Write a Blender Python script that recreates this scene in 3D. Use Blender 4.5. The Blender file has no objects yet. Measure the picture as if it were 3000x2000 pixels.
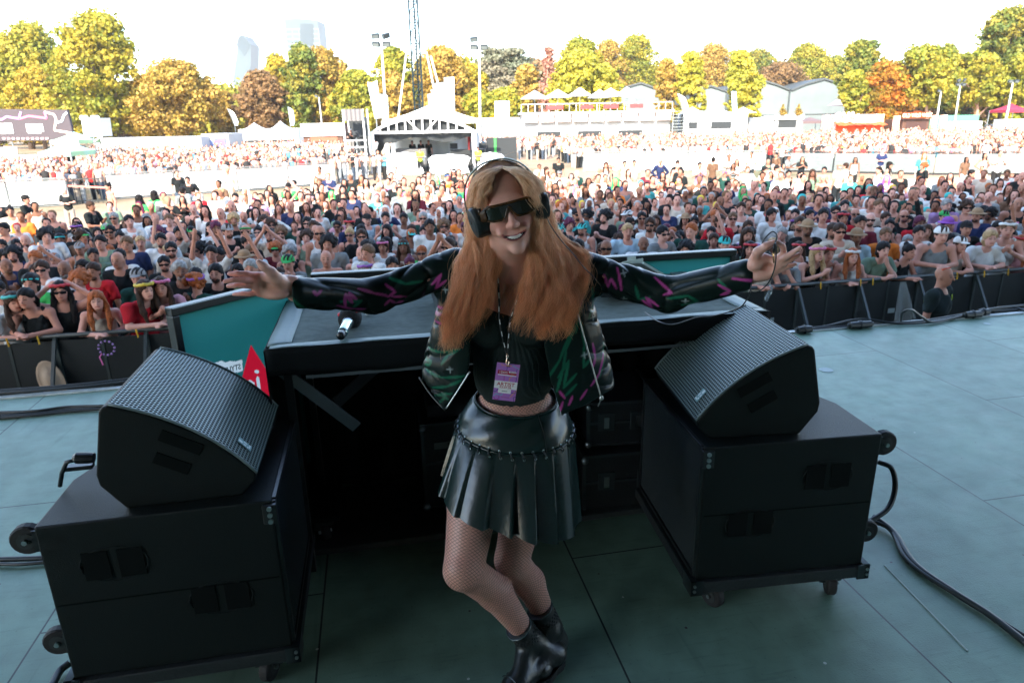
import bpy, bmesh, math, random, numpy as np
from mathutils import Vector, Matrix
import openvdb as vdb
R = math.radians
scene = bpy.context.scene
col = scene.collection
# ---------------------------------------------------------------- camera
PITCH, ROLL, EYE, FOC = R(18), R(1.1), 1.79, 2000.0
_f = np.array([0, math.cos(PITCH), -math.sin(PITCH)]); _r = np.array([1, 0, 0.]); _u = np.cross(_r, _f)
_r, _u = math.cos(ROLL)*_r - math.sin(ROLL)*_u, math.sin(ROLL)*_r + math.cos(ROLL)*_u
cd = bpy.data.cameras.new('camera'); cam = bpy.data.objects.new('camera', cd); col.objects.link(cam)
cd.sensor_width = 36; cd.lens = 24; cd.clip_start = 0.05; cd.clip_end = 6000
cd.dof.use_dof = True; cd.dof.focus_distance = 1.82; cd.dof.aperture_fstop = 8.0
cam.matrix_world = Matrix(((_r[0], _u[0], -_f[0], 0), (_r[1], _u[1], -_f[1], 0), (_r[2], _u[2], -_f[2], EYE), (0, 0, 0, 1)))
scene.camera = cam
# ---------------------------------------------------------------- light
SUN_EL, SUN_AZ = 33.0, 197.0      # compass-like, clockwise from +Y
scene.world = bpy.data.worlds.new('World'); scene.world.use_nodes = True
_n = scene.world.node_tree; _bg = _n.nodes['Background']
_s = _n.nodes.new('ShaderNodeTexSky'); _s.sky_type = 'NISHITA'; _s.sun_disc = False
_s.sun_elevation = R(SUN_EL); _s.sun_rotation = R(SUN_AZ)
_n.links.new(_s.outputs[0], _bg.inputs[0]); _bg.inputs[1].default_value = 0.15
sl = bpy.data.lights.new('sun', 'SUN'); sl.energy = 2.7; sl.angle = R(0.5); sl.color = (1, .9, .76)
so = bpy.data.objects.new('sun', sl); col.objects.link(so)
_sd = Vector((math.sin(R(SUN_AZ))*math.cos(R(SUN_EL)), math.cos(R(SUN_AZ))*math.cos(R(SUN_EL)), math.sin(R(SUN_EL))))
so.rotation_euler = _sd.to_track_quat('Z', 'Y').to_euler()
vs = scene.view_settings; vs.view_transform = 'Standard'; vs.look = 'None'; vs.exposure = 2.6; vs.gamma = 1
scene.cycles.max_bounces = 8; scene.cycles.diffuse_bounces = 4; scene.cycles.glossy_bounces = 3
scene.cycles.transparent_max_bounces = 12; scene.cycles.caustics_reflective = False
scene.cycles.caustics_refractive = False
scene.cycles.use_denoising = True
scene.cycles.sample_clamp_indirect = 6

def ray(px, py): return (px-1500)/FOC*_r + (1000-py)/FOC*_u + _f
def P(px, py, Y):
    d = ray(px, py); return Vector((d[0]*Y/d[1], Y, EYE + d[2]*Y/d[1]))
def G(px, py, z):
    d = ray(px, py); t = (z-EYE)/d[2]; return Vector((d[0]*t, d[1]*t, z))
YAW = R(11); CA, SA = math.cos(YAW), math.sin(YAW)
def S(u, v, z=0): return Vector((u*CA - v*SA, u*SA + v*CA, z))
GZ = -1.65
rnd = random.Random(5)
# ---------------------------------------------------------------- materials
MATS = {}
def mat(name, c=(.5, .5, .5), rough=.6, metal=0, spec=.5, var=0, vs_=8, bump=0, bs=60, c2=None, objcol=False, vcol=None,
        sheen=0, trans=0, sss=0, alpha=1, emit=0, detail=6, aniso=None):
    if name in MATS: return MATS[name]
    m = bpy.data.materials.new(name); m.use_nodes = True; nt = m.node_tree; b = nt.nodes['Principled BSDF']; L = nt.links.new
    b.inputs['Roughness'].default_value = rough; b.inputs['Metallic'].default_value = metal
    b.inputs['Specular IOR Level'].default_value = spec
    if sheen: b.inputs['Sheen Weight'].default_value = sheen
    if trans: b.inputs['Transmission Weight'].default_value = trans
    if sss:
        b.inputs['Subsurface Weight'].default_value = sss; b.inputs['Subsurface Radius'].default_value = (.02, .008, .004); b.inputs['Subsurface Scale'].default_value = 1
    if alpha < 1: b.inputs['Alpha'].default_value = alpha
    if emit:
        b.inputs['Emission Color'].default_value = (*c, 1); b.inputs['Emission Strength'].default_value = emit
    tc = nt.nodes.new('ShaderNodeTexCoord'); src = None
    def rgb(cc):
        n = nt.nodes.new('ShaderNodeRGB'); n.outputs[0].default_value = (*cc, 1); return n.outputs[0]
    if vcol:
        a = nt.nodes.new('ShaderNodeAttribute'); a.attribute_name = vcol; src = a.outputs['Color']
        if objcol:
            oi = nt.nodes.new('ShaderNodeObjectInfo'); mx = nt.nodes.new('ShaderNodeMix'); mx.data_type = 'RGBA'; mx.blend_type = 'MULTIPLY'
            mx.inputs['Factor'].default_value = 1; L(src, mx.inputs[6]); L(oi.outputs['Color'], mx.inputs[7]); src = mx.outputs[2]
    elif objcol:
        oi = nt.nodes.new('ShaderNodeObjectInfo'); src = oi.outputs['Color']
    else: src = rgb(c)
    if var or c2:
        no = nt.nodes.new('ShaderNodeTexNoise'); no.inputs['Scale'].default_value = vs_; no.inputs['Detail'].default_value = detail
        L(tc.outputs['Object'], no.inputs['Vector'])
        mr = nt.nodes.new('ShaderNodeMapRange'); mr.inputs[1].default_value = .32; mr.inputs[2].default_value = .68
        L(no.outputs['Fac'], mr.inputs[0])
        mx = nt.nodes.new('ShaderNodeMix'); mx.data_type = 'RGBA'; L(mr.outputs[0], mx.inputs['Factor']); L(src, mx.inputs[6])
        if c2: L(rgb(c2), mx.inputs[7])
        else:
            mm = nt.nodes.new('ShaderNodeMix'); mm.data_type = 'RGBA'; mm.blend_type = 'MULTIPLY'; mm.inputs['Factor'].default_value = 1
            L(src, mm.inputs[6]); mm.inputs[7].default_value = (1-var,)*3 + (1,); L(mm.outputs[2], mx.inputs[7])
        src = mx.outputs[2]
    L(src, b.inputs['Base Color'])
    if bump:
        nb = nt.nodes.new('ShaderNodeTexNoise'); nb.inputs['Scale'].default_value = bs; nb.inputs['Detail'].default_value = 4
        L(tc.outputs['Object'], nb.inputs['Vector'])
        bp = nt.nodes.new('ShaderNodeBump'); bp.inputs['Strength'].default_value = bump; bp.inputs['Distance'].default_value = .01
        L(nb.outputs['Fac'], bp.inputs['Height']); L(bp.outputs[0], b.inputs['Normal'])
    MATS[name] = m; return m
# ---------------------------------------------------------------- objects
def setp(o, label=None, cat=None, group=None, kind=None):
    if label: o['label'] = label
    if cat: o['category'] = cat
    if group: o['group'] = group
    if kind: o['kind'] = kind
    return o
def empty(name, loc=(0, 0, 0), rz=0, label=None, cat=None, group=None, kind=None):
    o = bpy.data.objects.new(name, None); o.location = loc; o.rotation_euler = (0, 0, rz); o.empty_display_size = .1
    col.objects.link(o); return setp(o, label, cat, group, kind)
def link(name, me, mt=None, parent=None, loc=None, rz=None):
    o = bpy.data.objects.new(name, me); col.objects.link(o)
    if mt is not None:
        if len(me.materials) == 0: me.materials.append(mt)
    if parent: o.parent = parent
    if loc is not None: o.location = loc
    if rz is not None: o.rotation_euler = (0, 0, rz)
    return o
def npmesh(name, V, F, smooth=False, uv=None, attrs=None):
    """V (n,3), F list/array of quads or mixed polygons"""
    me = bpy.data.meshes.new(name)
    V = np.asarray(V, np.float32)
    if isinstance(F, np.ndarray):
        k = F.shape[1]; me.vertices.add(len(V)); me.vertices.foreach_set('co', V.ravel())
        me.loops.add(F.size); me.loops.foreach_set('vertex_index', F.astype(np.int32).ravel())
        me.polygons.add(len(F)); me.polygons.foreach_set('loop_start', np.arange(0, F.size, k, dtype=np.int32))
        me.update(calc_edges=True)
    else:
        me.from_pydata(V.tolist(), [], F); me.update()
    if smooth: me.polygons.foreach_set('use_smooth', np.ones(len(me.polygons), bool))
    for n, a in (attrs or {}).items():
        a = np.asarray(a, np.float32)
        if a.ndim == 1:
            at = me.attributes.new(n, 'FLOAT', 'POINT'); at.data.foreach_set('value', a)
        else:
            if a.shape[1] == 3: a = np.hstack([a, np.ones((len(a), 1), np.float32)])
            at = me.attributes.new(n, 'FLOAT_COLOR', 'POINT'); at.data.foreach_set('color', a.ravel())
    return me
class MB:
    def __init__(s): s.v = []; s.f = []; s.n = 0
    def add(s, V, F):
        V = [tuple(x) for x in V]; s.v += V; s.f += [tuple(i+s.n for i in f) for f in F]; s.n += len(V); return s
    def box(s, c, d, rot=None):
        hx, hy, hz = d[0]/2, d[1]/2, d[2]/2
        V = [Vector((x, y, z)) for z in (-hz, hz) for y in (-hy, hy) for x in (-hx, hx)]
        if rot is not None: V = [rot @ v for v in V]
        V = [v + Vector(c) for v in V]
        return s.add(V, [(0, 2, 3, 1), (4, 5, 7, 6), (0, 1, 5, 4), (2, 6, 7, 3), (0, 4, 6, 2), (1, 3, 7, 5)])
    def b2(s, a, b):   # box from min corner to max corner
        return s.box([(a[i]+b[i])/2 for i in range(3)], [abs(b[i]-a[i]) for i in range(3)])
    def bar(s, p, q, w, h=None, up=(0, 0, 1)):
        p, q = Vector(p), Vector(q); d = q-p; L = d.length; d.normalize(); up = Vector(up)
        x = d.cross(up)
        if x.length < 1e-4: x = d.cross(Vector((0, 1, 0)))
        x.normalize(); y = x.cross(d)
        return s.box((p+q)/2, (w, L, h or w), Matrix((x, d, y)).transposed())
    def tube(s, pts, r, n=8, cap=True, closed=False):
        pts = [Vector(p) for p in pts]; m = len(pts); rr = r if isinstance(r, (list, tuple)) else [r]*m
        base = []; prev = None
        for i, p in enumerate(pts):
            a = pts[i-1] if i else (pts[-1] if closed else pts[0]); b = pts[(i+1) % m] if (i < m-1 or closed) else pts[-1]
            t = (b-a); t.normalize()
            if prev is None:
                x = t.orthogonal().normalized()
            else:
                x = prev - t*prev.dot(t)
                x = x.normalized() if x.length > 1e-6 else t.orthogonal().normalized()
            prev = x; y = t.cross(x)
            base += [p + (x*math.cos(2*math.pi*k/n) + y*math.sin(2*math.pi*k/n))*rr[i] for k in range(n)]
        F = [(i*n+k, i*n+(k+1) % n, (i+1)*n+(k+1) % n, (i+1)*n+k) for i in range(m-1) for k in range(n)]
        if closed: F += [((m-1)*n+k, (m-1)*n+(k+1) % n, (k+1) % n, k) for k in range(n)]
        elif cap: F += [tuple(range(n))[::-1], tuple((m-1)*n+k for k in range(n))]
        return s.add(base, F)
    def lathe(s, prof, c=(0, 0, 0), n=16, axis=(0, 0, 1), sx=1, sy=1):
        ax = Vector(axis).normalized(); q = ax.to_track_quat('Z', 'Y').to_matrix()
        V = [Vector(c) + q @ Vector((r*math.cos(2*math.pi*k/n)*sx, r*math.sin(2*math.pi*k/n)*sy, z)) for r, z in prof for k in range(n)]
        m = len(prof)
        F = [(i*n+k, i*n+(k+1) % n, (i+1)*n+(k+1) % n, (i+1)*n+k) for i in range(m-1) for k in range(n)]
        F += [tuple(range(n))[::-1], tuple((m-1)*n+k for k in range(n))]
        return s.add(V, F)
    def prism(s, poly, axis, a, b):
        """poly = list of 2D points in the plane of the two other axes"""
        n = len(poly)
        def mk(p, t):
            if axis == 'x': return (t, p[0], p[1])
            if axis == 'y': return (p[0], t, p[1])
            return (p[0], p[1], t)
        V = [mk(p, a) for p in poly] + [mk(p, b) for p in poly]
        F = [tuple(range(n)), tuple(range(n, 2*n))[::-1]] + [(i, (i+1) % n + 0, (i+1) % n+n, i+n) for i in range(n)]
        return s.add(V, F)
    def grid(s, fn, nu, nv, closed=False):
        V = [fn(i/(nu if closed else nu-1), j/(nv-1)) for j in range(nv) for i in range(nu)]
        F = [(j*nu+i, j*nu+(i+1) % nu, (j+1)*nu+(i+1) % nu, (j+1)*nu+i) for j in range(nv-1) for i in range(nu if closed else nu-1)]
        return s.add(V, F)
    def ell(s, c, r, n=12, m=8, rot=None):
        V = []
        for j in range(m+1):
            th = math.pi*j/m
            for k in range(n):
                p = Vector((r[0]*math.sin(th)*math.cos(2*math.pi*k/n), r[1]*math.sin(th)*math.sin(2*math.pi*k/n), r[2]*math.cos(th)))
                V.append(Vector(c) + (rot @ p if rot is not None else p))
        return s.add(V, [(j*n+k, (j+1)*n+k, (j+1)*n+(k+1) % n, j*n+(k+1) % n) for j in range(m) for k in range(n)])
    def mesh(s, name, smooth=False, fix=True):
        me = bpy.data.meshes.new(name); me.from_pydata(s.v, [], s.f)
        if fix:
            bm = bmesh.new(); bm.from_mesh(me); bmesh.ops.remove_doubles(bm, verts=bm.verts, dist=1e-6)
            bmesh.ops.recalc_face_normals(bm, faces=bm.faces); bm.to_mesh(me); bm.free()
        if smooth: me.polygons.foreach_set('use_smooth', np.ones(len(me.polygons), bool))
        me.update(); return me
    def build(s, name, mt, parent=None, smooth=False, loc=None, rz=None, bevel=0, seg=2, solid=0, sub=0):
        o = link(name, s.mesh(name, smooth), mt, parent, loc, rz)
        if solid:
            md = o.modifiers.new('s', 'SOLIDIFY'); md.thickness = solid; md.offset = 0
        if sub:
            md = o.modifiers.new('u', 'SUBSURF'); md.levels = md.render_levels = sub
        if bevel:
            md = o.modifiers.new('b', 'BEVEL'); md.width = bevel; md.segments = seg; md.limit_method = 'ANGLE'; md.angle_limit = R(40)
        return o
def copytree(o, loc=None, rz=None, parent=None):
    c = o.copy(); col.objects.link(c)
    if parent: c.parent = parent
    if loc is not None: c.location = loc
    if rz is not None: c.rotation_euler = (0, 0, rz)
    for ch in list(o.children): copytree(ch, parent=c)
    return c
def text(name, body, size, mt, parent, loc, rot, ext=.001, width=1, bold=False, align='CENTER'):
    cu = bpy.data.curves.new(name, 'FONT'); cu.body = body; cu.size = size; cu.extrude = ext; cu.align_x = align; cu.align_y = 'CENTER'; cu.resolution_u = 3
    if bold: cu.offset = size*.012
    tmp = bpy.data.objects.new('tmp', cu); me = bpy.data.meshes.new_from_object(tmp); bpy.data.objects.remove(tmp); bpy.data.curves.remove(cu)
    me.name = name; me.materials.clear(); o = link(name, me, mt, parent, loc); o.rotation_euler = rot
    o.scale = (width, 1, 1); return o
# ---------------------------------------------------------------- signed distance modelling
class SDF:
    """smooth solid modelling: primitives are blended in order, then polygonised as one surface"""
    def __init__(s, h): s.h = h; s.p = []
    def _a(s, fn, lo, hi, op, k):
        m = k + 3*s.h; s.p.append((fn, np.array(lo, float)-m, np.array(hi, float)+m, op, k)); return s
    def cap(s, a, b, ra, rb=None, k=.01, op='u', flat=None):
        """tapered capsule; flat=(direction, factor) squeezes it along that direction"""
        a = np.array(a, np.float32); b = np.array(b, np.float32); rb = ra if rb is None else rb
        if flat is not None: fd = np.array(flat[0], np.float32); fd = fd/np.linalg.norm(fd); ff = flat[1]-1
        else: fd = None
        M = np.eye(3, dtype=np.float32)
        if fd is not None: M = M + ff*np.outer(fd, fd).astype(np.float32)
        a2, b2 = M@a, M@b; ba = b2-a2; bb = float(ba@ba)+1e-12
        def fn(X, Y, Z):
            if fd is not None:
                q = (X*fd[0]+Y*fd[1]+Z*fd[2])*ff; X, Y, Z = X+q*fd[0], Y+q*fd[1], Z+q*fd[2]
            x, y, z = X-a2[0], Y-a2[1], Z-a2[2]
            t = np.clip((x*ba[0]+y*ba[1]+z*ba[2])/bb, 0, 1)
            return np.sqrt((x-ba[0]*t)**2+(y-ba[1]*t)**2+(z-ba[2]*t)**2) - (ra+(rb-ra)*t)
        r = max(ra, rb)*(1 if fd is None else max(1, 1/flat[1]))
        return s._a(fn, np.minimum(a, b)-r, np.maximum(a, b)+r, op, k)
    def chain(s, pts, rs, k=.01, flat=None):
        for i in range(len(pts)-1): s.cap(pts[i], pts[i+1], rs[i], rs[i+1], k, flat=flat)
        return s
    def ell(s, c, r, rot=None, k=.01, op='u'):
        c = np.array(c, np.float32); r = np.array(r, np.float32); M = None if rot is None else np.array(rot, np.float32).T
        rm = float(r.min())
        def fn(X, Y, Z):
            x, y, z = X-c[0], Y-c[1], Z-c[2]
            if M is not None: x, y, z = (M[0, 0]*x+M[0, 1]*y+M[0, 2]*z, M[1, 0]*x+M[1, 1]*y+M[1, 2]*z, M[2, 0]*x+M[2, 1]*y+M[2, 2]*z)
            k0 = np.sqrt((x/r[0])**2+(y/r[1])**2+(z/r[2])**2); k1 = np.sqrt((x/r[0]**2)**2+(y/r[1]**2)**2+(z/r[2]**2)**2)
            return np.where(k1 > 1e-6, k0*(k0-1)/np.maximum(k1, 1e-6), -rm)
        R_ = float(r.max()) if rot is not None else r
        return s._a(fn, c-R_, c+R_, op, k)
    def fn(s, f, lo, hi, op='u', k=.0): return s._a(f, lo, hi, op, k)
    def poly(s):
        h = s.h; T = 40; U = [p for p in s.p if p[3] == 'u']
        lo = np.min([p[1] for p in U], 0); hi = np.max([p[2] for p in U], 0)
        i0 = np.floor(lo/h).astype(int)-2; n = np.ceil((hi-lo)/h).astype(int)+4
        g = vdb.FloatGrid(background=3*h)
        for a in range(0, n[0], T):
            for b in range(0, n[1], T):
                for c in range(0, n[2], T):
                    o = i0+np.array([a, b, c]); tl = o*h; th = (o+T)*h
                    act = [p for p in s.p if np.all(p[1] < th) and np.all(p[2] > tl)]
                    if not any(p[3] == 'u' for p in act): continue
                    X = ((o[0]+np.arange(T))*h).astype(np.float32)[:, None, None]; Y = ((o[1]+np.arange(T))*h).astype(np.float32)[None, :, None]
                    Z = ((o[2]+np.arange(T))*h).astype(np.float32)[None, None, :]
                    d = np.full((T, T, T), 10., np.float32)
                    for fn, _, _, op, k in act:
                        e = fn(X, Y, Z)
                        if op == 'u':
                            if k > 0:
                                w = np.maximum(k-np.abs(d-e), 0)/k; d = np.minimum(d, e)-w*w*k*.25
                            else: d = np.minimum(d, e)
                        elif op == 's':
                            if k > 0:
                                w = np.maximum(k-np.abs(d+e), 0)/k; d = np.maximum(d, -e)+w*w*k*.25
                            else: d = np.maximum(d, -e)
                        elif op == 'i': d = np.maximum(d, e)
                        elif op == 'o': d = d+e
                    d = np.clip(d, -3*h, 3*h).astype(np.float32)
                    if d.min() < 3*h: g.copyFromArray(d, ijk=tuple(int(x) for x in o), tolerance=0.0)
        pts, tri, quad = g.convertToPolygons(isovalue=0.0, adaptivity=0.0)
        V = np.asarray(pts, np.float32)*h; F = np.asarray(quad)[:, ::-1]
        return V, F
    def build(s, name, mt, parent=None, paint=None, smooth_it=0, **kw):
        V, F = s.poly()
        if smooth_it: V = relax(V, F, smooth_it)
        at = paint(V) if paint else None
        return link(name, npmesh(name, V, F, True, attrs=at), mt, parent, **kw)
def relax(V, F, it=2, w=.5):
    V = V.copy(); i = F.ravel(); j = np.roll(F, -1, 1).ravel(); n = len(V)
    cnt = np.bincount(i, minlength=n)+np.bincount(j, minlength=n)
    for _ in range(it):
        S_ = np.zeros_like(V)
        for a in range(3): S_[:, a] = np.bincount(i, V[j, a], n)+np.bincount(j, V[i, a], n)
        V += w*(S_/np.maximum(cnt, 1)[:, None]-V)
    return V
def catmull(pts, n):
    P_ = [np.array(p, float) for p in pts]; P_ = [2*P_[0]-P_[1]]+P_+[2*P_[-1]-P_[-2]]; m = len(P_)-3; out = []
    for i in range(n):
        t = i/(n-1)*m; k = min(int(t), m-1); f = t-k; a, b, c, d = P_[k:k+4]
        out.append(.5*((2*b)+(-a+c)*f+(2*a-5*b+4*c-d)*f*f+(-a+3*b-3*c+d)*f**3))
    return [Vector(p) for p in out]
# ================================================================ STAGE
M_black = mat('black_paint', (.0065, .0105, .010), .5, spec=.22, bump=.25, bs=300)
M_blackm = mat('black_metal', (.012, .015, .016), .35, metal=0, spec=.6)
M_rub = mat('rubber', (.018, .018, .018), .7)
M_steel = mat('steel', (.45, .5, .5), .35, metal=1)
M_alu = mat('aluminium', (.6, .63, .63), .4, metal=.9)
M_cable = mat('cable_black', (.012, .018, .019), .45)
M_white = mat('white_paint', (.78, .78, .76), .5)
M_drape = mat('black_drape', (.008, .010, .011), .9, bump=.3, bs=20)

def floor_mat():
    m = bpy.data.materials.new('stage_deck'); m.use_nodes = True; nt = m.node_tree; b = nt.nodes['Principled BSDF']; L = nt.links.new
    N = nt.nodes.new
    tc = N('ShaderNodeTexCoord')
    def noise(sc, det, st=None):
        n = N('ShaderNodeTexNoise'); n.inputs['Scale'].default_value = sc; n.inputs['Detail'].default_value = det
        if st:
            mp = N('ShaderNodeMapping'); mp.inputs['Scale'].default_value = st; mp.inputs['Rotation'].default_value = (0, 0, .5); L(tc.outputs['Object'], mp.inputs[0]); L(mp.outputs[0], n.inputs['Vector'])
        else: L(tc.outputs['Object'], n.inputs['Vector'])
        return n.outputs['Fac']
    def ramp(s, pts):
        r = N('ShaderNodeValToRGB'); r.color_ramp.elements[0].position = pts[0][0]; r.color_ramp.elements[0].color = (*pts[0][1], 1)
        r.color_ramp.elements[1].position = pts[-1][0]; r.color_ramp.elements[1].color = (*pts[-1][1], 1)
        for p, c in pts[1:-1]:
            e = r.color_ramp.elements.new(p); e.color = (*c, 1)
        L(s, r.inputs[0]); return r.outputs[0]
    def mul(a, b_, f=1.0):
        x = N('ShaderNodeMix'); x.data_type = 'RGBA'; x.blend_type = 'MULTIPLY'; x.inputs['Factor'].default_value = f; L(a, x.inputs[6]); L(b_, x.inputs[7]); return x.outputs[2]
    c = ramp(noise(1.1, 8), [(.3, (.125, .215, .16)), (.55, (.165, .275, .2)), (.75, (.215, .345, .25))])
    c = mul(c, ramp(noise(9, 8), [(.35, (.8, .8, .8)), (.6, (1, 1, 1))]))
    c = mul(c, ramp(noise(5, 10, (1, 14, 1)), [(.33, (.72, .74, .74)), (.42, (1, 1, 1))]), .5)
    c = mul(c, ramp(noise(80, 3), [(.28, (.5, .5, .5)), (.36, (1, 1, 1))]), .6)
    br = N('ShaderNodeTexBrick'); br.offset = .5; br.inputs['Color1'].default_value = (1, 1, 1, 1); br.inputs['Color2'].default_value = (.86, .87, .87, 1)
    br.inputs['Mortar'].default_value = (.05, .05, .05, 1); br.inputs['Scale'].default_value = 1; br.inputs['Mortar Size'].default_value = .004
    br.inputs['Brick Width'].default_value = 2.05; br.inputs['Row Height'].default_value = 1.03; br.inputs['Mortar Smooth'].default_value = .2
    mp = N('ShaderNodeMapping'); mp.inputs['Rotation'].default_value = (0, 0, R(90)); mp.inputs['Location'].default_value = (.35, .32, 0)
    L(tc.outputs['Object'], mp.inputs[0]); L(mp.outputs[0], br.inputs['Vector'])
    c = mul(c, br.outputs['Color'])
    def specks(sc, thr, colr, fac):
        vo = N('ShaderNodeTexVoronoi'); vo.inputs['Scale'].default_value = sc; L(tc.outputs['Object'], vo.inputs['Vector'])
        ls = N('ShaderNodeMath'); ls.operation = 'LESS_THAN'; ls.inputs[1].default_value = thr; L(vo.outputs['Distance'], ls.inputs[0])
        sp = N('ShaderNodeSeparateColor'); L(vo.outputs['Color'], sp.inputs[0]); g2 = N('ShaderNodeMath'); g2.operation = 'LESS_THAN'; g2.inputs[1].default_value = fac; L(sp.outputs[0], g2.inputs[0])
        an = N('ShaderNodeMath'); an.operation = 'MULTIPLY'; L(ls.outputs[0], an.inputs[0]); L(g2.outputs[0], an.inputs[1]); mx = N('ShaderNodeMix'); mx.data_type = 'RGBA'; L(an.outputs[0], mx.inputs['Factor']); L(c, mx.inputs[6]); mx.inputs[7].default_value = (*colr, 1); return mx.outputs[2]
    c = specks(6, .035, (.5, .55, .5), .35); c = specks(9, .05, (.05, .03, .025), .22); c = specks(2.2, .012, (.02, .03, .03), .8)
    c = mul(c, ramp(noise(2.3, 12, (9, .6, 1)), [(.30, (.62, .66, .66)), (.37, (1, 1, 1))]), .45)
    L(c, b.inputs['Base Color'])
    rr = N('ShaderNodeMapRange'); rr.inputs[3].default_value = .42; rr.inputs[4].default_value = .62; L(noise(6, 6), rr.inputs[0]); L(rr.outputs[0], b.inputs['Roughness'])
    bp = N('ShaderNodeBump'); bp.inputs['Strength'].default_value = .12; bp.inputs['Distance'].default_value = .01; L(noise(150, 3), bp.inputs['Height']); L(bp.outputs[0], b.inputs['Normal'])
    return m
# floor edge: u axis along the front, v towards the audience
EDGE = 5.02
fl = MB().b2((-14, -8, -.12), (14, EDGE, 0)).build('stage_floor', floor_mat(), loc=(0, 0, 0), rz=YAW)
setp(fl, 'worn teal-grey stage deck of jointed panels', kind='structure')
o = MB().b2((-14, EDGE, -.13), (14, EDGE+.05, .012)).build('stage_edge_trim', mat('edge_alu', (.5, .56, .55), .5, var=.3, vs_=20), rz=YAW)
setp(o, 'pale metal strip along the stage front edge', 'stage trim', kind='structure')
o = MB().b2((-14, EDGE-.1, GZ), (14, EDGE-.02, -.13)).build('stage_skirt', M_drape, rz=YAW); setp(o, 'black cloth skirt below the stage front', 'stage skirt', kind='structure')
# stage roof and back cloth; side screens and curtains are added for shade
o = MB().b2((-13, -8, 8.0), (13, 6.2, 8.5)).build('stage_roof', M_drape, rz=YAW); setp(o, 'black roof above the stage', 'roof', kind='structure')
o = MB().b2((-13, -8.1, 0), (13, -8, 8)).build('stage_backdrop', mat('backdrop', (.17, .17, .165), .9), rz=YAW); setp(o, 'grey cloth closing the back of the stage, toned to bounce fill light', 'backdrop', kind='structure')  # back cloth kept grey to bounce fill light onto the stage
for s in (-1, 1):  # unseen screens added to widen the shade over the field
    o = MB().b2((s*13, 5.0, GZ), (s*27, 5.6, 8.0)).build('shade_screen', mat('backdrop'), rz=YAW)
    setp(o, 'unseen tall grey screen beside the stage, added to shade the field', 'shade screen', kind='structure')

for s in (-1, 1):  # unseen curtains added to darken the middle of the deck
    o = MB().b2((s*6.5, -8, 0), (s*6.7, -3.6 if s < 0 else -1.5, 8)).build('side_curtain', mat('backdrop'), rz=YAW); setp(o, 'unseen grey curtain at the stage side, added to darken the deck', 'curtain', kind='structure')

def cable(name, pts, r, label, lift=0, n=60, group=None, mt=None):
    o = MB().tube(catmull(pts, n), r, 6).build(name, mt or M_cable, smooth=True)
    return setp(o, label, 'cable', group)
# ---- cables along the front edge, right
ce = lambda px, py, z=.012: G(px, py, z)
cs = [[(2330, 968), (2450, 958), (2560, 948), (2700, 940), (2860, 915), (3010, 905)],
      [(2330, 964), (2420, 955), (2520, 935), (2640, 948), (2760, 938), (2900, 905), (3010, 893)],
      [(2640, 940), (2645, 915), (2670, 908), (2700, 928), (2740, 943), (2850, 920), (2960, 900), (3010, 912)]]
zs = [[.015]*6, [.02, .02, .05, .02, .02, .04, .03], [.02, .16, .18, .08, .02, .02, .03, .02]]
for c_, z_, lb in zip(cs, zs, ['thick black cable lying along the right stage edge', 'thin black cable waving over the right stage edge', 'black cable rising in a loop by the security guard']):
    cable('cable', [ce(x, y, z) for (x, y), z in zip(c_, z_)], .011, lb, group='cables along the stage edge')
for (px, py, ln, lb) in [(2520, 951, .26, 'fat black cable coupler on the right stage edge'), (2356, 965, .16, 'small black cable plug behind the right speaker stack'),
                         (2850, 921, .2, 'black cable coupler near the right frame edge'), (2880, 914, .14, 'short black plug beside the far right coupler')]:
    a = ce(px, py, .035); d = Vector((CA, SA, 0))*ln/2
    m = MB().tube([a-d, a-d*.8, a-d*.78, a-d*.1, a-d*.05, a+d*.05, a+d*.1, a+d*.8, a+d*.85, a+d], [.014, .016, .03, .032, .04, .04, .032, .03, .018, .014], 10)
    setp(m.build('cable_connector', M_cable, smooth=False), lb, 'connector', 'connectors on the stage-edge cables')
# left cables
for i, (dy, z, r) in enumerate([(0, .02, .012), (-6, .03, .010), (7, .015, .011), (12, .012, .009)]):
    cable('cable', [ce(-20, 1214+dy, z), ce(100, 1206+dy*.6+i, z), ce(200, 1196+dy*.8, z), ce(330, 1190+dy*.5, z), ce(480, 1182+dy*.7, z)], r,
          ['topmost cable of the bundle crossing the left deck', 'thin upper cable of the left deck bundle', 'lowest thick cable of the left deck bundle', 'loose thin cable under the left deck bundle'][i], group='cable bundle on the left deck')
for i, (dy, r) in enumerate([(0, .012), (12, .008)]):
    cable('cable', [ce(-20, 1638+dy, .015), ce(60, 1636+dy*1.3, .015), ce(150, 1632+dy, .015), ce(260, 1622+dy, .015)], r,
          ['thick cable running to the left speaker stack low on the deck', 'thin cable just below the thick left deck cable'][i], group='cables behind the left stack')
for i, dy in enumerate([0, 7]):
    cable('cable', [ce(-20, 1146+dy, .03), ce(120, 1136+dy, .03), ce(260, 1124+dy, .03), ce(400, 1108+dy, .03), ce(520, 1097+dy, .03)], .012,
          ['upper black cable on the left stage edge', 'lower black cable on the left stage edge'][i], group='cables on the left stage edge')
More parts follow.
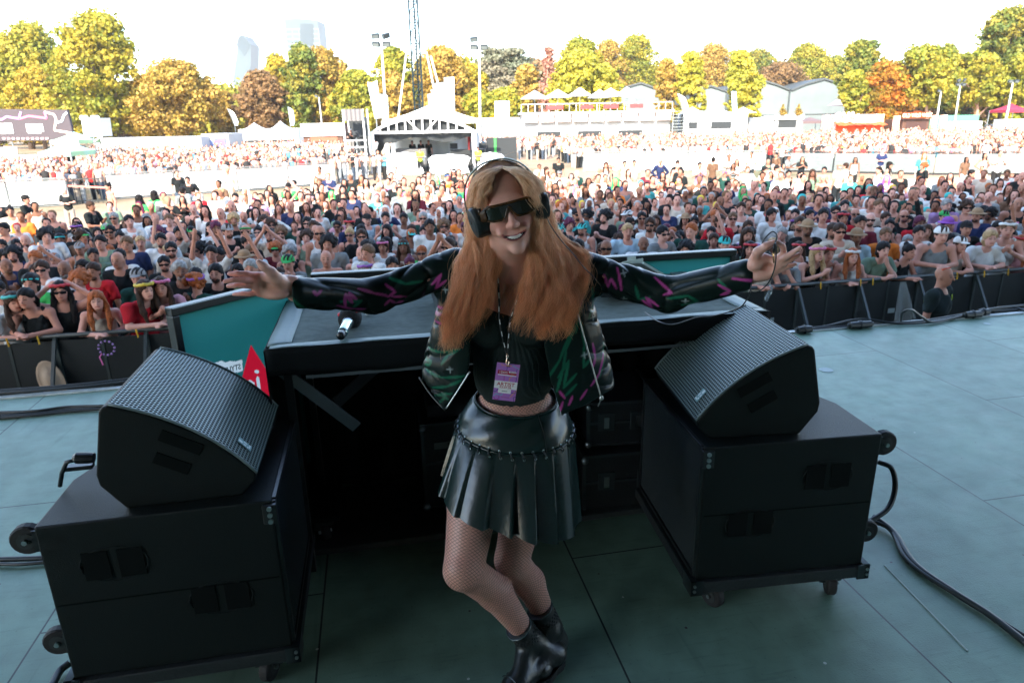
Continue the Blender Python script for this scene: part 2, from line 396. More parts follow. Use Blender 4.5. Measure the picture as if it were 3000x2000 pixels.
# right cables by the right stack
cable('cable', [ce(2560, 1512, .03), ce(2620, 1560, .02), ce(2680, 1650, .015), ce(2790, 1730, .015), ce(2900, 1800, .015), ce(3010, 1885, .015)], .013, 'thick grey-black cable snaking from the right stack to the frame corner', group='cables beside the right stack')
cable('cable', [ce(2555, 1525, .03), ce(2610, 1552, .02), ce(2650, 1630, .015), ce(2720, 1690, .015), ce(2850, 1768, .015), ce(3010, 1868, .015)], .010, 'thinner cable running beside the thick one right of the stack', group='cables beside the right stack')
cable('cable', [P(2572, 1352, 2.5), P(2612, 1372, 2.48), P(2622, 1430, 2.45), P(2600, 1490, 2.4), P(2545, 1528, 2.36)], .011, 'black loop of cable hanging from the back of the right subwoofer')
cable('cable', [ce(150, 2010, .02), ce(175, 1965, .02), ce(205, 1940, .03)], .014, 'cable coming out from under the left stack into the frame corner')
# scratches and gaffer marks on the deck
M_tape = mat('grey_tape', (.42, .5, .48), .7)
setp(MB().bar(ce(2592, 1655, .002), ce(2835, 1905, .002), .006, .003).build('deck_scratch', mat('scratch', (.35, .42, .38), .8)), 'long pale scratch on the deck right of the right stack', 'scratch', kind='structure')
for (px, py, r_, lb) in [(2420, 1083, .05, 'pale round worn spot on the deck behind the right stack'), (2892, 948, .03, 'small pale worn spot near the right stage edge')]:
    setp(MB().lathe([(r_, 0), (r_*.98, .001)], G(px, py, .002), 18).build('deck_spot', M_tape), lb, 'worn spot', kind='structure')

# ---- perforated grille material
def grille_mat(name, axes, pitch, fg, bg, rough=.35):
    m = bpy.data.materials.new(name); m.use_nodes = True; nt = m.node_tree; b = nt.nodes['Principled BSDF']; L = nt.links.new; N = nt.nodes.new
    a = N('ShaderNodeAttribute'); a.attribute_name = 'guv'
    sep = N('ShaderNodeSeparateXYZ'); L(a.outputs['Vector'], sep.inputs[0])
    def M(op, x, y=None):
        n = N('ShaderNodeMath'); n.operation = op
        for i, q in enumerate((x, y)):
            if q is None: continue
            if isinstance(q, (int, float)): n.inputs[i].default_value = q
            else: L(q, n.inputs[i])
        return n.outputs[0]
    def cell(ox, oy):
        u = M('SUBTRACT', M('FRACT', M('ADD', M('DIVIDE', sep.outputs[0], pitch), ox)), .5)
        v = M('MULTIPLY', M('SUBTRACT', M('FRACT', M('ADD', M('DIVIDE', sep.outputs[1], pitch*1.732), oy)), .5), 1.732)
        return M('SQRT', M('ADD', M('MULTIPLY', u, u), M('MULTIPLY', v, v)))
    d = M('MINIMUM', cell(0, 0), cell(.5, .5))
    hole = N('ShaderNodeMapRange'); hole.inputs[1].default_value = .34; hole.inputs[2].default_value = .42; L(d, hole.inputs[0])
    mx = N('ShaderNodeMix'); mx.data_type = 'RGBA'; L(hole.outputs[0], mx.inputs['Factor']); mx.inputs[6].default_value = (*bg, 1); mx.inputs[7].default_value = (*fg, 1)
    L(mx.outputs[2], b.inputs['Base Color']); b.inputs['Roughness'].default_value = rough
    L(M('MULTIPLY', hole.outputs[0], .8), b.inputs['Specular IOR Level'])
    bp = N('ShaderNodeBump'); bp.inputs['Strength'].default_value = .8; bp.inputs['Distance'].default_value = .002; L(hole.outputs[0], bp.inputs['Height']); L(bp.outputs[0], b.inputs['Normal'])
    return m
M_gw = grille_mat('wedge_grille', 0, .013, (.20, .28, .26), (.004, .005, .005))
M_gs = grille_mat('sub_grille', 0, .008, (.05, .065, .067), (.003, .004, .004))
def wheel(parent, c, r=.05, axis=(1, 0, 0), w=.035):
    wv = MB().lathe([(r*.3, -w/2), (r*.9, -w/2), (r, -w/2+.006), (r, w/2-.006), (r*.9, w/2), (r*.3, w/2)], c, 20, axis).build('wheel', M_rub, parent, smooth=False)
    MB().lathe([(r*.55, -w/2-.002), (r*.55, w/2+.002)], c, 14, axis).build('hub', mat('hub_grey', (.025, .032, .032), .6), wv)
    MB().lathe([(.008, -w/2-.012), (.008, w/2+.012)], c, 8, axis).build('axle_bolt', M_steel, wv)
def sub_stack(name, sgn, loc, rz, lab, wlab, glab):
    """local frame: x along the side facing us, y away, grille on the +x*sgn side"""
    W, D, Hh, z0 = .66, .68, .545, .15
    # sub-woofer cabinet (mirrored by sgn), grille face at x = sgn*W/2
    t = empty(name, loc, rz, lab, 'speaker', 'subwoofer cabinets on the stage')
    g, k = sgn*W/2, -sgn*W/2
    poly = [(k, 0), (g, 0), (g, D), (k+sgn*.07, D), (k, D-.1)]
    poly = [(k, 0), (g, 0), (g, D), (k+sgn*.14, D), (k+sgn*.0, D*.42)]
    MB().prism(poly, 'z', z0, z0+Hh).build('cabinet', M_black, t, bevel=.006)
    # grille
    def gm(a, b): return (g+sgn*.006, .03+a*(D-.06), z0+.03+b*(Hh-.05))
    mb = MB().grid(gm, 2, 2); me = mb.mesh('grille'); at = me.attributes.new('guv', 'FLOAT_VECTOR', 'POINT')
    for i, v in enumerate(me.vertices): at.data[i].vector = (v.co.y, v.co.z, 0)
    link('grille', me, M_gs, t)
    fr = MB()
    for a, b in [((g+sgn*.003, .015, z0+.01), (g+sgn*.003, .015, z0+Hh-.005)), ((g+sgn*.003, D-.015, z0+.01), (g+sgn*.003, D-.015, z0+Hh-.005)), ((g+sgn*.003, .02, z0+Hh-.008), (g+sgn*.003, D-.02, z0+Hh-.008)), ((g+sgn*.003, .02, z0+.015), (g+sgn*.003, D-.02, z0+.015))]:
        fr.bar(a, b, .014, .016)
    fr.build('grille_frame', M_blackm, t, bevel=.002)
    # handles on the side panel; dark plates stand in for shaded recesses
    for hx, hz in ((k+sgn*.19, z0+Hh-.15), (g-sgn*.19, z0+Hh-.32)):
        h = MB()
        ring = [(hx+.1*math.cos(a)*(1 if abs(math.cos(a)) < .8 else .95), -.002, hz+.062*(1 if abs(math.sin(a)) < .7 else .95)*math.sin(a)) for a in [2*math.pi*i/20 for i in range(20)]]
        h.tube(ring, .0022, 6, closed=True); hh = h.build('handle', M_black, t)
        MB().b2((hx-.085, -.004, hz-.048), (hx-.012, -.001, hz+.048)).b2((hx+.012, -.004, hz-.048), (hx+.085, -.001, hz+.048)).build('recess_shade', mat('void', (.0042, .0065, .0062), .9, spec=.10), hh, bevel=.001)
    MB().b2((-W/2+.01, -.0025, z0+.27), (W/2-.01, -.0005, z0+.274)).build('seam', mat('void'), t)
    # corner bracket with screws at the top of the grille edge
    cb = MB().b2((g-sgn*.03, -.012, z0+Hh-.075), (g+sgn*.012, .012, z0+Hh-.01)).build('corner_bracket', M_blackm, t, bevel=.003)
    for q in range(3): MB().lathe([(.008, 0), (.008, .006)], (g-sgn*.008, -.012, z0+Hh-.02-q*.022), 8, (0, -1, 0)).build('screw', M_steel, cb)
    for q, zc in enumerate((z0+Hh-.06, z0+.1)):
        wheel(t, (k-sgn*.045, .05+.02*q, zc), .047, (0, 1, 0), .034)
        MB().box((k-sgn*.012, .05+.02*q, zc), (.024, .05, .07)).build('wheel_plate', M_blackm, t)
    # dolly
    dl = empty(wlab[0], loc, rz, wlab[1], 'dolly', 'wheeled dollies under the subwoofers')
    MB().b2((-W/2-.02, -.015, z0-.05), (W/2+.02, D+.01, z0-.003)).build('platform', mat('dolly_board', (.018, .023, .024), .5, bump=.3, bs=100), dl, bevel=.004)
    for (cx, cy) in ((-W/2-.012, -.008), (W/2+.012, -.008)):
        cn = MB().b2((cx-.012, cy-.01, z0-.055), (cx+.012, cy+.07, z0+.006)).b2((cx-.035 if cx > 0 else cx-.012, cy-.01, z0-.055), (cx+.012 if cx > 0 else cx+.035, cy-.004, z0+.006)).build('corner_iron', mat('dark_steel', (.06, .075, .078), .35, metal=.8), dl)
        for dz in (-.02, -.042): MB().lathe([(.006, 0), (.006, .005)], (cx, cy-.012, z0+dz+.01), 8, (0, -1, 0)).build('rivet', M_steel, cn)
    for cx in (-W/2+.09, W/2-.09):
        for cy in (.04, D-.1):
            wheel(dl, (cx, cy, .048), .048, (1, .5 if cx < 0 else -.35, 0), .034)
            f = MB().b2((cx-.04, cy-.04, z0-.056), (cx+.04, cy+.04, z0-.05)); f.bar((cx-.026, cy, .05), (cx-.02, cy, z0-.05), .005, .04); f.bar((cx+.026, cy, .05), (cx+.02, cy, z0-.05), .005, .04)
            f.build('caster_fork', mat('dark_steel'), dl)
    return t
def wedge(loc, rz, sgn, lab, D=.54):
    """monitor wedge; side profile in x-z. sgn=+1: grille slopes towards +x"""
    t = empty('monitor_speaker', loc, rz, lab, 'speaker', 'floor monitors on top of the subwoofers')
    arc = [(-.10+.0, .33)]
    A0, A1, B = (-.16, .335), (.215, .068), (.085, .255)
    arc = []
    for i in range(15):
        q = i/14; arc.append(((1-q)**2*A0[0]+2*q*(1-q)*B[0]+q*q*A1[0], (1-q)**2*A0[1]+2*q*(1-q)*B[1]+q*q*A1[1]))
    back = [(.21, .045), (.165, .0), (-.165, .0), (-.225, .085), (-.228, .12), (-.185, .318), (-.175, .332)]
    poly = [(sgn*x, z) for x, z in arc+back]
    MB().prism(poly, 'y', 0, D).build('housing', M_black, t, bevel=.007, seg=3)
    # curved grille set into the front
    def gm(a, b):
        i = a*14; k_ = min(int(i), 13); f = i-k_; x = arc[k_][0]*(1-f)+arc[k_+1][0]*f; z = arc[k_][1]*(1-f)+arc[k_+1][1]*f
        dx, dz = arc[k_+1][0]-arc[k_][0], arc[k_+1][1]-arc[k_][1]; l = math.hypot(dx, dz); e = .004
        return (sgn*(x-dz/l*e), .012+b*(D-.024), z+dx/l*e)
    mb = MB().grid(gm, 29, 3); me = mb.mesh('grille', smooth=True); at = me.attributes.new('guv', 'FLOAT_VECTOR', 'POINT')
    xs = np.array([v.co[:] for v in me.vertices]); key = {}
    ss = 0; pr = gm(0, 0); tab = []
    for i in range(29):
        p = gm(i/28, 0); ss += math.dist(p, pr); pr = p; tab.append((p[0], p[2], ss))
    for i, c in enumerate(xs):
        j = min(tab, key=lambda q: abs(q[0]-c[0])+abs(q[1]-c[2])); at.data[i].vector = (c[1], j[2], 0)
    gr = link('grille', me, M_gw, t)
    for yb in (.006, D-.006):
        MB().tube([(sgn*(x+.003), yb, z+.004) for x, z in arc], .0045, 6).build('grille_edge', mat('grille_edge', (.16, .21, .21), .3), t, smooth=True)
    # handles in the side panel; dark bars stand in for recess shade
    rot = Matrix.Rotation(sgn*R(30), 3, 'Y')
    for (hx, hz, w_) in ((.02, .2, .125), (-.015, .135, .105)):
        MB().box((sgn*hx, -.001, hz), (w_, .004, .038), rot).build('recess_shade', mat('void'), t, bevel=.0015)
    # small maker's plate on the grille: two blocks and two lines of script
    M_pl = mat('plate_teal', (.25, .42, .42), .4); p = gm(.88, 0 if sgn > 0 else 0)
    i0 = 12; dx, dz = arc[i0+1][0]-arc[i0][0], arc[i0+1][1]-arc[i0][1]; an = math.atan2(dz, dx)
    base = Vector(gm(.84, .16)); ty = Vector((0, 1, 0)); tx = Vector((sgn*math.cos(an), 0, math.sin(an))); nn = Vector((-sgn*math.sin(an), 0, math.cos(an)))
    Mt = Matrix((ty*-sgn, tx*-1, nn)).transposed() if False else Matrix((tx, ty, nn)).transposed()
    b0 = MB().box(base+nn*.003, (.052, .03, .003), Mt).build('badge_plate', M_pl, t)
    Mw = mat('ink_pale', (.75, .82, .8), .5); bb = MB()
    for q, (a, b_, w_, h_) in enumerate([(-.017, -.005, .014, .012), (-.0, -.008, .010, .007), (-.0, .006, .014, .006), (.018, .003, .006, .02), (.012, -.008, .004, .01)]):
        bb.box(base+nn*.0052+tx*a+ty*b_, (w_, h_, .001), Mt)
    bb.build('badge_mark', Mw, b0)
    return t
LA = S(-.71, 1.95, 0); LB = S(1.39, 1.945, 0)
sub_stack('subwoofer', 1, LA, YAW, 'big black subwoofer with side grille under the left monitor speaker', ('wheeled_dolly', 'black wheeled dolly carrying the left subwoofer'), 0)
sub_stack('subwoofer', -1, LB, YAW-R(4), 'big black subwoofer with side grille under the right monitor speaker', ('wheeled_dolly', 'black wheeled dolly carrying the right subwoofer'), 0)
wedge(S(-.64, 2.0, .695), YAW, 1, 'black wedge monitor with silver mesh grille on the left subwoofer')
wedge(S(1.27, 2.01, .695), YAW-R(7), -1, 'black wedge monitor with silver mesh grille on the right subwoofer')
# rear socket with plugs on the right wedge, and a small bracket on the left
for (c, lb) in ((S(1.53, 2.2, .80), 'black plug and bent cable at the back of the right monitor'), (S(-.93, 2.16, .79), 'black plug and clamp at the back of the left monitor')):
    o = empty('power_plug', c, YAW, lb, 'plug')
    s_ = 1 if c.x > 0 else -1
    MB().lathe([(.016, 0), (.018, .02), (.018, .05), (.01, .06)], (0, 0, .01), 12, (s_, 0, .1)).build('plug_body', M_blackm, o)
    MB().tube([(s_*.05, 0, .01), (s_*.08, .0, .005), (s_*.11, .02, -.04), (s_*.13, .03, -.09)], .007, 6).build('lead', M_cable, o, smooth=True)
    MB().box((s_*.06, .03, -.03), (.08, .03, .014)).build('clamp', M_blackm, o, bevel=.003)

# ---- DJ table
t = empty('dj_table', S(-.42, 2.50, 0), YAW, 'long DJ table draped in black cloth behind the woman', 'table')
TW, TD, TZ = 1.99, .80, 1.0
M_felt = mat('grey_felt', (.12, .155, .135), .95, bump=.9, bs=9, var=.25, vs_=30)
def drape_top(a, b):
    return (a*TW, b*TD, TZ+.012+.004*math.sin(a*17+b*5)+.003*math.sin(a*31-b*12))
def rim(a, b): return None
MB().b2((0, 0, TZ-.04), (TW, TD, TZ-.001)).build('table_board', M_black, t)
o = MB().grid(lambda a, b: (.065+a*(TW-.13), .035+b*(TD-.05), TZ+.006+.003*math.sin(a*23+b*7)*math.sin(b*9)+.002*math.sin(a*60)), 60, 20).build('felt_cover', M_felt, t, smooth=True)
M_sat = mat('satin_rim', (.13, .185, .17), .45, spec=.3, bump=.15, bs=12)
rimm = MB()
rimm.grid(lambda a, b: (a*TW, -.012+b*.055, TZ+.008+.004*math.sin(a*40)*(1-b)), 60, 4)
rimm.grid(lambda a, b: (-.012+a*.085, .03+b*(TD-.03), TZ+.008+.002*math.sin(b*12)), 4, 20)
rimm.grid(lambda a, b: (TW-.075+a*.085, .03+b*(TD-.03), TZ+.008), 4, 20)
rimm.build('satin_border', M_sat, t, smooth=True, solid=.004)
M_dr2 = mat('drape_sheen', (.006, .008, .008), .7, spec=.15, bump=.2, bs=8)
sk = MB().grid(lambda a, b: (-.014+a*(TW+.03), -.014-.006*math.sin(a*9)*b+.004*math.sin(a*50)*b, TZ+.012-b*(.105+.008*math.sin(a*7))), 80, 5)
sk.build('cloth_valance', M_dr2, t, smooth=True, solid=.004)
MB().grid(lambda a, b: (.12+a*(TW-.2), -.02, TZ-.1-.012*b+.0*a), 30, 2).build('seam_piping', mat('piping', (.1, .12, .12), .5), t, solid=.003)
dr = MB()
dr.grid(lambda a, b: (-.02-.004*math.sin(a*14)*b, a*TD, TZ-.0-b*(TZ-.003)), 60, 6)
dr.grid(lambda a, b: (TW+.02+.012*math.sin(a*38), a*TD, TZ-.0-b*(TZ-.02)), 60, 6)
dr.grid(lambda a, b: (-.06+a*(TW+.12), TD-.03+.012*math.sin(a*80), TZ-.0-b*(TZ+.0)), 120, 4)
dr.build('side_drape', M_dr2, t, smooth=True, solid=.004)
# folded-leg braces under the table top
M_brace = mat('grey_timber', (.12, .15, .155), .6, bump=.4, bs=40)
def inside(px, py, v): # point on plane v in table-local coordinates
    d = ray(px, py); dv = -d[0]*SA+d[1]*CA; k_ = v/dv; X = Vector((d[0]*k_, d[1]*k_, EYE+d[2]*k_))
    u, w = X.x*CA+X.y*SA, -X.x*SA+X.y*CA
    return Vector((u+.42, w-2.5, X.z))
br = MB().bar(inside(822, 1083, 2.56), inside(1045, 1250, 2.60), .045, .012, up=(0, 1, 0)).build('diagonal_brace', M_brace, t)
br.data.transform(Matrix()) 
MB().lathe([(.012, 0), (.012, .008)], inside(826, 1086, 2.548), 12, (0, -1, 0)).build('brace_bolt', M_blackm, br)
MB().bar(inside(1120, 1060, 3.0), inside(985, 1180, 2.9), .05, .012, up=(0, 1, 0)).build('diagonal_brace', mat('dark_timber', (.035, .045, .047), .6), t)
for (a, b) in (((.03, .05), (0, 0)), ((.03, TD-.08), (0, 0)), ((TW-.05, .05), (0, 0)), ((TW-.05, TD-.08), (0, 0))):
    MB().b2((a[0], a[1], 0), (a[0]+.03, a[1]+.03, TZ-.04)).build('leg', M_blackm, t)
# planks beneath the table; rear board added to darken the lit floor there
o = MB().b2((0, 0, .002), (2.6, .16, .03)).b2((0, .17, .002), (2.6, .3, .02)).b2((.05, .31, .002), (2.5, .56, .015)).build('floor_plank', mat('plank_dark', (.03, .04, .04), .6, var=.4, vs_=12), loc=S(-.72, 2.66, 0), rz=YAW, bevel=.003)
setp(o, 'row of dark grey boards behind the woman, rear one added to darken the floor', 'board')
# flight cases under the table
M_case = mat('case_black', (.014, .018, .019), .4, bump=.2, bs=120)
def case(loc, rz, dims, lab, txt=None):
    w, d, h = dims; t = empty('flight_case', loc, rz, lab, 'flight case', 'flight cases under the DJ table')
    MB().b2((0, 0, 0), (w, d, h)).build('box', M_case, t, bevel=.004)
    e = MB()
    for x in (0, w):
        for z in (0, h): e.b2((x-.009, -.006, z-.009 if z else 0), (x+.009, d, z+.009))
    for x in (0, w): e.b2((x-.009, -.006, .0), (x+.009, .01, h))
    for z in (.009, h, h*.55): e.b2((-.0, -.007, z-.007), (w, .006, z+.007))
    e.build('edge_rail', mat('rail_dull', (.07, .085, .088), .35, metal=.7), t, bevel=.002)
    for x in (0, w):
        for z in (.015, h-.015): MB().ell((x, -.006, z), (.018, .018, .018), 12, 8).build('corner_ball', mat('ball_steel', (.25, .3, .3), .3, metal=.9), t, smooth=True)
    for x in (w*.25, w*.7):
        l = MB().b2((x-.04, -.012, h*.55-.04), (x+.04, -.004, h*.55+.05)).build('latch', mat('rail_dull'), t, bevel=.003)
        MB().b2((x-.012, -.016, h*.55-.025), (x+.012, -.011, h*.55+.03)).build('latch_key', M_steel, l)
    if txt:
        tp = MB().b2((.05, -.0115, h*.72), (.05+txt[1], -.0085, h*.72+.032)).build('tape_label', mat('tape_dim', (.16, .18, .16), .8), t)
        text('handwriting', txt[0], .03, mat('ink', (.01, .01, .01), .8), tp, (.05+txt[1]/2, -.0125, h*.72+.016), (R(90), 0, 0), .0004, .82, True)
    return t
case(S(.13, 2.85, .05), YAW+R(2), (.62, .35, .43), 'dark flight case with a handwritten tape label under the table', ('PIONEER DJM 900 NEXUS', .40))
case(S(.86, 2.72, .0), YAW-R(3), (.42, .45, .30), 'small flight case with steel ball corners right of the woman')
case(S(.90, 2.80, .31), YAW-R(6), (.34, .4, .22), 'flight case stacked upon the small steel-cornered case')
o = MB().b2((0, 0, 0), (.26, .2, .06)).build('folded_cloth', mat('cloth_dark', (.03, .035, .037), .9, bump=.5, bs=60), loc=S(.16, 2.9, .49), rz=YAW, bevel=.01); setp(o, 'folded dark cloth on the taped flight case', 'cloth')
# microphone on the table
t = empty('microphone', S(-.09, 2.66, TZ+.045), YAW-R(86), 'silver wireless microphone with a black red-marked windshield on the table', 'microphone')
q = .0
MB().lathe([(.016, 0), (.019, .01), (.0195, .09), (.023, .13), (.023, .16)], (0, 0, 0), 20, (1, 0, 0)).build('handle', mat('mic_silver', (.55, .6, .6), .22, metal=1), t, smooth=True)
MB().lathe([(.0125, -.045), (.016, -.04), (.016, 0)], (0, 0, 0), 16, (1, 0, 0)).build('tail', M_blackm, t, smooth=True)
MB().lathe([(.0198, .004), (.0198, .016)], (0, 0, 0), 20, (1, 0, 0)).build('ring', mat('ring_teal', (.1, .3, .3), .3), t)
wsd = MB().lathe([(.023, .15), (.042, .165), (.047, .19), (.045, .225), (.03, .25), (.0, .256)], (0, 0, 0), 20, (1, 0, 0)).build('windshield', mat('foam', (.012, .014, .014), .95, bump=.6, bs=200), t, smooth=True)
for a in (.5, 2.3): MB().ell((.19, .044*math.cos(a), .044*math.sin(a)), (.018, .008, .008)).build('red_mark', mat('red_mark', (.6, .02, .03), .5), wsd, smooth=True)
t.rotation_euler = (0, 0, R(92)+YAW*.2); t.location = G(1003, 975, 1.035)
# mixer
t = empty('dj_mixer', S(.22, 2.72, TZ+.012), YAW, 'black DJ player with printed label behind the jacket on the table', 'dj player', 'players on the DJ table')
MB().b2((0, 0, .02), (.38, .36, .085)).build('body', M_blackm, t, bevel=.004)
MB().b2((.004, .01, .0855), (.376, .35, .089)).build('top_plate', mat('plate_white', (.35, .42, .44), .3), t)
for x in (.03, .33):
    MB().b2((x-.0, .01, 0), (x+.07 if x < .2 else x+.03, .04, .02)).build('foot', M_rub, t)
lp = MB().b2((.015, -.003, .032), (.105, -.0005, .078)).build('label_plate', mat('lab_dark', (.02, .028, .03), .4), t)
Mi = mat('label_ink', (.3, .38, .38), .6)
text('print', 'MORREN', .014, Mi, lp, (.055, -.0035, .067), (R(90), 0, 0), .0003, 1, True); text('print', 'PRODUCTION', .011, Mi, lp, (.06, -.0035, .055), (R(90), 0, 0), .0003); text('print', 'www.morren.net', .009, Mi, lp, (.06, -.0035, .043), (R(90), 0, 0), .0003)
for i in range(3): MB().lathe([(.02-.004*i, .089), (.019-.004*i, .093)], (.3-.05*i, .06, 0), 20).build('ring_light', mat('ring_dim', (.2, .3, .32), .3), t)
t2 = empty('dj_mixer', S(.95, 2.8, TZ+.012), YAW, 'black DJ player on the right half of the table', 'dj player', 'players on the DJ table')
MB().b2((0, 0, .02), (.32, .36, .07)).build('body', M_blackm, t2, bevel=.004); MB().lathe([(.1, .07), (.1, .078), (.09, .08)], (.16, .17, 0), 30).build('jog_wheel', mat('rail_dull'), t2)
o = MB().lathe([(.014, 0), (.016, .006), (.014, .012)], G(1080, 920, 1.012), 14, (0, 0, 1)).build('earplug_box', M_white, smooth=True); setp(o, 'tiny white round box on the table', 'box')

# ---- framed video panels in front of the table
def panel_mat():
    return glowcloth('screen_back', (.022, .18, .17))
def glowcloth(n, c):
    m = mat(n, c, .6, var=.12, vs_=3, bump=.1, bs=300); nt = m.node_tree
    if 'tl' not in nt.nodes:
        tr = nt.nodes.new('ShaderNodeBsdfTranslucent'); tr.name = 'tl'; tr.inputs[0].default_value = (*c, 1); mx = nt.nodes.new('ShaderNodeMixShader'); mx.inputs[0].default_value = .5
        nt.links.new(nt.nodes['Principled BSDF'].outputs[0], mx.inputs[1]); nt.links.new(tr.outputs[0], mx.inputs[2]); nt.links.new(mx.outputs[0], nt.nodes['Material Output'].inputs[0])
    return m
def frame_panel(lab, A_, B_, h, dz=0, mark=False, z0=None):
    """A_, B_ world top corners"""
    A_, B_ = Vector(A_), Vector(B_); d = (B_-A_); L = d.length; rz = math.atan2(d.y, d.x)
    t = empty('framed_screen', (A_.x, A_.y, A_.z-h), rz, lab, 'screen', 'framed screens around the DJ table')
    sl_ = d.z/L
    MB().grid(lambda a, b: (.03+a*(L-.06), .006, .03+b*(h-.065)), 2, 2).build('screen_cloth', panel_mat(), t)
    f = MB().b2((0, -.01, 0), (L, .04, .03)).b2((0, -.01, h-.035), (L, .04, h)).b2((0, -.0101, .03), (.03, .04, h-.035)).b2((L-.03, -.0101, .03), (L, .04, h-.035))
    f.build('frame', M_blackm, t, bevel=.004)
    MB().b2((.005, -.0125, h-.004), (L-.005, -.0105, h-.001)).build('frame_edge', mat('edge_light', (.3, .36, .36), .4), t)
    return t, L
PW = G(920, 810, 1.10)
tl = G(497, 903, 1.10)
tC, LC = frame_panel('wide framed teal screen standing beyond the DJ table', S(-.33, 3.36, 1.10), S(1.90, 3.36, 1.10), 1.08)
tL, LL = frame_panel('framed teal screen with red star turned in at the left of the table', tl, S(-.36, 3.33, 1.10), .98)
# red star and white torn strip printed on the left screen (seen from behind, so mirrored)
M_red = glowcloth('star_red', (.85, .012, .04)); M_wp = glowcloth('print_white', (.85, .9, .88)); M_wt = mat('print_teal', (.03, .09, .09), .6)
def onpanel(px, py):
    o_ = Vector(tL.location); rz = tL.rotation_euler.z; nx = Vector((-math.sin(rz), math.cos(rz), 0)); d = Vector(ray(px, py)); c = Vector((0, 0, EYE))
    k_ = (o_-c).dot(nx)/d.dot(nx); X = c+d*k_-o_; return (X.x*math.cos(rz)+X.y*math.sin(rz), X.z)
st = [onpanel(*p) for p in ((737, 1010), (800, 1110), (800, 1180), (700, 1190), (640, 1135), (670, 1120), (712, 1105))]
sp = [onpanel(*p) for p in ((618, 1076), (628, 1064), (642, 1061), (650, 1056), (662, 1062), (672, 1058), (690, 1059), (712, 1054), (714, 1087), (690, 1093), (668, 1085), (648, 1078))]
for ch_ in list(tL.children):
    if ch_.name.startswith('screen_cloth'): bpy.data.objects.remove(ch_)
def inpoly(pl, x, y):
    c = np.zeros(x.shape, bool)
    for i in range(len(pl)):
        (x1, y1), (x2, y2) = pl[i], pl[i-1]; c ^= ((y1 > y) != (y2 > y)) & (x < (x2-x1)*(y-y1)/((y2-y1) or 1e-9)+x1)
    return c
gm_ = MB().grid(lambda a, b: (.03+a*(LL-.06), .006, .03+b*.915), 220, 260); gv = np.array([list(v) for v in gm_.v]); cc_ = np.tile((.022, .18, .17), (len(gv), 1)).astype(float)
cc_[inpoly(st, gv[:, 0], gv[:, 2])] = (.9, .012, .04); cc_[inpoly(sp, gv[:, 0], gv[:, 2])] = (.85, .9, .88)
for stroke in ([(722, 1120), (725, 1150)], [(725, 1132), (734, 1118), (744, 1124), (748, 1148)], [(757, 1108), (762, 1140)], [(752, 1088), (757, 1090)]):
    q_ = [onpanel(*p) for p in stroke]
    for (ax_, az_), (bx_, bz_) in zip(q_[:-1], q_[1:]):
        ex_, ez_ = bx_-ax_, bz_-az_; t_ = np.clip(((gv[:, 0]-ax_)*ex_+(gv[:, 2]-az_)*ez_)/(ex_*ex_+ez_*ez_), 0, 1); cc_[np.hypot(gv[:, 0]-ax_-ex_*t_, gv[:, 2]-az_-ez_*t_) < .0075] = (.85, .9, .88)
MP_ = glowcloth('printed_screen', (.2, .2, .2)); ap = MP_.node_tree.nodes.new('ShaderNodeAttribute'); ap.attribute_name = 'panelprint'
MP_.node_tree.links.new(ap.outputs['Color'], MP_.node_tree.nodes['Principled BSDF'].inputs['Base Color']); MP_.node_tree.links.new(ap.outputs['Color'], MP_.node_tree.nodes['tl'].inputs[0])
sw = link('screen_cloth', npmesh('screen_cloth', gv, np.array(gm_.f), attrs={'panelprint': cc_}), MP_, tL)
a_ = onpanel(690, 1077); tt = text('strip_lettering', 'STYLE', .034, M_wt, sw, (a_[0]-.012, -.0, a_[1]), (R(90), 0, 0), .0005, -.85, True); tt.rotation_euler = (R(90), R(4), 0)
o = MB().bar(G(497, 975, .7)+Vector((-.02, .1, .05)), G(530, 1040, .6)+Vector((-.0, .1, 0)), .012, .04).build('yellow_strap', mat('yellow', (.75, .42, .02), .6)); setp(o, 'yellow strap hanging at the left screen frame', 'strap')
# white tape cross + pale board end lying over the right part of the screens
t = empty('tape_cross', (0, 0, 0), 0, 'cross of white tape on the top of the wide screen', 'tape')
pc = lambda px, py: S(0, 3.34, 0) if False else None
def onC(px, py, v=3.33):
    d = ray(px, py); dv = -d[0]*SA+d[1]*CA; k_ = v/dv; return Vector((d[0]*k_, d[1]*k_, EYE+d[2]*k_))
MB().bar(onC(1822, 775), onC(1884, 764), .003, .03, up=(0, -.2, 1)).bar(onC(1850, 752), onC(1852, 793), .003, .045, up=(1, 0, 0)).build('tape_strip', mat('tape_white', (.55, .68, .66), .6), t)
# pale board leaning inside the frame
o = MB().add([onC(1772, 775, 3.31), onC(1880, 772, 3.31), onC(1962, 815, 3.31), onC(1962, 850, 3.31), onC(1772, 850, 3.31)], [(0, 1, 2, 3, 4)]).build('equipment_cover', mat('cover_grey', (.13, .165, .155), .9, bump=.5, bs=10), solid=.02); setp(o, 'grey cloth cover leaning against the wide screen', 'cover')
o = MB().bar(onC(1884, 770, 3.29), onC(1962, 815, 3.29), .01, .012).build('cover_edge', mat('tape_white'), o)
# small speaker box at the front edge of the deck behind the right monitor
bx = empty('front_fill_box', S(2.42, 4.45, 0), YAW, 'low slanted grey speaker box at the stage edge behind the right monitor', 'speaker')
MB().prism([(0, 0), (.5, 0), (.5, .25), (.35, .42), (0, .42)], 'y', 0, .45).build('cabinet', mat('box_teal', (.11, .16, .155), .5), bx, bevel=.01)
MB().b2((.03, -.006, .03), (.34, -.001, .22)).build('grille', M_gs, bx)

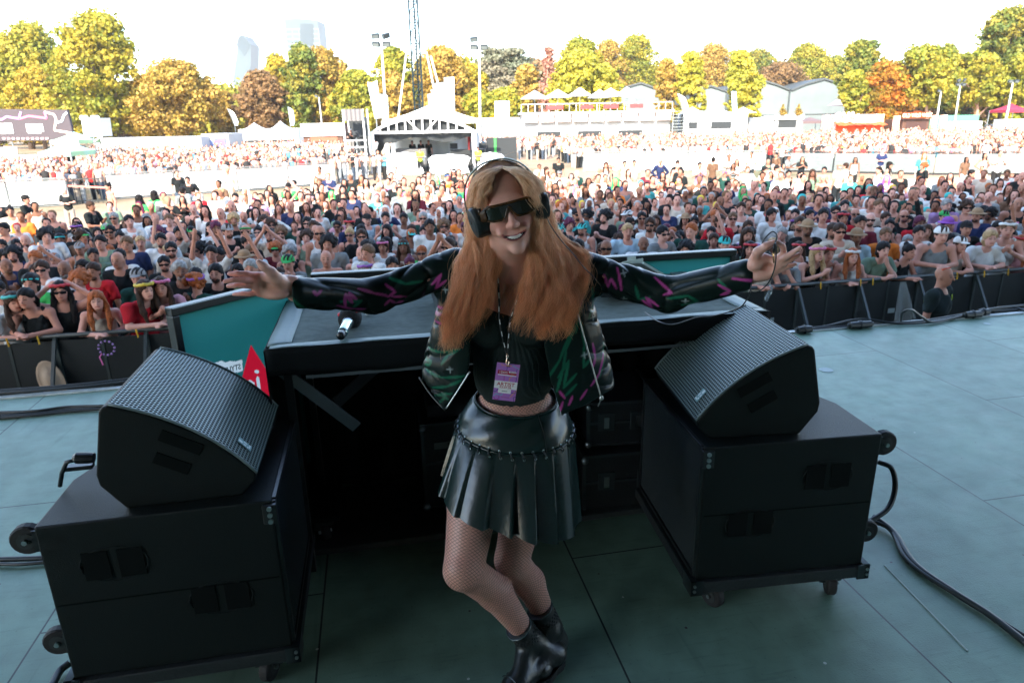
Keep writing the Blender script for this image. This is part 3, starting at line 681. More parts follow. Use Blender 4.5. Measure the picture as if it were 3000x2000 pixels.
t = empty('low_dolly', G(935, 1590, .0), YAW, 'low black board on casters between the left subwoofer and the table', 'dolly')
MB().b2((-.12, 0, .10), (.10, .3, .125)).build('board', M_black, t, bevel=.003); wheel(t, (.03, .02, .045), .045, (1, .3, 0)); MB().b2((.0, .0, .085), (.07, .06, .10)).bar((.005, .02, .05), (.01, .02, .10), .005, .04).build('caster_fork', mat('dark_steel'), t)
# ================================================================ FIELD
def ground_mat():
    m = bpy.data.materials.new('field_ground'); m.use_nodes = True; nt = m.node_tree; b = nt.nodes['Principled BSDF']; L = nt.links.new; N = nt.nodes.new
    tc = N('ShaderNodeTexCoord')
    n1 = N('ShaderNodeTexNoise'); n1.inputs['Scale'].default_value = .12; n1.inputs['Detail'].default_value = 9; L(tc.outputs['Object'], n1.inputs['Vector'])
    r1 = N('ShaderNodeValToRGB'); e = r1.color_ramp.elements
    e[0].position = .36; e[0].color = (.12, .11, .045, 1); e[1].position = .62; e[1].color = (.36, .24, .15, 1); q = e.new(.48); q.color = (.27, .19, .11, 1)
    L(n1.outputs['Fac'], r1.inputs[0])
    n2 = N('ShaderNodeTexNoise'); n2.inputs['Scale'].default_value = 6; n2.inputs['Detail'].default_value = 6; L(tc.outputs['Object'], n2.inputs['Vector'])
    mx = N('ShaderNodeMix'); mx.data_type = 'RGBA'; mx.blend_type = 'MULTIPLY'; mx.inputs['Factor'].default_value = .5; L(r1.outputs[0], mx.inputs[6])
    r2 = N('ShaderNodeValToRGB'); r2.color_ramp.elements[0].position = .35; r2.color_ramp.elements[0].color = (.5, .5, .5, 1); r2.color_ramp.elements[1].position = .6; L(n2.outputs['Fac'], r2.inputs[0]); L(r2.outputs[0], mx.inputs[7])
    L(mx.outputs[2], b.inputs['Base Color']); b.inputs['Roughness'].default_value = .95; return m
o = MB().box((0, 900, GZ-.5), (5000, 4000, 1)).build('ground', ground_mat()); setp(o, 'trampled sandy field with worn grass', kind='structure')
o = MB().add([(9, 30, GZ+.004), (15, 27, GZ+.004), (23, 30, GZ+.004), (34, 36, GZ+.004), (30, 38, GZ+.004), (14, 37, GZ+.004)], [(0, 1, 2, 3, 4, 5)]).build('sand_path', mat('pale_sand', (.5, .42, .34), .9, var=.2, vs_=1)); setp(o, 'bare pale sand path behind the crowd', kind='structure')
M_pw = mat('sheet_white', (.62, .64, .62), .6, var=.12, vs_=3)
M_clear = mat('clear_sheet', (.20, .24, .235), .3, alpha=.7, var=.2, vs_=4)
M_fence = mat('fence_black', (.02, .026, .028), .45)
M_post = mat('post_steel', (.28, .31, .31), .5, metal=.6)
# ---- second barrier line, panel by panel
def panel_run(pts, w, sheet, labfn, grp, h=1.15):
    k = 0
    for (a, b) in zip(pts[:-1], pts[1:]):
        a, b = Vector(a), Vector(b); L = (b-a).length; n = max(1, round(L/w)); d = (b-a)/n; rz = math.atan2(d.y, d.x)
        for i in range(n):
            p = a+d*i; t = empty('crowd_barrier', (p.x, p.y, GZ), rz, labfn(k), 'barrier', grp); l = d.length
            MB().b2((.04, -.02, .12), (l-.04, 0, h)).build('sheet', sheet, t, bevel=.05, seg=2)
            f = MB().tube([(0, 0, 0), (0, 0, h+.05), (l, 0, h+.05), (l, 0, 0)], .022, 6).bar((0, 0, .05), (l, 0, .05), .03).bar((0, .0, h+.12), (l, 0, h+.12), .04)
            f.bar((0, 0, h), (0, .9, 0), .03).bar((.02, .9, .01), (l, .9, .01), .03)
            f.build('frame', M_fence if sheet is M_clear else M_post, t)
            MB().bar((.05, -.03, h*.5), (l-.05, -.03, h*.5), .012).build('rail', M_post, t); k += 1
    return k
GB = 'sheeted barriers across the field'
ordw = ['first', 'second', 'third', 'fourth', 'fifth', 'sixth', 'seventh', 'eighth', 'ninth', 'tenth', 'eleventh', 'twelfth', 'thirteenth', 'fourteenth', 'fifteenth', 'sixteenth']
g_ = lambda px, py: G(px, py, GZ)
panel_run([g_(-150, 622), g_(208, 603)], 3.0, M_pw, lambda k: 'white sheeted barrier panel, %s from the left frame edge' % ordw[k], GB)
panel_run([g_(322, 586), g_(700, 562), g_(985, 540)], 2.6, M_pw, lambda k: 'white sheeted barrier panel, %s right of the left gap' % ordw[k], GB)
panel_run([(5, 47), (9.4, 46.5), (16.2, 44.3)], 2.6, M_pw, lambda k: 'white sheeted barrier panel, %s right of the mixing tent' % ordw[k], GB)
panel_run([(17.4, 43.8), (24, 39.5), (36, 36.5)], 2.3, M_clear, lambda k: 'grey see-through barrier panel, %s counted from its white neighbour' % ordw[k], GB)
# small gate of open railings in the left gap
t = empty('railing_gate', g_(212, 598), R(8), 'open grey railing gate in the left barrier gap', 'gate')
m = MB()
for i in range(9): m.bar((i*.23, 0, 0), (i*.23, 0, 1.15), .03)
m.bar((0, 0, 1.15), (1.9, 0, 1.15), .05).bar((0, 0, .12), (1.9, 0, .12), .05); m.build('railings', M_fence, t)
MB().bar((0, -.05, .85), (1.9, -.05, .7), .02, .08).build('barrier_tape', mat('tape_rw', (.75, .2, .15), .5), t)
t = empty('railing_gate', (16.2, 44.2, GZ), R(-14), 'open railing gate with dark posts in the right barrier gap', 'gate')
m = MB()
for i in range(6): m.bar((i*.22, 0, 0), (i*.22, 0, 1.3), .04)
m.bar((0, 0, 1.3), (1.2, 0, 1.3), .05); m.build('railings', M_fence, t)
MB().b2((-.7, .3, 0), (-.25, .7, 1.0)).build('bin', mat('bin_green', (.03, .22, .08), .5), t)

# ---- helpers for far things: pixel box at depth Y, standing on the ground unless bottom given
def wz(px, py, Y): return P(px, py, Y)
def pxbox(px0, px1, pyt, Y, depth=1.0, pyb=None):
    a = P(px0, pyt, Y); b = P(px1, pyt, Y); zb = GZ if pyb is None else P((px0+px1)/2, pyb, Y).z
    return a.x, b.x, (a.z+b.z)/2, zb
M_tent = mat('tent_white', (.72, .73, .72), .7, var=.06, vs_=2)
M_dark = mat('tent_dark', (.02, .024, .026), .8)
M_brown = mat('stall_brown', (.09, .04, .024), .8)
def canopy(name, lab, px0, px1, pye, pyt, Y, depth=3, c=None, cat='tent', grp=None, legs=True, pyb=None, fringe=.3):
    """peaked canopy from eave height pye to peak pyt"""
    x0, x1, ze, zb = pxbox(px0, px1, pye, Y, pyb=pyb); zt = P((px0+px1)/2, pyt, Y).z; w = x1-x0; c = c or M_tent
    t = empty(name, (x0, Y, zb), 0, lab, cat, grp); h = ze-zb; d = depth
    m = MB(); n = 6; cx, cy = w/2, d/2
    for (ax, ay), (bx, by) in zip([(0, 0), (w, 0), (w, d), (0, d)], [(w, 0), (w, d), (0, d), (0, 0)]):
        for i in range(n):
            f0, f1 = i/n, (i+1)/n; g0, g1 = f0**1.35, f1**1.35
            q = lambda x, y, f, g: (x+(cx-x)*f, y+(cy-y)*f, h+(zt-ze)*g)
            m.add([q(ax, ay, f0, g0), q(bx, by, f0, g0), q(bx, by, f1, g1), q(ax, ay, f1, g1)], [(0, 1, 2, 3)])
        m.add([(ax, ay, h-fringe), (bx, by, h-fringe), (bx, by, h), (ax, ay, h)], [(0, 1, 2, 3)])
    m.build('canopy', c, t, solid=.02)
    if legs:
        for (x, y) in ((0, 0), (w, 0), (w, d), (0, d)): MB().b2((x-.04, y-.04, 0), (x+.04, y+.04, h)).build('leg', M_post, t)
    return t
# ---- mixing tent (front of house)
YF = 50.0
def F(px, py, Y=YF): return P(px, py, Y)
x0, x1 = F(1088, 380).x, F(1388, 372).x; zt = F(1240, 376).z
t = empty('mixing_tent', (x0, YF, GZ), 0, 'open mixing tent with curved white truss roof in mid-field', 'tent'); W_ = x1-x0; hE = zt-GZ-.25
tr = MB(); arcp = [(W_*i/12, -.0, hE+.95*math.sin(math.pi*i/12)**.8) for i in range(13)]
tr.tube(arcp, .09, 6); tr.bar((-.4, 0, hE), (W_+1.2, 0, hE), .16, .16)
for i in range(1, 12): tr.bar((W_*i/12, 0, hE), arcp[i], .1)
tr.bar((W_*4.2/12, 0, hE+.85), (W_*5.6/12, 0, hE+.05), .08).bar((W_*7.8/12, 0, hE+.85), (W_*6.4/12, 0, hE+.05), .08)
tr.build('roof_truss', M_white, t); MB().prism([(.1, hE)]+[(max(.1, min(W_-.1, p[0])), p[2]-.05) for p in arcp]+[(W_-.1, hE)], 'y', .35, .4).build('gable_shade', M_dark, t); MB().grid(lambda a, b: (W_*a, .45+.1*math.sin(a*30), hE-b*(.55+.18*math.sin(a*11))), 60, 3).build('beam_shade', M_dark, t)  # dark gable and valance sheets stand in for the shaded tent interior
MB().grid(lambda a, b: (W_*a, .1+b*6, hE-.1+.95*math.sin(math.pi*a)**.8), 13, 3).build('roof_sheet', M_dark, t, solid=.04)
for (x, y) in ((0, 0), (W_, 0), (0, 6), (W_, 6)): MB().b2((x-.15, y-.15, 0), (x+.15, y+.15, hE)).build('post', M_white, t)
MB().grid(lambda a, b: (.3+a*(W_-.6), 6-.2*math.sin(a*20), hE-.3-.3*abs(math.sin(a*9))-b*(hE-.9)), 60, 3).build('back_sheet', M_tent, t)
MB().grid(lambda a, b: (.1+.3*math.sin(b*6), .1+a*3, hE-.1-b*2.3), 6, 8).build('side_curtain', M_dark, t); MB().grid(lambda a, b: (W_-.1-.25*math.sin(b*5), .1+a*3, hE-.1-b*3), 6, 8).build('side_curtain', M_dark, t)
MB().b2((.3, .3, 0), (W_-.3, 5.5, .35)).build('platform', M_dark, t)
o = MB().b2((0, 0, 0), (2.3, 1, 1.2)).build('mixing_desk', mat('desk_grey', (.1, .1, .1), .6), loc=(x0+1.3, YF+1.5, GZ+.36), bevel=.1); setp(o, 'grey covered mixing desk at left inside the tent', 'desk')
t = empty('mixing_desk', (x0+5.3, YF+1.5, GZ+.36), 0, 'black mixing desk with two screens at right inside the tent', 'desk')
MB().b2((0, 0, .7), (2.6, .9, 1.05)).build('desk_top', M_dark, t); MB().b2((.1, .1, 0), (2.5, .8, .7)).build('desk_base', M_dark, t)
for x in (.0, 2.1): MB().b2((x, .2, 1.1), (x+.55, .25, 1.5)).build('screen', M_dark, t)
for (px0, px1, pyt, lab, Y) in ((1128, 1238, 447, 'big white sheet-covered equipment heap before the mixing tent', 48.2), (1262, 1370, 452, 'white covered heap right of centre before the mixing tent', 48.4), (1398, 1470, 447, 'white covered heap right of the mixing tent', 48)):
    x_0, x_1, z_t, zb = pxbox(px0, px1, pyt, Y); w = x_1-x_0; h = z_t-zb; s_ = random.Random(px0)
    o = MB().grid(lambda a, b: (w*(-.05+1.1*a)+.1*math.sin(b*5+a*9), -.9*(1-b)-.05*math.sin(a*26)*(1-b), h*min(1, b*1.25)*(1-.25*(2*a-1)**4)+.03*math.sin(a*15)), 24, 10).build('covered_heap', M_tent, loc=(x_0, Y, GZ), smooth=True)
    MB().grid(lambda a, b: (w*(-.05+1.1*a), b*1.2, h*(1-.25*(2*a-1)**4)*(1-.1*b)), 24, 3).build('cover_top', M_tent, o, smooth=True); setp(o, lab, 'cover')
# white peaked tent behind
canopy('marquee', 'white peaked marquee behind the mixing tent', 1118, 1400, 352, 298, 58, 8)
# camera tower
YT = 48.0; x0, x1, zt, zb = pxbox(1003, 1062, 320, YT); w = x1-x0; h = zt-zb
t = empty('camera_tower', (x0, YT, GZ), 0, 'scaffold camera tower with grey cloth top left of the mixing tent', 'tower')
for (x, y) in ((0, 0), (w, 0), (0, 1.5), (w, 1.5)): MB().b2((x-.05, y-.05, 0), (x+.05, y+.05, h)).build('post', M_white, t)
for z in (.25, .95, 1.35, 1.8, 2.25): MB().b2((-.1, -.05, z), (w+.1, .05, z+.08)).build('rail', M_white, t)
MB().b2((0, 0, 1.25), (w, 1.5, 1.32)).build('platform', M_brown, t)
MB().grid(lambda a, b: (-.03+a*(w+.06), -.08+.05*math.sin(a*30), h-b*.75), 40, 2).build('top_cloth', mat('cloth_grey', (.16, .15, .15), .9), t, solid=.02)
MB().b2((.05, 1.3, 1.3), (w-.05, 1.4, h-.5)).build('back_cloth', M_dark, t)
MB().b2((.15, .3, .05), (w-.15, 1.2, .7)).build('equipment_rack', M_dark, t)
# fence around the tent (black railings)
t = empty('railing_fence', (F(975, 500).x, 46.5, GZ), R(2), 'black railing fence in front of the mixing tent', 'fence')
m = MB()
for i in range(61): m.bar((i*.2, 0, .1), (i*.2, 0, 1.1), .02)
m.bar((0, 0, 1.12), (12, 0, 1.12), .06).bar((0, 0, .1), (12, 0, .1), .04); m.build('railings', M_fence, t)
t = empty('black_gate_screen', (P(1425, 410, 52).x, 52, GZ), 0, 'black cloth screen with a green stripe right of the mixing tent', 'screen')
MB().b2((0, 0, 0), (2.2, .06, 2.2)).build('cloth', M_dark, t); MB().b2((.55, -.02, .7), (.72, -.001, 2.2)).build('stripe', mat('stripe_green', (.03, .3, .05), .6), t)
MB().b2((-1.35, -.3, 0), (-1.15, -.1, 2.6)).build('red_cloth', mat('cloth_red', (.6, .03, .02), .7), t)
# ---- lattice mast
YM = 62.0; x0 = P(1216, 340, YM).x; x1 = P(1241, 340, YM).x; w = x1-x0
t = empty('lattice_mast', (x0, YM, GZ), 0, 'tall thin dark lattice mast rising behind the mixing tent', 'mast'); Hm = 24
m = MB()
for (x, y) in ((0, 0), (w, 0), (w/2, w*.8)): m.bar((x, y, 0), (x, y, Hm), .13)
z = 0; i = 0
while z < Hm-.8:
    m.bar((0, 0, z), (w, 0, z), .08).bar((0, 0, z) if i % 2 else (w, 0, z), (w, 0, z+.8) if i % 2 else (0, 0, z+.8), .07).bar((0, 0, z), (w/2, w*.8, z+.8), .03).bar((w/2, w*.8, z), (w, 0, z+.8), .03); z += .8; i += 1
m.build('lattice', mat('mast_teal', (.012, .022, .026), .8, spec=.1), t)
for z in (17.2, 18.6):
    for x in (0, w): MB().b2((x-.06, -.06, z), (x+.06, .06, z+.7)).build('red_band', mat('band_red', (.55, .03, .03), .5), t)
for (a, b, lb, Y) in (((1190, 160), (1168, 335), 'pale thin pole leaning left of the lattice mast', 60), ((1249, 152), (1272, 262), 'pale thin pole leaning right of the lattice mast', 60), ((1262, 165), (1288, 262), 'second pale thin pole right of the lattice mast', 60.5)):
    q = P(*a, Y); r_ = P(*b, Y); dd = (r_-q); g2 = r_+dd*((GZ-r_.z)/dd.z)
    setp(MB().tube([q, g2], .07, 6).build('guy_pole', M_white), lb, 'pole')
# ---- flood light masts
def mast(px, pyt, Y, lab, pxb=None, pyb=350, heads=4, sc=1.0, r=.13, grp='floodlight masts'):
    a = P(px, pyt, Y); x = P(pxb or px, pyb, Y).x
    t = empty('floodlight_mast', (x, Y, GZ), 0, lab, 'light mast', grp); h = a.z-GZ
    MB().tube([(0, 0, 0), (a.x-x, 0, h)], [r*1.3, r*.8], 10).build('pole', mat('mast_white', (.55, .58, .58), .5), t, smooth=True)
    for i in range(heads):
        xx = a.x-x+(i % 2-.5)*1.1*sc; zz = h+.25*sc+(i//2)*.8*sc
        hd = MB().box((xx, -.1, zz), (.85*sc, .35*sc, .5*sc), Matrix.Rotation(R(25), 3, 'X') @ Matrix.Rotation(R(20*(i-1)), 3, 'Z')).build('floodlight', mat('flood_grey', (.03, .04, .045), .4, metal=.3), t, bevel=.05)
        MB().box((xx, -.1-.19*sc, zz-.1*sc), (.65*sc, .02, .34*sc), Matrix.Rotation(R(25), 3, 'X') @ Matrix.Rotation(R(20*(i-1)), 3, 'Z')).build('lens', mat('lens', (.12, .14, .14), .3), hd)
        MB().bar((a.x-x, 0, h), (xx, 0, zz), .06*sc).build('bracket', M_post, hd)
    return t
mast(1118, 138, 78, 'tall white floodlight mast left of the lattice mast', 1131, 350)
mast(1404, 146, 82, 'tall white floodlight mast above the headphones', 1405, 350, heads=3)
mast(2813, 252, 88, 'white mast with lamp cluster before the pale-trunked tree', 2800, 350, sc=.6, r=.09)
mast(2967, 243, 80, 'white lamp mast near the right frame edge', 2950, 350, sc=.6, r=.09, heads=2)
mast(2757, 270, 84, 'short white lamp mast right of the timber stall', 2745, 350, sc=.5, r=.09, heads=1)
mast(934, 285, 90, 'small white street lamp in front of the orange tree', 944, 360, sc=.5, r=.07, heads=1)
# ---- banners and feather flags
def board(name, lab, quad, Y, c, marks=None, cat='banner', grp=None, thick=.06, mm=None):
    q = [P(x, y, Y) for x, y in quad]; o0 = q[0].copy()
    t = empty(name, o0, 0, lab, cat, grp)
    MB().prism([((p-o0).x, (p-o0).z) for p in q], 'y', 0, thick).build('cloth', c, t)
    if marks:
        m = MB()
        for (a, b, c_, d) in marks:
            p0 = P(a, b, Y)-o0; p1 = P(c_, d, Y)-o0; m.b2((p0.x, -.02, p1.z), (p1.x, -.002, p0.z))
        m.build('printed_pattern', mm or mat('print_grey', (.2, .22, .24), .7), t)
    xb = (min(p.x for p in q)+max(p.x for p in q))/2-o0.x; zb = min(p.z for p in q)-o0.z
    if q[0].z+zb > GZ+.3: MB().tube([(xb, .03, zb), (xb, .03, GZ-o0.z)], .05, 6).build('pole', M_post, t)
    return t
M_fw = mat('flag_white', (.75, .75, .73), .7); M_fb = mat('flag_blue', (.4, .6, .68), .7)
board('tall_banner', 'white vertical banner with red script left of the mast', [(1076, 241), (1091, 243), (1104, 235), (1120, 345), (1098, 348)], 66, M_fw, [(1088, 262, 1094, 268), (1097, 285, 1102, 300), (1101, 310, 1105, 322)], mm=mat('print_pink', (.6, .25, .2), .7))
board('tall_banner', 'pale blue vertical banner beside the red-script banner', [(1113, 276), (1135, 280), (1139, 350), (1120, 352)], 65, M_fb)
board('tall_banner', 'plain white vertical banner right of the mast', [(1252, 277), (1266, 273), (1276, 345), (1262, 348)], 64, M_fw)
board('tall_banner', 'white vertical banner with grey boxes printed down it', [(1271, 245), (1300, 242), (1312, 345), (1285, 345)], 66, M_fw, [(1281, 247, 1300, 252), (1290, 265, 1303, 272), (1289, 286, 1305, 294), (1297, 307, 1308, 316), (1295, 327, 1310, 337)])
board('tall_banner', 'tallest white banner with faint lettering right of the mast', [(1301, 228), (1330, 226), (1333, 342), (1306, 342)], 65, mat('flag_white2', (.8, .8, .78), .7), [(1316, 262, 1320, 266), (1316, 285, 1321, 300)], mm=mat('print_faint', (.5, .5, .5), .7))
board('tall_banner', 'pale blue narrow banner before the grey-box banner', [(1262, 264), (1273, 262), (1288, 342), (1281, 343)], 63, M_fb)
board('display_tower', 'white box display tower left of the bar terrace', [(1449, 297), (1493, 296), (1493, 420), (1451, 420)], 88, M_fw, cat='display', thick=2)
board('dark_box_screen', 'brown-grey box screen below the terrace end', [(1487, 356), (1526, 354), (1527, 400), (1488, 400)], 84, mat('box_brown', (.2, .16, .15), .8), cat='screen', thick=1.5)
def feather(px, pyt, pyb, lab, Y, lean, c=M_fw):
    a = P(px, pyt, Y); b = P(px+lean, pyb, Y); t = empty('feather_flag', b, 0, lab, 'flag', 'feather flags')
    dx, h = a.x-b.x, a.z-b.z; w = h*.26; m = MB(); n = 12; L_ = []; R_ = []
    for i in range(n+1):
        f = i/n; L_.append((dx*f**1.6, f*h)); R_.append((dx*f**1.6+w*(1-max(0, (f-.75)/.25)**2)*(.75 if f < .1 else 1), f*h*.98))
    MB().prism(L_+R_[::-1], 'y', 0, .04).build('cloth', c, t); MB().tube([(0, 0, GZ-b.z), (0, 0, 0), (dx, 0, h)], .03, 6).build('pole', M_post, t)
feather(666, 318, 368, 'white feather flag leaning by the small white tent left', 92, 22)
feather(843, 312, 368, 'pale blue feather flag on the roof of the white food tent', 92, 8, M_fb)
feather(1984, 272, 342, 'white feather flag at the terrace stair end', 84, 20)
feather(2070, 268, 328, 'white upright feather flag behind the marquee peaks', 90, 6)
board('tall_banner', 'pale blue upright banner right of the two feather flags', [(2143, 268), (2157, 268), (2160, 324), (2146, 324)], 90, M_fb)
# ---- left: big printed screen and pop-up tents
M_scr = mat('banner_mauve', (.045, .034, .042), .7)
t = board('printed_hoarding', 'big mauve printed hoarding with neon zigzag lines at left', [(-150, 318), (196, 322), (212, 386), (212, 412), (-150, 414)], 62, M_scr, cat='hoarding', thick=.3)
o0 = Vector(t.location)
def zz_(pts, c, w=.16):
    m = MB()
    for a, b in zip(pts[:-1], pts[1:]): m.bar(P(*a, 62)-o0+Vector((0, -.03, 0)), P(*b, 62)-o0+Vector((0, -.03, 0)), .03, w, up=(0, 1, 0)) if False else m.bar(P(*a, 62)-o0+Vector((0, -.03, 0)), P(*b, 62)-o0+Vector((0, -.03, 0)), w, .03, up=(0, 1, 0))
    m.build('zigzag_line', c, t)
zz_([(-20, 335), (4, 352), (20, 342), (56, 348), (62, 328)], mat('neon_violet', (.55, .25, .7), .6)); zz_([(56, 349), (86, 340), (138, 347), (130, 328)], mat('neon_pink', (.85, .15, .3), .6))
zz_([(130, 328), (160, 336), (165, 350), (160, 382), (210, 390)], mat('neon_cream', (.85, .65, .55), .6)); zz_([(197, 330), (188, 338), (182, 355), (166, 360)], mat('neon_blue', (.55, .75, .9), .6))
m = MB()
for (a, b, c_, d) in ((-5, 362, 42, 392), (75, 364, 130, 386), (82, 386, 122, 391)):
    p0 = P(a, b, 62)-o0; p1 = P(c_, d, 62)-o0; m.b2((p0.x, -.05, p1.z), (p1.x, -.002, p0.z))
m.build('emblem', M_fw, t, bevel=.1); m = MB()
for i, a in enumerate(range(8, 136, 14)): p0 = P(a, 406, 62)-o0; m.b2((p0.x, -.05, p0.z-.08), (p0.x+.25, -.002, p0.z+.08))
m.build('small_print', mat('print_rose', (.6, .4, .42), .7), t)
p0 = P(22, 376, 62)-o0; MB().b2((p0.x, -.07, p0.z-.15), (p0.x+.35, -.051, p0.z+.15)).build('emblem_patch', mat('patch', (.5, .2, .12), .6), t)
M_tb = mat('canopy_lime_blue', (.35, .55, .3), .7, c2=(.35, .62, .75), vs_=.6, detail=1)
canopy('popup_tent', 'lime and blue pop-up tent partly before the hoarding', 146, 229, 411, 388, 56, 3, M_tb, grp='pop-up tents at left')
canopy('popup_tent', 'nearer lime and blue pop-up tent over a dark counter', 112, 205, 446, 412, 48, 3, M_tb, grp='pop-up tents at left')
o = board('counter', 'dark counter with pale lettering under the nearer pop-up tent', [(128, 450), (204, 447), (206, 474), (130, 478)], 50, M_dark, [(160, 455, 188, 461)], cat='counter', mm=M_fw, thick=.6)
for i, (q, lb) in enumerate((([(-60, 432), (50, 430), (52, 452), (-60, 455)], 'upper grey banner on the scaffold at the left edge'), ([(-60, 455), (52, 453), (108, 452), (110, 474), (-60, 478)], 'lower grey banner on the scaffold at the left edge'), ([(206, 432), (246, 430), (250, 455), (208, 458)], 'grey banner right of the nearer pop-up tent'))):
    board('printed_banner', lb, q, 52, mat('banner_grey', (.22, .21, .22), .7), [(q[0][0]+68, q[0][1]+6, q[0][0]+90, q[0][1]+14)] if i < 2 else [(213, 436, 236, 444)], mm=M_fw, grp='grey scaffold banners')
# timber counter ledge
o = MB().bar(P(-60, 490, 50), P(210, 478, 50), .5, .12).build('counter_ledge', mat('wood_orange', (.4, .16, .07), .7)); setp(o, 'orange timber ledge below the left scaffold banners', 'ledge')
# sign tower
t = board('sign_tower', 'white box sign on scaffold legs beside the big tree', [(238, 350), (290, 346), (298, 400), (246, 402)], 58, M_fw, cat='sign', thick=1.6); o0 = Vector(t.location)
for (a, b) in (((247, 400), (258, 440)), ((297, 398), (303, 436)), ((250, 402), (290, 430)), ((292, 402), (256, 432))):
    MB().bar(P(*a, 58)-o0, P(*b, 58)-o0, .1).build('scaffold_leg', M_white, t)
for a in (241, 251, 273, 284): MB().ell(P(a, 346, 58)-o0, (.22, .2, .2)).build('floodlight', M_white, t, smooth=True)
# long white container wall with stalls
def stall(name, lab, px0, px1, pyt, Y, c, opening=None, depth=4, cat='stall', grp='food stalls', oc=None, fascia=None):
    x0, x1, zt, zb = pxbox(px0, px1, pyt, Y); w = x1-x0; h = zt-GZ
    t = empty(name, (x0, Y, GZ), 0, lab, cat, grp); zf = h*.62
    b = MB().b2((0, 0, 0), (w, depth, h))
    b.build('hull', c, t, bevel=.04)
    for op in opening or []:
        a, d = (op[0]-px0)/(px1-px0)*w, (op[1]-px0)/(px1-px0)*w; z1 = P(op[0], op[2], Y).z-GZ; z0 = P(op[0], op[3], Y).z-GZ
        f = MB().b2((a-.08, -.05, z0-.08), (d+.08, -.003, z1+.08)).build('opening', c if c is not M_tent else M_white, t)
        MB().b2((a, -.07, z0), (d, -.051, z1)).build('opening_fill', oc or M_dark, f)  # flat panel; dark tones stand in for shade inside the opening
    if fascia:
        MB().b2((-.1, -.25, h-.05-fascia[0]), (w+.1, -.06, h+.05)).build('fascia', fascia[1], t, bevel=.02)
    return t
M_wall = mat('container_white', (.45, .45, .44), .6, var=.1, vs_=1.5)
stall('container_row', 'long low white container row left of the posters', 275, 588, 403, 70, M_wall, [(480, 530, 412, 420)], cat='container', grp=None, oc=mat('pale_grey', (.4, .4, .4), .6))
stall('poster_booth', 'white booth with a blue and a reddish poster', 588, 668, 392, 72, M_wall, [(592, 625, 412, 432)], oc=mat('poster_blue', (.15, .2, .4), .5), cat='booth', grp=None)
setp(MB().b2((0, 0, 0), (1.15, .05, .9)).build('poster', mat('poster_violet', (.2, .08, .2), .5, c2=(.05, .12, .4), vs_=3), loc=P(631, 432, 71.9)), 'red and blue poster on the white booth', 'poster')
stall('white_food_tent', 'long white food tent with twin peaks left of the tower', 697, 872, 378, 84, M_tent, [(712, 775, 411, 420), (785, 860, 409, 418)], cat='tent')
canopy('tent_peak', 'left peak on the long white food tent', 715, 752, 378, 360, 84.5, 3, legs=False, pyb=377, fringe=.05, grp='peaks of the white food tents'); canopy('tent_peak', 'right peak on the long white food tent', 792, 832, 377, 355, 84.5, 3, legs=False, pyb=376, fringe=.05, grp='peaks of the white food tents')
stall('food_stall', 'white-fronted brown food stall beside the camera tower', 884, 1000, 363, 76, M_brown, [(905, 985, 392, 415)], fascia=(1.2, M_tent), oc=mat('interior_brown', (.25, .09, .05), .8))  # opening filled with a plain brown panel
stall('container_row', 'low white container row behind the mixing tent', 1395, 1530, 345, 96, M_wall, cat='container', grp=None)
# bar with terrace
YB = 88.0; x0, x1, zd, zb = pxbox(1527, 1965, 322, YB); w = x1-x0; h = zd-GZ
t = empty('terrace_bar', (x0, YB, GZ), 0, 'two-storey white bar with roof terrace and red rail', 'bar')
MB().b2((0, 0, 0), (w, 9, h-.4)).build('hull', M_wall, t); MB().b2((-.3, -.8, h-.4), (w+.3, 9, h-.2)).build('deck', M_white, t)
for i in range(9): MB().b2((w*i/9+.1, -.85, h-1.35), (w*(i+1)/9-.1, -.8, h-.45)).build('front_panel', mat('panel_pink', (.62, .52, .5), .6), t, bevel=.03)
for (a, b) in ((1570, 1645), (1690, 1766), (1810, 1886)):
    xa, xb = (a-1527)/438*w, (b-1527)/438*w
    f = MB().b2((xa, -.1, h-2.95), (xb, -.003, h-1.7)).build('serving_hatch', mat('hatch_grey', (.5, .5, .5), .6), t); MB().b2((xa+.15, -.14, h-3.1), (xb-.1, -.101, h-2.45)).build('opening_fill', M_dark, f)  # flat dark panel in place of the shaded hatch interior
    MB().b2((xa+.8, -.16, h-2.2), (xb-.8, -.11, h-1.9)).build('hatch_sign', mat('sign_tan', (.5, .25, .15), .6), f)
rl = MB().bar((0, -.8, h+.75), (w, -.8, h+.75), .06)
for i in range(23): rl.bar((w*i/22, -.8, h-.2), (w*i/22, -.8, h+.75), .05)
rl.build('terrace_rail', M_white, t)
for (a, b) in ((1600, 1648), (1700, 1735), (1765, 1808), (1842, 1880)): MB().b2(((a-1527)/438*w, -.9, h+.1), ((b-1527)/438*w, -.84, h+.6)).build('red_banner', mat('rail_red', (.55, .03, .03), .6), t)
st_ = MB()
for i in range(12): st_.b2((w+.1, -1.2-.0*i, i*.36), (w+1.5, .6, i*.36+.06))
st_.b2((w, -1.3, 0), (w+.08, -1.2, h)).b2((w+1.5, -1.3, 0), (w+1.58, -1.2, h)).build('stairs', M_post, t)
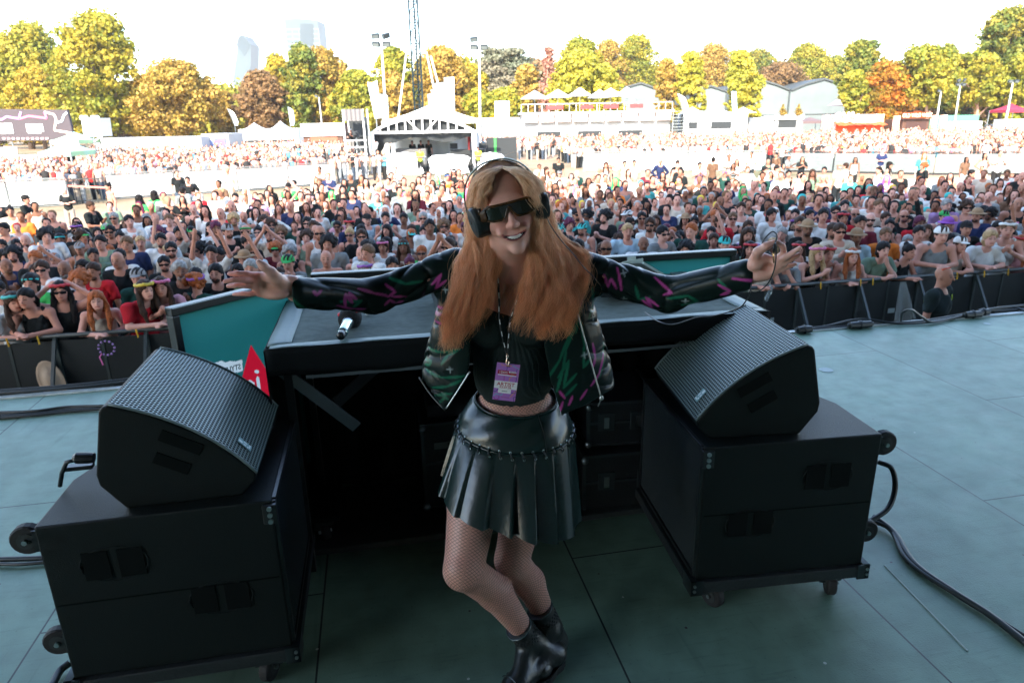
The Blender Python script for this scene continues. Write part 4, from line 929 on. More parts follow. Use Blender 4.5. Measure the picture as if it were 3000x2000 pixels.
for px, wd in ((1567, 70), (1635, 68), (1700, 62), (1758, 62), (1790, 70), (1838, 60), (1866, 78)):
    k = [1567, 1635, 1700, 1758, 1790, 1838, 1866].index(px)
    xa = P(px-wd/2, 300, YB+1.5+(k % 2)); xb = P(px+wd/2, 300, YB+1.5+(k % 2)); r = (xb.x-xa.x)/2; z = GZ+h+1.35+.15*(k % 3)
    u = empty('terrace_umbrella', ((xa.x+xb.x)/2, YB+2+(k % 2), GZ+h-.2), 0, 'white square umbrella, %s from the left on the bar terrace' % ordw[k], 'umbrella', 'umbrellas on the bar terrace')
    zz0 = 1.65+.12*(k % 3); MB().lathe([(r*1.2, zz0), (r*1.15, zz0+.06), (r*.6, zz0+.5), (.08, zz0+.95), (0, zz0+1.0)], (0, 0, 0), 8).build('canopy', M_tent, u); MB().tube([(0, 0, 0), (0, 0, zz0+.9)], .04, 6).build('pole', M_post, u)
rp = random.Random(3)
# marquee stalls right
stall('marquee_stall', 'long white marquee stall under three peaks', 2010, 2192, 330, 86, M_tent, [(2020, 2045, 358, 378), (2085, 2145, 357, 378)], cat='tent', grp=None)
for px, lb in ((2040, 'leftmost'), (2116, 'middle'), (2192, 'rightmost')): canopy('tent_peak', lb+' white peak on the long marquee stall', px-24, px+24, 330, 313, 86.3, 4, legs=False, pyb=329, fringe=.05, grp='peaks of the marquee stall')
stall('white_cabin', 'small white cabin between the marquee and brick-edged stall', 2196, 2268, 345, 88, M_wall, [(2235, 2262, 350, 360)], cat='cabin', grp=None, oc=mat('pale_grey'))
stall('food_stall', 'white stall with striped awning and small trees on its roof', 2272, 2352, 337, 88, M_wall, [(2282, 2335, 352, 375)], fascia=(.5, M_tent))
canopy('dark_pagoda', 'low brown-grey pagoda roof between two stalls', 2352, 2420, 355, 344, 92, 3, mat('pagoda', (.12, .08, .08), .8))
def gingham():
    m = bpy.data.materials.new('gingham_orange'); m.use_nodes = True; nt = m.node_tree; b = nt.nodes['Principled BSDF']; L = nt.links.new; N = nt.nodes.new
    tc = N('ShaderNodeTexCoord'); c1 = N('ShaderNodeTexChecker'); c1.inputs['Scale'].default_value = 1.6; c1.inputs['Color1'].default_value = (.8, .45, .32, 1); c1.inputs['Color2'].default_value = (.85, .75, .68, 1); L(tc.outputs['Object'], c1.inputs[0]); L(c1.outputs[0], b.inputs['Base Color']); return m
MG = gingham()
t = stall('gingham_stall', 'stall with orange gingham top and bright orange awning', 2452, 2592, 336, 86, MG, cat='stall')
xw = P(2592, 336, 86).x-P(2452, 336, 86).x
MB().grid(lambda a, b: (xw*a-.3, -1.6*b, 2.35-.35*b+.04*math.sin(a*40)), 30, 3).build('awning', mat('awning_orange', (.75, .10, .02), .7), t, solid=.03)
MB().b2((0, -.05, .6), (xw, -.003, 2.3)).build('front_cloth', mat('awning_orange'), t)
MB().grid(lambda a, b: (.8+2.6*a, -1.9-.9*b, 2.62-.3*b+.06*abs(math.sin(a*18))*b), 30, 3).build('white_fringe', M_tent, t, solid=.03)
for i in range(14): MB().ell((-1.6+i*.27+rp.random()*.2, -.3-rp.random(), h*.0+2.9+.5*rp.random()), (.22,)*3, 8, 6).build('balloon', mat('balloon', (.75, .55, .48), .5), t, smooth=True)
t = stall('timber_stall', 'brown timber stall under a carved name board', 2646, 2724, 349, 84, M_brown, [(2656, 2716, 358, 385)], oc=mat('stall_dark', (.05, .02, .015), .8))
sx = P(2642, 341, 83.6); ex = P(2726, 340, 83.6); L_ = ex.x-sx.x
t = empty('name_board', (sx.x, 83.4, sx.z-.28), 0, 'orange-brown name board reading OLD WILD WEST over the timber stall', 'sign')
MB().prism([(0, 0), (L_, 0), (L_, .7), (L_*.66, .7), (L_*.6, .84), (L_*.4, .84), (L_*.34, .7), (0, .7)], 'y', 0, .15).build('board', mat('board_orange', (.16, .035, .01), .8, spec=.1), t, bevel=.02)
text('lettering', 'OLD WILD WEST', .62, mat('lettering_cream', (.85, .65, .45), .6), t, (L_/2, -.02, .34), (R(90), 0, 0), .01, .72, True)
for px in (2628, 2738, 2765): setp(MB().b2((-.3, 0, 0), (.3, .4, 3.0)).build('striped_post', MG, loc=(P(px, 360, 84).x, 84, GZ)), {2628: 'gingham-clad post left of the timber stall', 2738: 'gingham-clad post just right of the timber stall', 2765: 'gingham-clad post farthest right of the timber stall'}[px], 'post')
stall('low_counter', 'long low white counter right of the timber stall', 2770, 2880, 356, 84, M_wall, cat='counter', grp=None, depth=1)
stall('low_counter', 'low white counter at the right frame edge', 2930, 3060, 349, 80, M_wall, cat='counter', grp=None, depth=1)
stall('green_banner_fence', 'green banner fence right of the name board', 2728, 2870, 338, 98, mat('banner_green', (.08, .3, .2), .7), cat='fence', grp=None, depth=.2)
canopy('red_umbrella', 'crimson market umbrella at the right frame edge', 2950, 3022, 322, 303, 84, 3, mat('crimson', (.30, .012, .035), .7), cat='umbrella')
# hangars
M_hw = mat('hangar_wall', (.14, .17, .17), .6, var=.15, vs_=.4); M_hr = mat('hangar_roof', (.05, .06, .06), .6)
def hangar(lab, prof, Y, base=372, depth=40):
    q = [P(x, y, Y) for x, y in prof]; x0 = q[0].x; t = empty('hangar', (x0, Y, GZ), 0, lab, 'hangar', 'grey gabled hangars')
    poly = [(0, 0)]+[(p.x-x0, p.z-GZ) for p in q]+[(q[-1].x-x0, 0)]
    MB().prism(poly, 'y', 0, depth).build('wall', M_hw, t)
    r = MB()
    for a, b in zip(poly[1:-2], poly[2:-1]): r.add([(a[0], -.4, a[1]+.05), (b[0], -.4, b[1]+.05), (b[0], depth, b[1]+.05), (a[0], depth, a[1]+.05), (a[0], -.4, a[1]+.4), (b[0], -.4, b[1]+.4), (b[0], depth, b[1]+.4), (a[0], depth, a[1]+.4)], [(0, 1, 2, 3), (4, 7, 6, 5), (0, 4, 5, 1), (1, 5, 6, 2), (2, 6, 7, 3), (3, 7, 4, 0)])
    r.build('roof', M_hr, t)
    W2 = poly[-1][0]
    MB().b2((0, -.1, 3.2), (W2, -.01, 3.4)).build('wall_joint', M_hr, t); MB().b2((W2-.3, -.4, 0), (W2, -.11, poly[-2][1])).build('downpipe', M_hr, t)
    return t
hangar('grey gabled hangar behind the terrace umbrellas', [(1795, 276), (1820, 262), (1877, 247), (1920, 262), (1955, 286)], 150)
hangar('grey hangar half hidden by two bright trees', [(2040, 268), (2082, 256), (2125, 270), (2130, 276)], 150.5)
hangar('grey gabled hangar left of the roof valley', [(2200, 258), (2238, 241), (2275, 252), (2315, 268)], 151)
hangar('largest grey gabled hangar right of the roof valley', [(2317, 268), (2360, 250), (2415, 235), (2460, 250), (2504, 276)], 150)
t = stall('pavilion', 'pink-edged pavilion with arched windows beside the hangars', 2506, 2618, 306, 120, mat('pavilion_pink', (.4, .34, .32), .7), [(2530, 2555, 315, 330), (2590, 2612, 314, 330)], cat='pavilion', grp=None, oc=mat('glass_pale', (.35, .4, .4), .2))
wv = P(2618, 306, 120).x-P(2506, 306, 120).x; hh = P(2560, 306, 120).z-GZ
MB().prism([(-.3, hh), (wv*.25, hh+1.2), (wv*.5, hh+1.6), (wv*.75, hh+1.0), (wv+.3, hh-.2)], 'y', -.3, 10).build('roof', mat('pavilion_roof', (.3, .26, .26), .7), t)
# ---- far skyline
M_gl = mat('tower_glass', (.048, .076, .076), .6, spec=.1, var=.2, vs_=.02)
M_mull = mat('tower_mullion', (.09, .11, .11), .6)
YS = 1500
def tower(lab, prof, depth, nb, dark=None):
    q = [P(x, y, YS) for x, y in prof]; x0 = q[0].x; t = empty('skyscraper', (x0, YS, GZ), 0, lab, 'skyscraper', 'skyscrapers in the haze')
    poly = [(0, 0)]+[(p.x-x0, p.z-GZ) for p in q]+[(q[-1].x-x0, 0)]
    MB().prism(poly, 'y', 0, depth).build('facade', M_gl, t); zt = max(p[1] for p in poly); W2 = poly[-1][0]
    m = MB(); z = 20
    while z < min(q[0].z, q[-1].z)-GZ-5: m.b2((0, -.6, z), (W2, -.1, z+2.2)); z += 9
    for i in range(nb+1): m.b2((W2*i/nb-.6, -.8, 0), (W2*i/nb+.6, -.61, min(q[0].z, q[-1].z)-GZ-5))
    m.build('floor_band', M_mull, t)
    if dark:
        dq = [P(x, y, YS) for x, y in dark]; MB().prism([(p.x-x0, p.z-GZ) for p in dq], 'y', -1.6, -.9).build('dark_crown', mat('crown_glass', (.010, .026, .027), .6, spec=.1), t)
    return t
tower('curved-top glass skyscraper fading in haze left of centre', [(683, 230), (694, 150), (699, 110), (706, 102), (714, 104), (724, 118), (735, 131), (734, 230)], 50, 6, [(693, 135), (698, 112), (706, 104), (714, 106), (724, 119), (734, 132), (732, 142), (716, 165), (706, 150)])
tower('wide flat-topped glass skyscraper faint above the trees', [(833, 58), (850, 55), (880, 55), (930, 60), (932, 75)], 60, 5, [(880, 70), (918, 71), (918, 135), (880, 125)])
t = empty('radio_mast', P(1004, 260, 1300), 0, 'very faint tall radio mast behind the trees left of centre', 'mast'); m = MB(); hB = 0
o0 = Vector(t.location); z1 = P(1000, 40, 1300).z-o0.z; w0 = 22
for s in (-1, 1): m.bar((s*w0/2, 0, -60), (s*2.5, 0, z1*.45), 1.4).bar((s*2.5, 0, z1*.45), (0, 0, z1*.8), 1.0)
zz0 = -60; i = 0
while zz0 < z1*.45:
    f = (zz0+60)/(z1*.45+60); w_ = w0/2*(1-f)+2.5*f; m.bar((-w_, 0, zz0), (w_, 0, zz0), .9).bar((-w_ if i % 2 else w_, 0, zz0), (w_ if i % 2 else -w_, 0, zz0+14), .8); zz0 += 14; i += 1
m.bar((0, 0, z1*.45), (0, 0, z1), .8).build('lattice', mat('mast_pale', (.10, .11, .115), .6), t)
for (px0, px1, pyt, lb) in ((630, 668, 268, 'pale far block of flats between orange trees'), (683, 700, 262, 'white far building low under the curved skyscraper')):
    x0, x1, zt, zb = pxbox(px0, px1, pyt, 420); t = empty('far_building', (x0, 420, GZ), 0, lb, 'building'); w = x1-x0; h = zt-GZ
    MB().b2((0, 0, 0), (w, 15, h)).build('wall', mat('far_wall', (.5, .48, .46), .8), t)
    for i in range(4): MB().b2((.5, -.1, h-3-3*i), (w-.5, -.01, h-1.5-3*i)).build('window_row', mat('far_glass', (.12, .15, .16), .3), t)
# ================================================================ TREES
def leaf_mat():
    m = bpy.data.materials.new('foliage'); m.use_nodes = True; nt = m.node_tree; N = nt.nodes.new; L = nt.links.new
    b = nt.nodes['Principled BSDF']; a = N('ShaderNodeAttribute'); a.attribute_name = 'leafcol'; L(a.outputs['Color'], b.inputs['Base Color']); b.inputs['Roughness'].default_value = .6
    b.inputs['Specular IOR Level'].default_value = .25
    tr = N('ShaderNodeBsdfTranslucent'); L(a.outputs['Color'], tr.inputs[0]); mx = N('ShaderNodeMixShader'); mx.inputs[0].default_value = .42
    L(b.outputs[0], mx.inputs[1]); L(tr.outputs[0], mx.inputs[2]); L(mx.outputs[0], nt.nodes['Material Output'].inputs[0]); return m
M_leaf = leaf_mat(); M_bark = mat('bark', (.09, .06, .04), .9); M_barkp = mat('bark_pale', (.36, .22, .16), .9)
def leaves(cl, n, cs, size, rg, flat=1.0):
    """cl: list of (centre, radii); n total; cs: list of colours"""
    rs = np.random.RandomState(rg); w = np.array([r[0]*r[2] for c, r in cl]); w = w/w.sum(); idx = rs.choice(len(cl), n, p=w)
    C_ = np.array([c for c, r in cl])[idx]; Rr = np.array([r for c, r in cl])[idx]
    d = rs.normal(size=(n, 3)); d /= np.linalg.norm(d, axis=1)[:, None]; rad = rs.uniform(.15, 1.5, n)**.9
    p = C_+d*Rr*rad[:, None]; nr = d+rs.normal(size=(n, 3))*.6; nr[:, 2] += .2; nr /= np.linalg.norm(nr, axis=1)[:, None]
    t = np.cross(nr, rs.normal(size=(n, 3))); t /= np.linalg.norm(t, axis=1)[:, None]; b = np.cross(nr, t)
    s = size*rs.uniform(.5, 1.3, n)[:, None]; V = np.stack([p-t*s-b*s*.6, p+t*s*.7-b*s, p+t*s+b*s*.7, p-t*s*.6+b*s], 1).reshape(-1, 3)
    F = np.arange(4*n).reshape(n, 4); cc = np.array(cs); ci = rs.randint(0, len(cs), len(cl))
    base = cc[ci][idx]*(1-.0)+0; base = base*.7+cc[rs.randint(0, len(cs), n)]*.3; base = base*rs.uniform(.75, 1.25, n)[:, None]
    return V, F, np.repeat(base, 4, 0)
PAL = {'yg': [(.30, .27, .03), (.22, .22, .025), (.36, .28, .03), (.14, .17, .02)], 'or': [(.38, .24, .05), (.30, .19, .04), (.40, .28, .06), (.24, .18, .03)],
       'br': [(.20, .12, .05), (.24, .14, .06), (.16, .10, .04)], 'ye': [(.40, .29, .03), (.34, .24, .03), (.28, .25, .03)], 'gr': [(.13, .17, .03), (.20, .20, .03), (.09, .13, .03), (.28, .22, .03)],
       'dk': [(.08, .12, .05), (.11, .14, .05), (.18, .16, .05)], 'ce': [(.17, .17, .11), (.12, .14, .09), (.22, .19, .13)], 'pk': [(.40, .20, .15), (.34, .17, .12)], 'br2': [(.34, .30, .03), (.42, .36, .05), (.26, .26, .03)],
       'ra': [(.40, .13, .015), (.34, .16, .02), (.18, .15, .02)]}
def tree(px, pyt, wpx, Y, pal, lab, kind='round', pyb=330, n=None, seed=None, crown_from=.22, bark=None, grp='park trees behind the field', name='tree', size=.21):
    seed = seed or int(abs(px)*7+pyt); rg = random.Random(seed)
    a = P(px, pyt, Y); x = P(px, pyb, Y).x; H_ = a.z-GZ; W_ = 1.22*(P(px+wpx/2, pyt, Y).x-P(px-wpx/2, pyt, Y).x)
    t = empty(name, (x, Y, GZ), 0, lab, 'tree', grp); cl = []; lim = []
    z0 = H_*crown_from; R0 = W_/2; off = a.x-x
    if kind == 'cedar':
        for k in range(15):
            z = z0+(H_-z0)*(k+.5)/15; r = R0*(1-.65*(k/15)**1.5); ang = rg.random()*6.28; q = .55*r
            for s in (0, math.pi): cl.append(((off+math.cos(ang+s)*q+rg.uniform(-.5, .5), math.sin(ang+s)*q*.7, z+rg.uniform(-.4, .4)), (r*.62, r*.55, .55)))
    else:
        k = int(45+W_*3.5+H_*2.2)
        for i in range(k):
            f = rg.random()**.85; z = z0+(H_-z0)*f
            if kind == 'tall': env = (math.sin(math.pi*min(1, (f*.86+.1)))**.55)
            elif kind == 'cone': env = (1-f)**.7+.08
            elif kind == 'vase': env = .55+.45*math.sin(math.pi*f*.9+.2)
            else: env = max(.12, math.sin(math.pi*(f*.85+.12))**.75)
            lob = .8+.32*math.sin(i*2.4+seed)*math.sin(f*9+seed); r = R0*env*lob; ang = rg.random()*6.28; q = r*rg.uniform(.1, .98)**.8; c = (off*f+math.cos(ang)*q, math.sin(ang)*q*.8, z); s = R0*rg.uniform(.16, .30)
            cl.append((c, (s, s, s*rg.uniform(.55, .85))))
        for i in range(int(k*.8)):
            f = rg.random()**.8; z = z0+(H_-z0)*f*.98; env = (1-f)**.7+.1 if kind == 'cone' else max(.2, math.sin(math.pi*(f*.85+.12))**.7); ang = rg.random()*6.28; q = R0*env*rg.uniform(.85, 1.12); s = R0*rg.uniform(.07, .15)
            cl.append(((off*f+math.cos(ang)*q, math.sin(ang)*q*.8, z), (s, s, s*.8)))
        cl.append(((off, 0, H_-R0*.22), (R0*.3, R0*.3, R0*.24)))
        cl = [(c, r) for c, r in cl if c[2]+r[2] < H_*1.03 and abs(c[0]-off*.5)+r[0]*.6 < R0*1.15]
    nn = n or int(min(26000, 2500+75*W_*(H_-z0)/ (size/.34)**2))
    V, F_, Cc = leaves(cl, nn, PAL[pal], size, seed); Cc = Cc*1.2
    link('crown', npmesh('crown', V, F_, attrs={'leafcol': Cc}), M_leaf, t)
    m = MB(); rt = max(.16, H_*.022)
    m.tube([(0, 0, -.2), (off*.1, 0, H_*.2), (off*.5+rg.uniform(-.3, .3), 0, H_*.5), (off*.8, 0, H_*.85)], [rt*1.3, rt, rt*.6, rt*.15], 8)
    for c, r in rg.sample(cl, min(len(cl), 9)):
        zb = min(H_*.6, max(H_*.12, c[2]*rg.uniform(.35, .65))); m.tube([(off*zb/H_, 0, zb), ((off*zb/H_+c[0])/2+rg.uniform(-.4, .4), c[1]/2, (zb+c[2])/2+.3), c], [rt*.5, rt*.32, rt*.1], 6)
    m.build('trunk', bark or M_bark, t, smooth=True)
    return t
TR = [ # px, top, width, Y, palette, kind, label
 (-25, 110, 210, 128, 'yg', 'round', 'dark yellow-green tree cut by the left frame edge'),
 (70, 72, 200, 124, 'yg', 'round', 'broad yellow-green tree above the printed hoarding'),
 (110, 200, 170, 118, 'ye', 'round', 'low golden tree right behind the printed hoarding'),
 (275, 42, 215, 112, 'yg', 'tall', 'tallest yellow-green tree at left, with a notched top'),
 (505, 182, 205, 114, 'or', 'round', 'wide orange-gold tree right of the tallest one'),
 (415, 240, 130, 116, 'ye', 'round', 'golden tree in the gap between the two big left trees'),
 (650, 268, 75, 130, 'or', 'round', 'small orange tree before the pale far flats'),
 (762, 210, 118, 120, 'br', 'round', 'dusty brown round tree under the wide skyscraper'),
 (808, 165, 90, 128, 'ye', 'round', 'yellow tree behind the dusty brown one'),
 (880, 135, 110, 122, 'gr', 'round', 'greenest tree of the left half, beside a gold one'),
 (945, 150, 150, 126, 'or', 'tall', 'orange-gold tree with a slim top right of the green one'),
 (1045, 208, 130, 118, 'yg', 'round', 'yellow-green tree left of the floodlight mast'),
 (1150, 145, 130, 124, 'yg', 'round', 'yellow-green tree behind the left banners'),
 (1150, 215, 100, 119, 'or', 'round', 'low orange tree behind the mixing tent roof'),
 (1290, 142, 150, 124, 'or', 'round', 'orange-yellow tree behind the grey-box banner'),
 (1370, 190, 110, 128, 'ye', 'round', 'golden tree between the banners and the cedar'),
 (1475, 138, 180, 132, 'ce', 'cedar', 'grey-green cedar with layered boughs'),
 (1400, 265, 90, 112, 'yg', 'round', 'low yellow-green tree under the right floodlight mast'),
 (1470, 262, 110, 113, 'yg', 'round', 'low yellow-green tree in front of the cedar'),
 (1545, 192, 80, 120, 'or', 'round', 'orange tree between the cedar and the pink one'),
 (1607, 143, 66, 116, 'pk', 'cone', 'pinkish thin-leaved tree with visible branches'),
 (1700, 155, 150, 114, 'br2', 'tall', 'bright lemon-green tree behind the terrace umbrellas'),
 (1775, 190, 90, 117, 'br2', 'round', 'bright lemon-green tree at the side of the larger one'),
 (1700, 115, 140, 142, 'yg', 'round', 'yellow-green crown behind the lemon-green tree'),
 (1785, 120, 110, 200, 'or', 'round', 'orange-gold crown behind the lemon-green tree'),
 (1865, 104, 150, 200, 'yg', 'round', 'tall gold-green tree above the first hangar'),
 (1840, 205, 100, 200, 'or', 'round', 'low orange tree left of the first hangar'),
 (1955, 172, 56, 118, 'or', 'tall', 'rust-tinged slim tree between two hangars'),
 (2025, 158, 72, 116, 'br2', 'tall', 'bright yellow-green tree before the half-hidden hangar'),
 (2090, 133, 140, 205, 'or', 'round', 'orange-gold tree behind the two bright ones'),
 (2175, 153, 92, 115, 'br2', 'tall', 'broad bright yellow-green tree right of the half-hidden hangar'),
 (2225, 150, 140, 205, 'gr', 'round', 'green tree peeping over the valley hangar'),
 (2290, 188, 140, 165, 'br', 'round', 'dull brown tree above the hangar roof valley'),
 (2370, 130, 140, 200, 'yg', 'round', 'yellow-green tree above the largest hangar'),
 (2445, 165, 150, 200, 'yg', 'round', 'lower yellow-green tree behind the largest hangar'),
 (2530, 122, 115, 130, 'gr', 'tall', 'tall open green-gold tree right of the largest hangar'),
 (2505, 210, 70, 112, 'yg', 'vase', 'leaning loose green-gold tree before the largest hangar'),
 (2600, 185, 140, 114, 'ra', 'round', 'rust-orange tree above the gingham stall'),
 (2720, 138, 150, 112, 'yg', 'vase', 'green-gold tree with pale forked trunks'),
 (2800, 165, 100, 135, 'dk', 'round', 'dark green tree behind the lamp cluster'),
 (2780, 135, 70, 128, 'gr', 'round', 'green crown at the shoulder of the forked tree'),
 (2868, 160, 135, 114, 'yg', 'vase', 'green-gold tree with bare pale limbs near the right'),
 (2935, 95, 110, 130, 'dk', 'tall', 'dark green tree behind the pale-limbed one'),
 (2960, 30, 160, 122, 'gr', 'tall', 'tallest open green tree at the right'),
 (2995, 165, 110, 112, 'yg', 'round', 'green-gold tree at the right frame edge'),
]
for (px, py, w, Y, pal, kd, lb) in TR:
    tree(px, py, w, Y, pal, lb, kd, bark=M_barkp if kd == 'vase' or pal in ('pk',) else None, crown_from=.38 if kd == 'vase' else (.12 if pal in ('br2', 'yg') else .2), n=1700 if pal == 'pk' else None)
# low hedge-like trees closing the horizon behind everything
LOW = []
for i in range(26):
    px = -40+i*124+rp.uniform(-20, 20); pt = rp.uniform(212, 262)-px*.014-(28 if px > 1200 else 0)
    tree(px, pt, 215 if px > 1200 else 190, 158+rp.uniform(-6, 10) if not 1780 < px < 2560 else 215, rp.choice(['yg', 'or', 'br', 'gr', 'ye']), 'background tree of the far row, %s from left' % (ordw+['seventeenth', 'eighteenth', 'nineteenth', 'twentieth', 'twenty-first', 'twenty-second', 'twenty-third', 'twenty-fourth', 'twenty-fifth', 'twenty-sixth'])[i], crown_from=.05, n=5200, grp='low far trees', size=.42)
for px, lb in ((2292, 'small potted conifer left on the brick-edged stall roof'), (2338, 'small potted conifer right on the brick-edged stall roof')):
    a = P(px, 308, 87.5); b = P(px, 338, 87.5); t = empty('roof_shrub', b, 0, lb, 'shrub', 'conifers on the stall roof'); h = a.z-b.z
    V, F_, Cc = leaves([((0, 0, h*(.2+.18*i)), (h*.34*(1-.2*i), h*.34*(1-.2*i), h*.14)) for i in range(5)], 300, PAL['or'], .09, 4)
    link('foliage', npmesh('foliage', V, F_, attrs={'leafcol': Cc}), M_leaf, t); MB().tube([(0, 0, 0), (0, 0, h*.9)], .03, 6).build('stem', M_bark, t)
# ================================================================ THE WOMAN
def skin_mat(name, c, rough=.48):
    m = mat(name, c, rough, spec=.45, var=.12, vs_=30, bump=.06, bs=900, sss=.0); b = m.node_tree.nodes['Principled BSDF']
    b.inputs['Subsurface Weight'].default_value = .12; b.inputs['Subsurface Radius'].default_value = (.015, .005, .003); b.inputs['Subsurface Scale'].default_value = 1; return m
M_skin = skin_mat('skin', (.56, .30, .245))
W = empty('person', (0, 1.9, 0), 0, 'woman with long copper hair, sunglasses and headphones, arms spread wide before the DJ table', 'person')
WO = Vector((0, 1.9, 0))
def PP(px, py, Y): return P(px, py, Y)
HC = Vector((-.010, 1.835, 1.568))
HR = Matrix.Rotation(R(6), 3, 'Z') @ Matrix.Rotation(R(-12.5), 3, 'Y') @ Matrix.Rotation(R(-2), 3, 'X')
def hd(x, y, z): return HC + HR @ Vector((x, y, z))
B = SDF(.003)
def he(c, r, k=.012, op='u', tilt=None): B.ell(hd(*c), r, (HR @ tilt) if tilt else HR, k, op)
def hcap(a, b, ra, rb=None, k=.006, op='u'): B.cap(hd(*a), hd(*b), ra, rb, k, op)
# head
he((0, .012, .035), (.071, .088, .080)); he((0, -.018, -.018), (.063, .070, .092), .02); he((0, -.032, -.072), (.043, .050, .042), .02)
he((0, -.074, -.103), (.018, .015, .015), .02)
for s in (-1, 1):
    he((s*.036, -.058, -.030), (.024, .022, .022), .02); he((s*.047, -.01, -.062), (.016, .03, .025), .02)
    he((s*.03, -.082, .004), (.018, .010, .011), .008, 's'); he((s*.03, -.074, .004), (.014, .013, .013), .004)
    he((s*.0105, -.100, -.037), (.0085, .009, .0075), .006); he((s*.007, -.108, -.0455), (.0035, .005, .003), .002, 's')
    he((s*.031, -.082, -.052), (.012, .012, .010), .012)
    he((s*.074, .008, -.006), (.008, .018, .03), .006)
he((0, -.080, .024), (.046, .012, .010), .015)
hcap((0, -.086, .016), (0, -.108, -.030), .0065, .0085, .012); he((0, -.111, -.036), (.0095, .009, .0085), .008)
he((0, -.084, -.066), (.026, .010, .010), .012)
# carve the smile
for i in range(9):
    f = (i-4)/4; hcap((.029*f-.001, -.0965+.016*f*f, -.0705+.0095*f*f), (.029*f+.001, -.0965+.016*f*f, -.0705+.0095*f*f), .0050*(1-.55*f*f), k=.002, op='s')
# neck and torso
V3 = lambda *a: Vector(a)
B.cap((.002, 1.905, 1.36), hd(.0, .012, -.07), .056, .048, .02)
B.cap((-.03, 1.885, 1.385), hd(-.045, .0, -.05), .012, .012, .015); B.cap((.03, 1.885, 1.385), hd(.045, .0, -.05), .012, .012, .015)
SHL, SHR = PP(1330, 790, 1.93), PP(1700, 795, 1.93)
ELL, ELR = PP(1098, 862, 1.885), PP(1955, 856, 1.87)
WRL, WRR = PP(868, 858, 1.70), PP(2190, 806, 1.71)
B.cap(SHL, (0, 1.94, 1.385), .052, .06, .03); B.cap(SHR, (0, 1.94, 1.385), .052, .06, .03)
B.cap(SHL+V3(.03, 0, .01), hd(-.03, .02, -.1), .03, .035, .05); B.cap(SHR+V3(-.03, 0, .01), hd(.03, .02, -.1), .03, .035, .05)
B.ell((0, 1.955, 1.24), (.138, .095, .155), k=.05); B.ell((.004, 1.965, 1.06), (.116, .084, .14), k=.05); B.ell((.006, 1.985, .88), (.160, .112, .11), k=.05)
BL_, BR_ = V3(-.068, 1.878, 1.235), V3(.06, 1.878, 1.235)
B.ell(BL_, (.060, .058, .060), k=.025); B.ell(BR_, (.060, .058, .060), k=.025)
B.cap((-.012, 1.885, 1.345), (-.13, 1.915, 1.385), .009, .011, .012); B.cap((.016, 1.885, 1.345), (.15, 1.915, 1.38), .009, .011, .012)
# arms
B.chain([SHL, ELL, WRL], [.046, .036, .024], .02); B.chain([SHR, ELR, WRR], [.046, .036, .024], .02)
# left-of-picture hand
def finger(pts, rs, k=.004): B.chain([PP(*p) for p in pts], rs, k)
palmL = [((752, 810), 1.655), ((747, 823), 1.65), ((748, 838), 1.65), ((760, 856), 1.66)]
for (b, y), r in zip(palmL, (.0120, .0125, .0120, .0115)): B.cap(PP(858, 836+(b[1]-830)*.45, 1.695), PP(*b, y), .017, r, .012)
B.ell(PP(800, 815, 1.655), (.028, .020, .016), Matrix.Rotation(R(25), 3, 'Y'), .012); B.ell(PP(808, 862, 1.665), (.034, .018, .014), None, .012)
B.ell(PP(778, 838, 1.645), (.014, .010, .009), None, .008, 's')
FRD = [.0090, .0078, .0069, .0056]
def fing(pts, sc=1.0, k=.0015): finger(pts, [r*sc for r in FRD], k)
fing([(754, 808, 1.655), (724, 803, 1.632), (696, 801, 1.622), (672, 802, 1.622)])
fing([(748, 823, 1.65), (714, 820, 1.618), (684, 820, 1.604), (659, 824, 1.602)])
fing([(750, 838, 1.652), (718, 836, 1.634), (690, 836, 1.628), (668, 838, 1.63)], .97)
fing([(762, 857, 1.66), (732, 861, 1.648), (708, 861, 1.645), (685, 862, 1.648)], .86)
finger([(822, 826, 1.665), (795, 797, 1.64), (773, 781, 1.63), (759, 768, 1.628)], [.0165, .0115, .0098, .0078], .008)
# right-of-picture hand
palmR = [((2272, 762), 1.665), ((2276, 772), 1.66), ((2272, 785), 1.66), ((2262, 798), 1.67)]
for (b, y), r in zip(palmR, (.0120, .0120, .0115, .0110)): B.cap(PP(2192, 800+(b[1]-780)*.55, 1.71), PP(*b, y), .018, r, .012)
B.ell(PP(2222, 768, 1.675), (.030, .02, .019), Matrix.Rotation(R(-35), 3, 'Y'), .012); B.ell(PP(2232, 806, 1.68), (.03, .018, .015), Matrix.Rotation(R(-12), 3, 'Y'), .012)
B.ell(PP(2250, 784, 1.66), (.012, .010, .010), None, .008, 's')
finger([(2212, 765, 1.68), (2220, 738, 1.655), (2244, 722, 1.645), (2268, 710, 1.642)], [.0165, .0112, .0096, .0074], .006)
fing([(2274, 760, 1.665), (2296, 742, 1.645), (2294, 722, 1.640), (2280, 711, 1.640)], 1.0)
fing([(2278, 771, 1.66), (2305, 752, 1.628), (2325, 739, 1.616), (2343, 727, 1.61)])
fing([(2276, 785, 1.66), (2303, 768, 1.640), (2323, 756, 1.634), (2341, 746, 1.634)], .97)
fing([(2264, 799, 1.67), (2290, 790, 1.654), (2310, 781, 1.648), (2330, 773, 1.648)], .88)
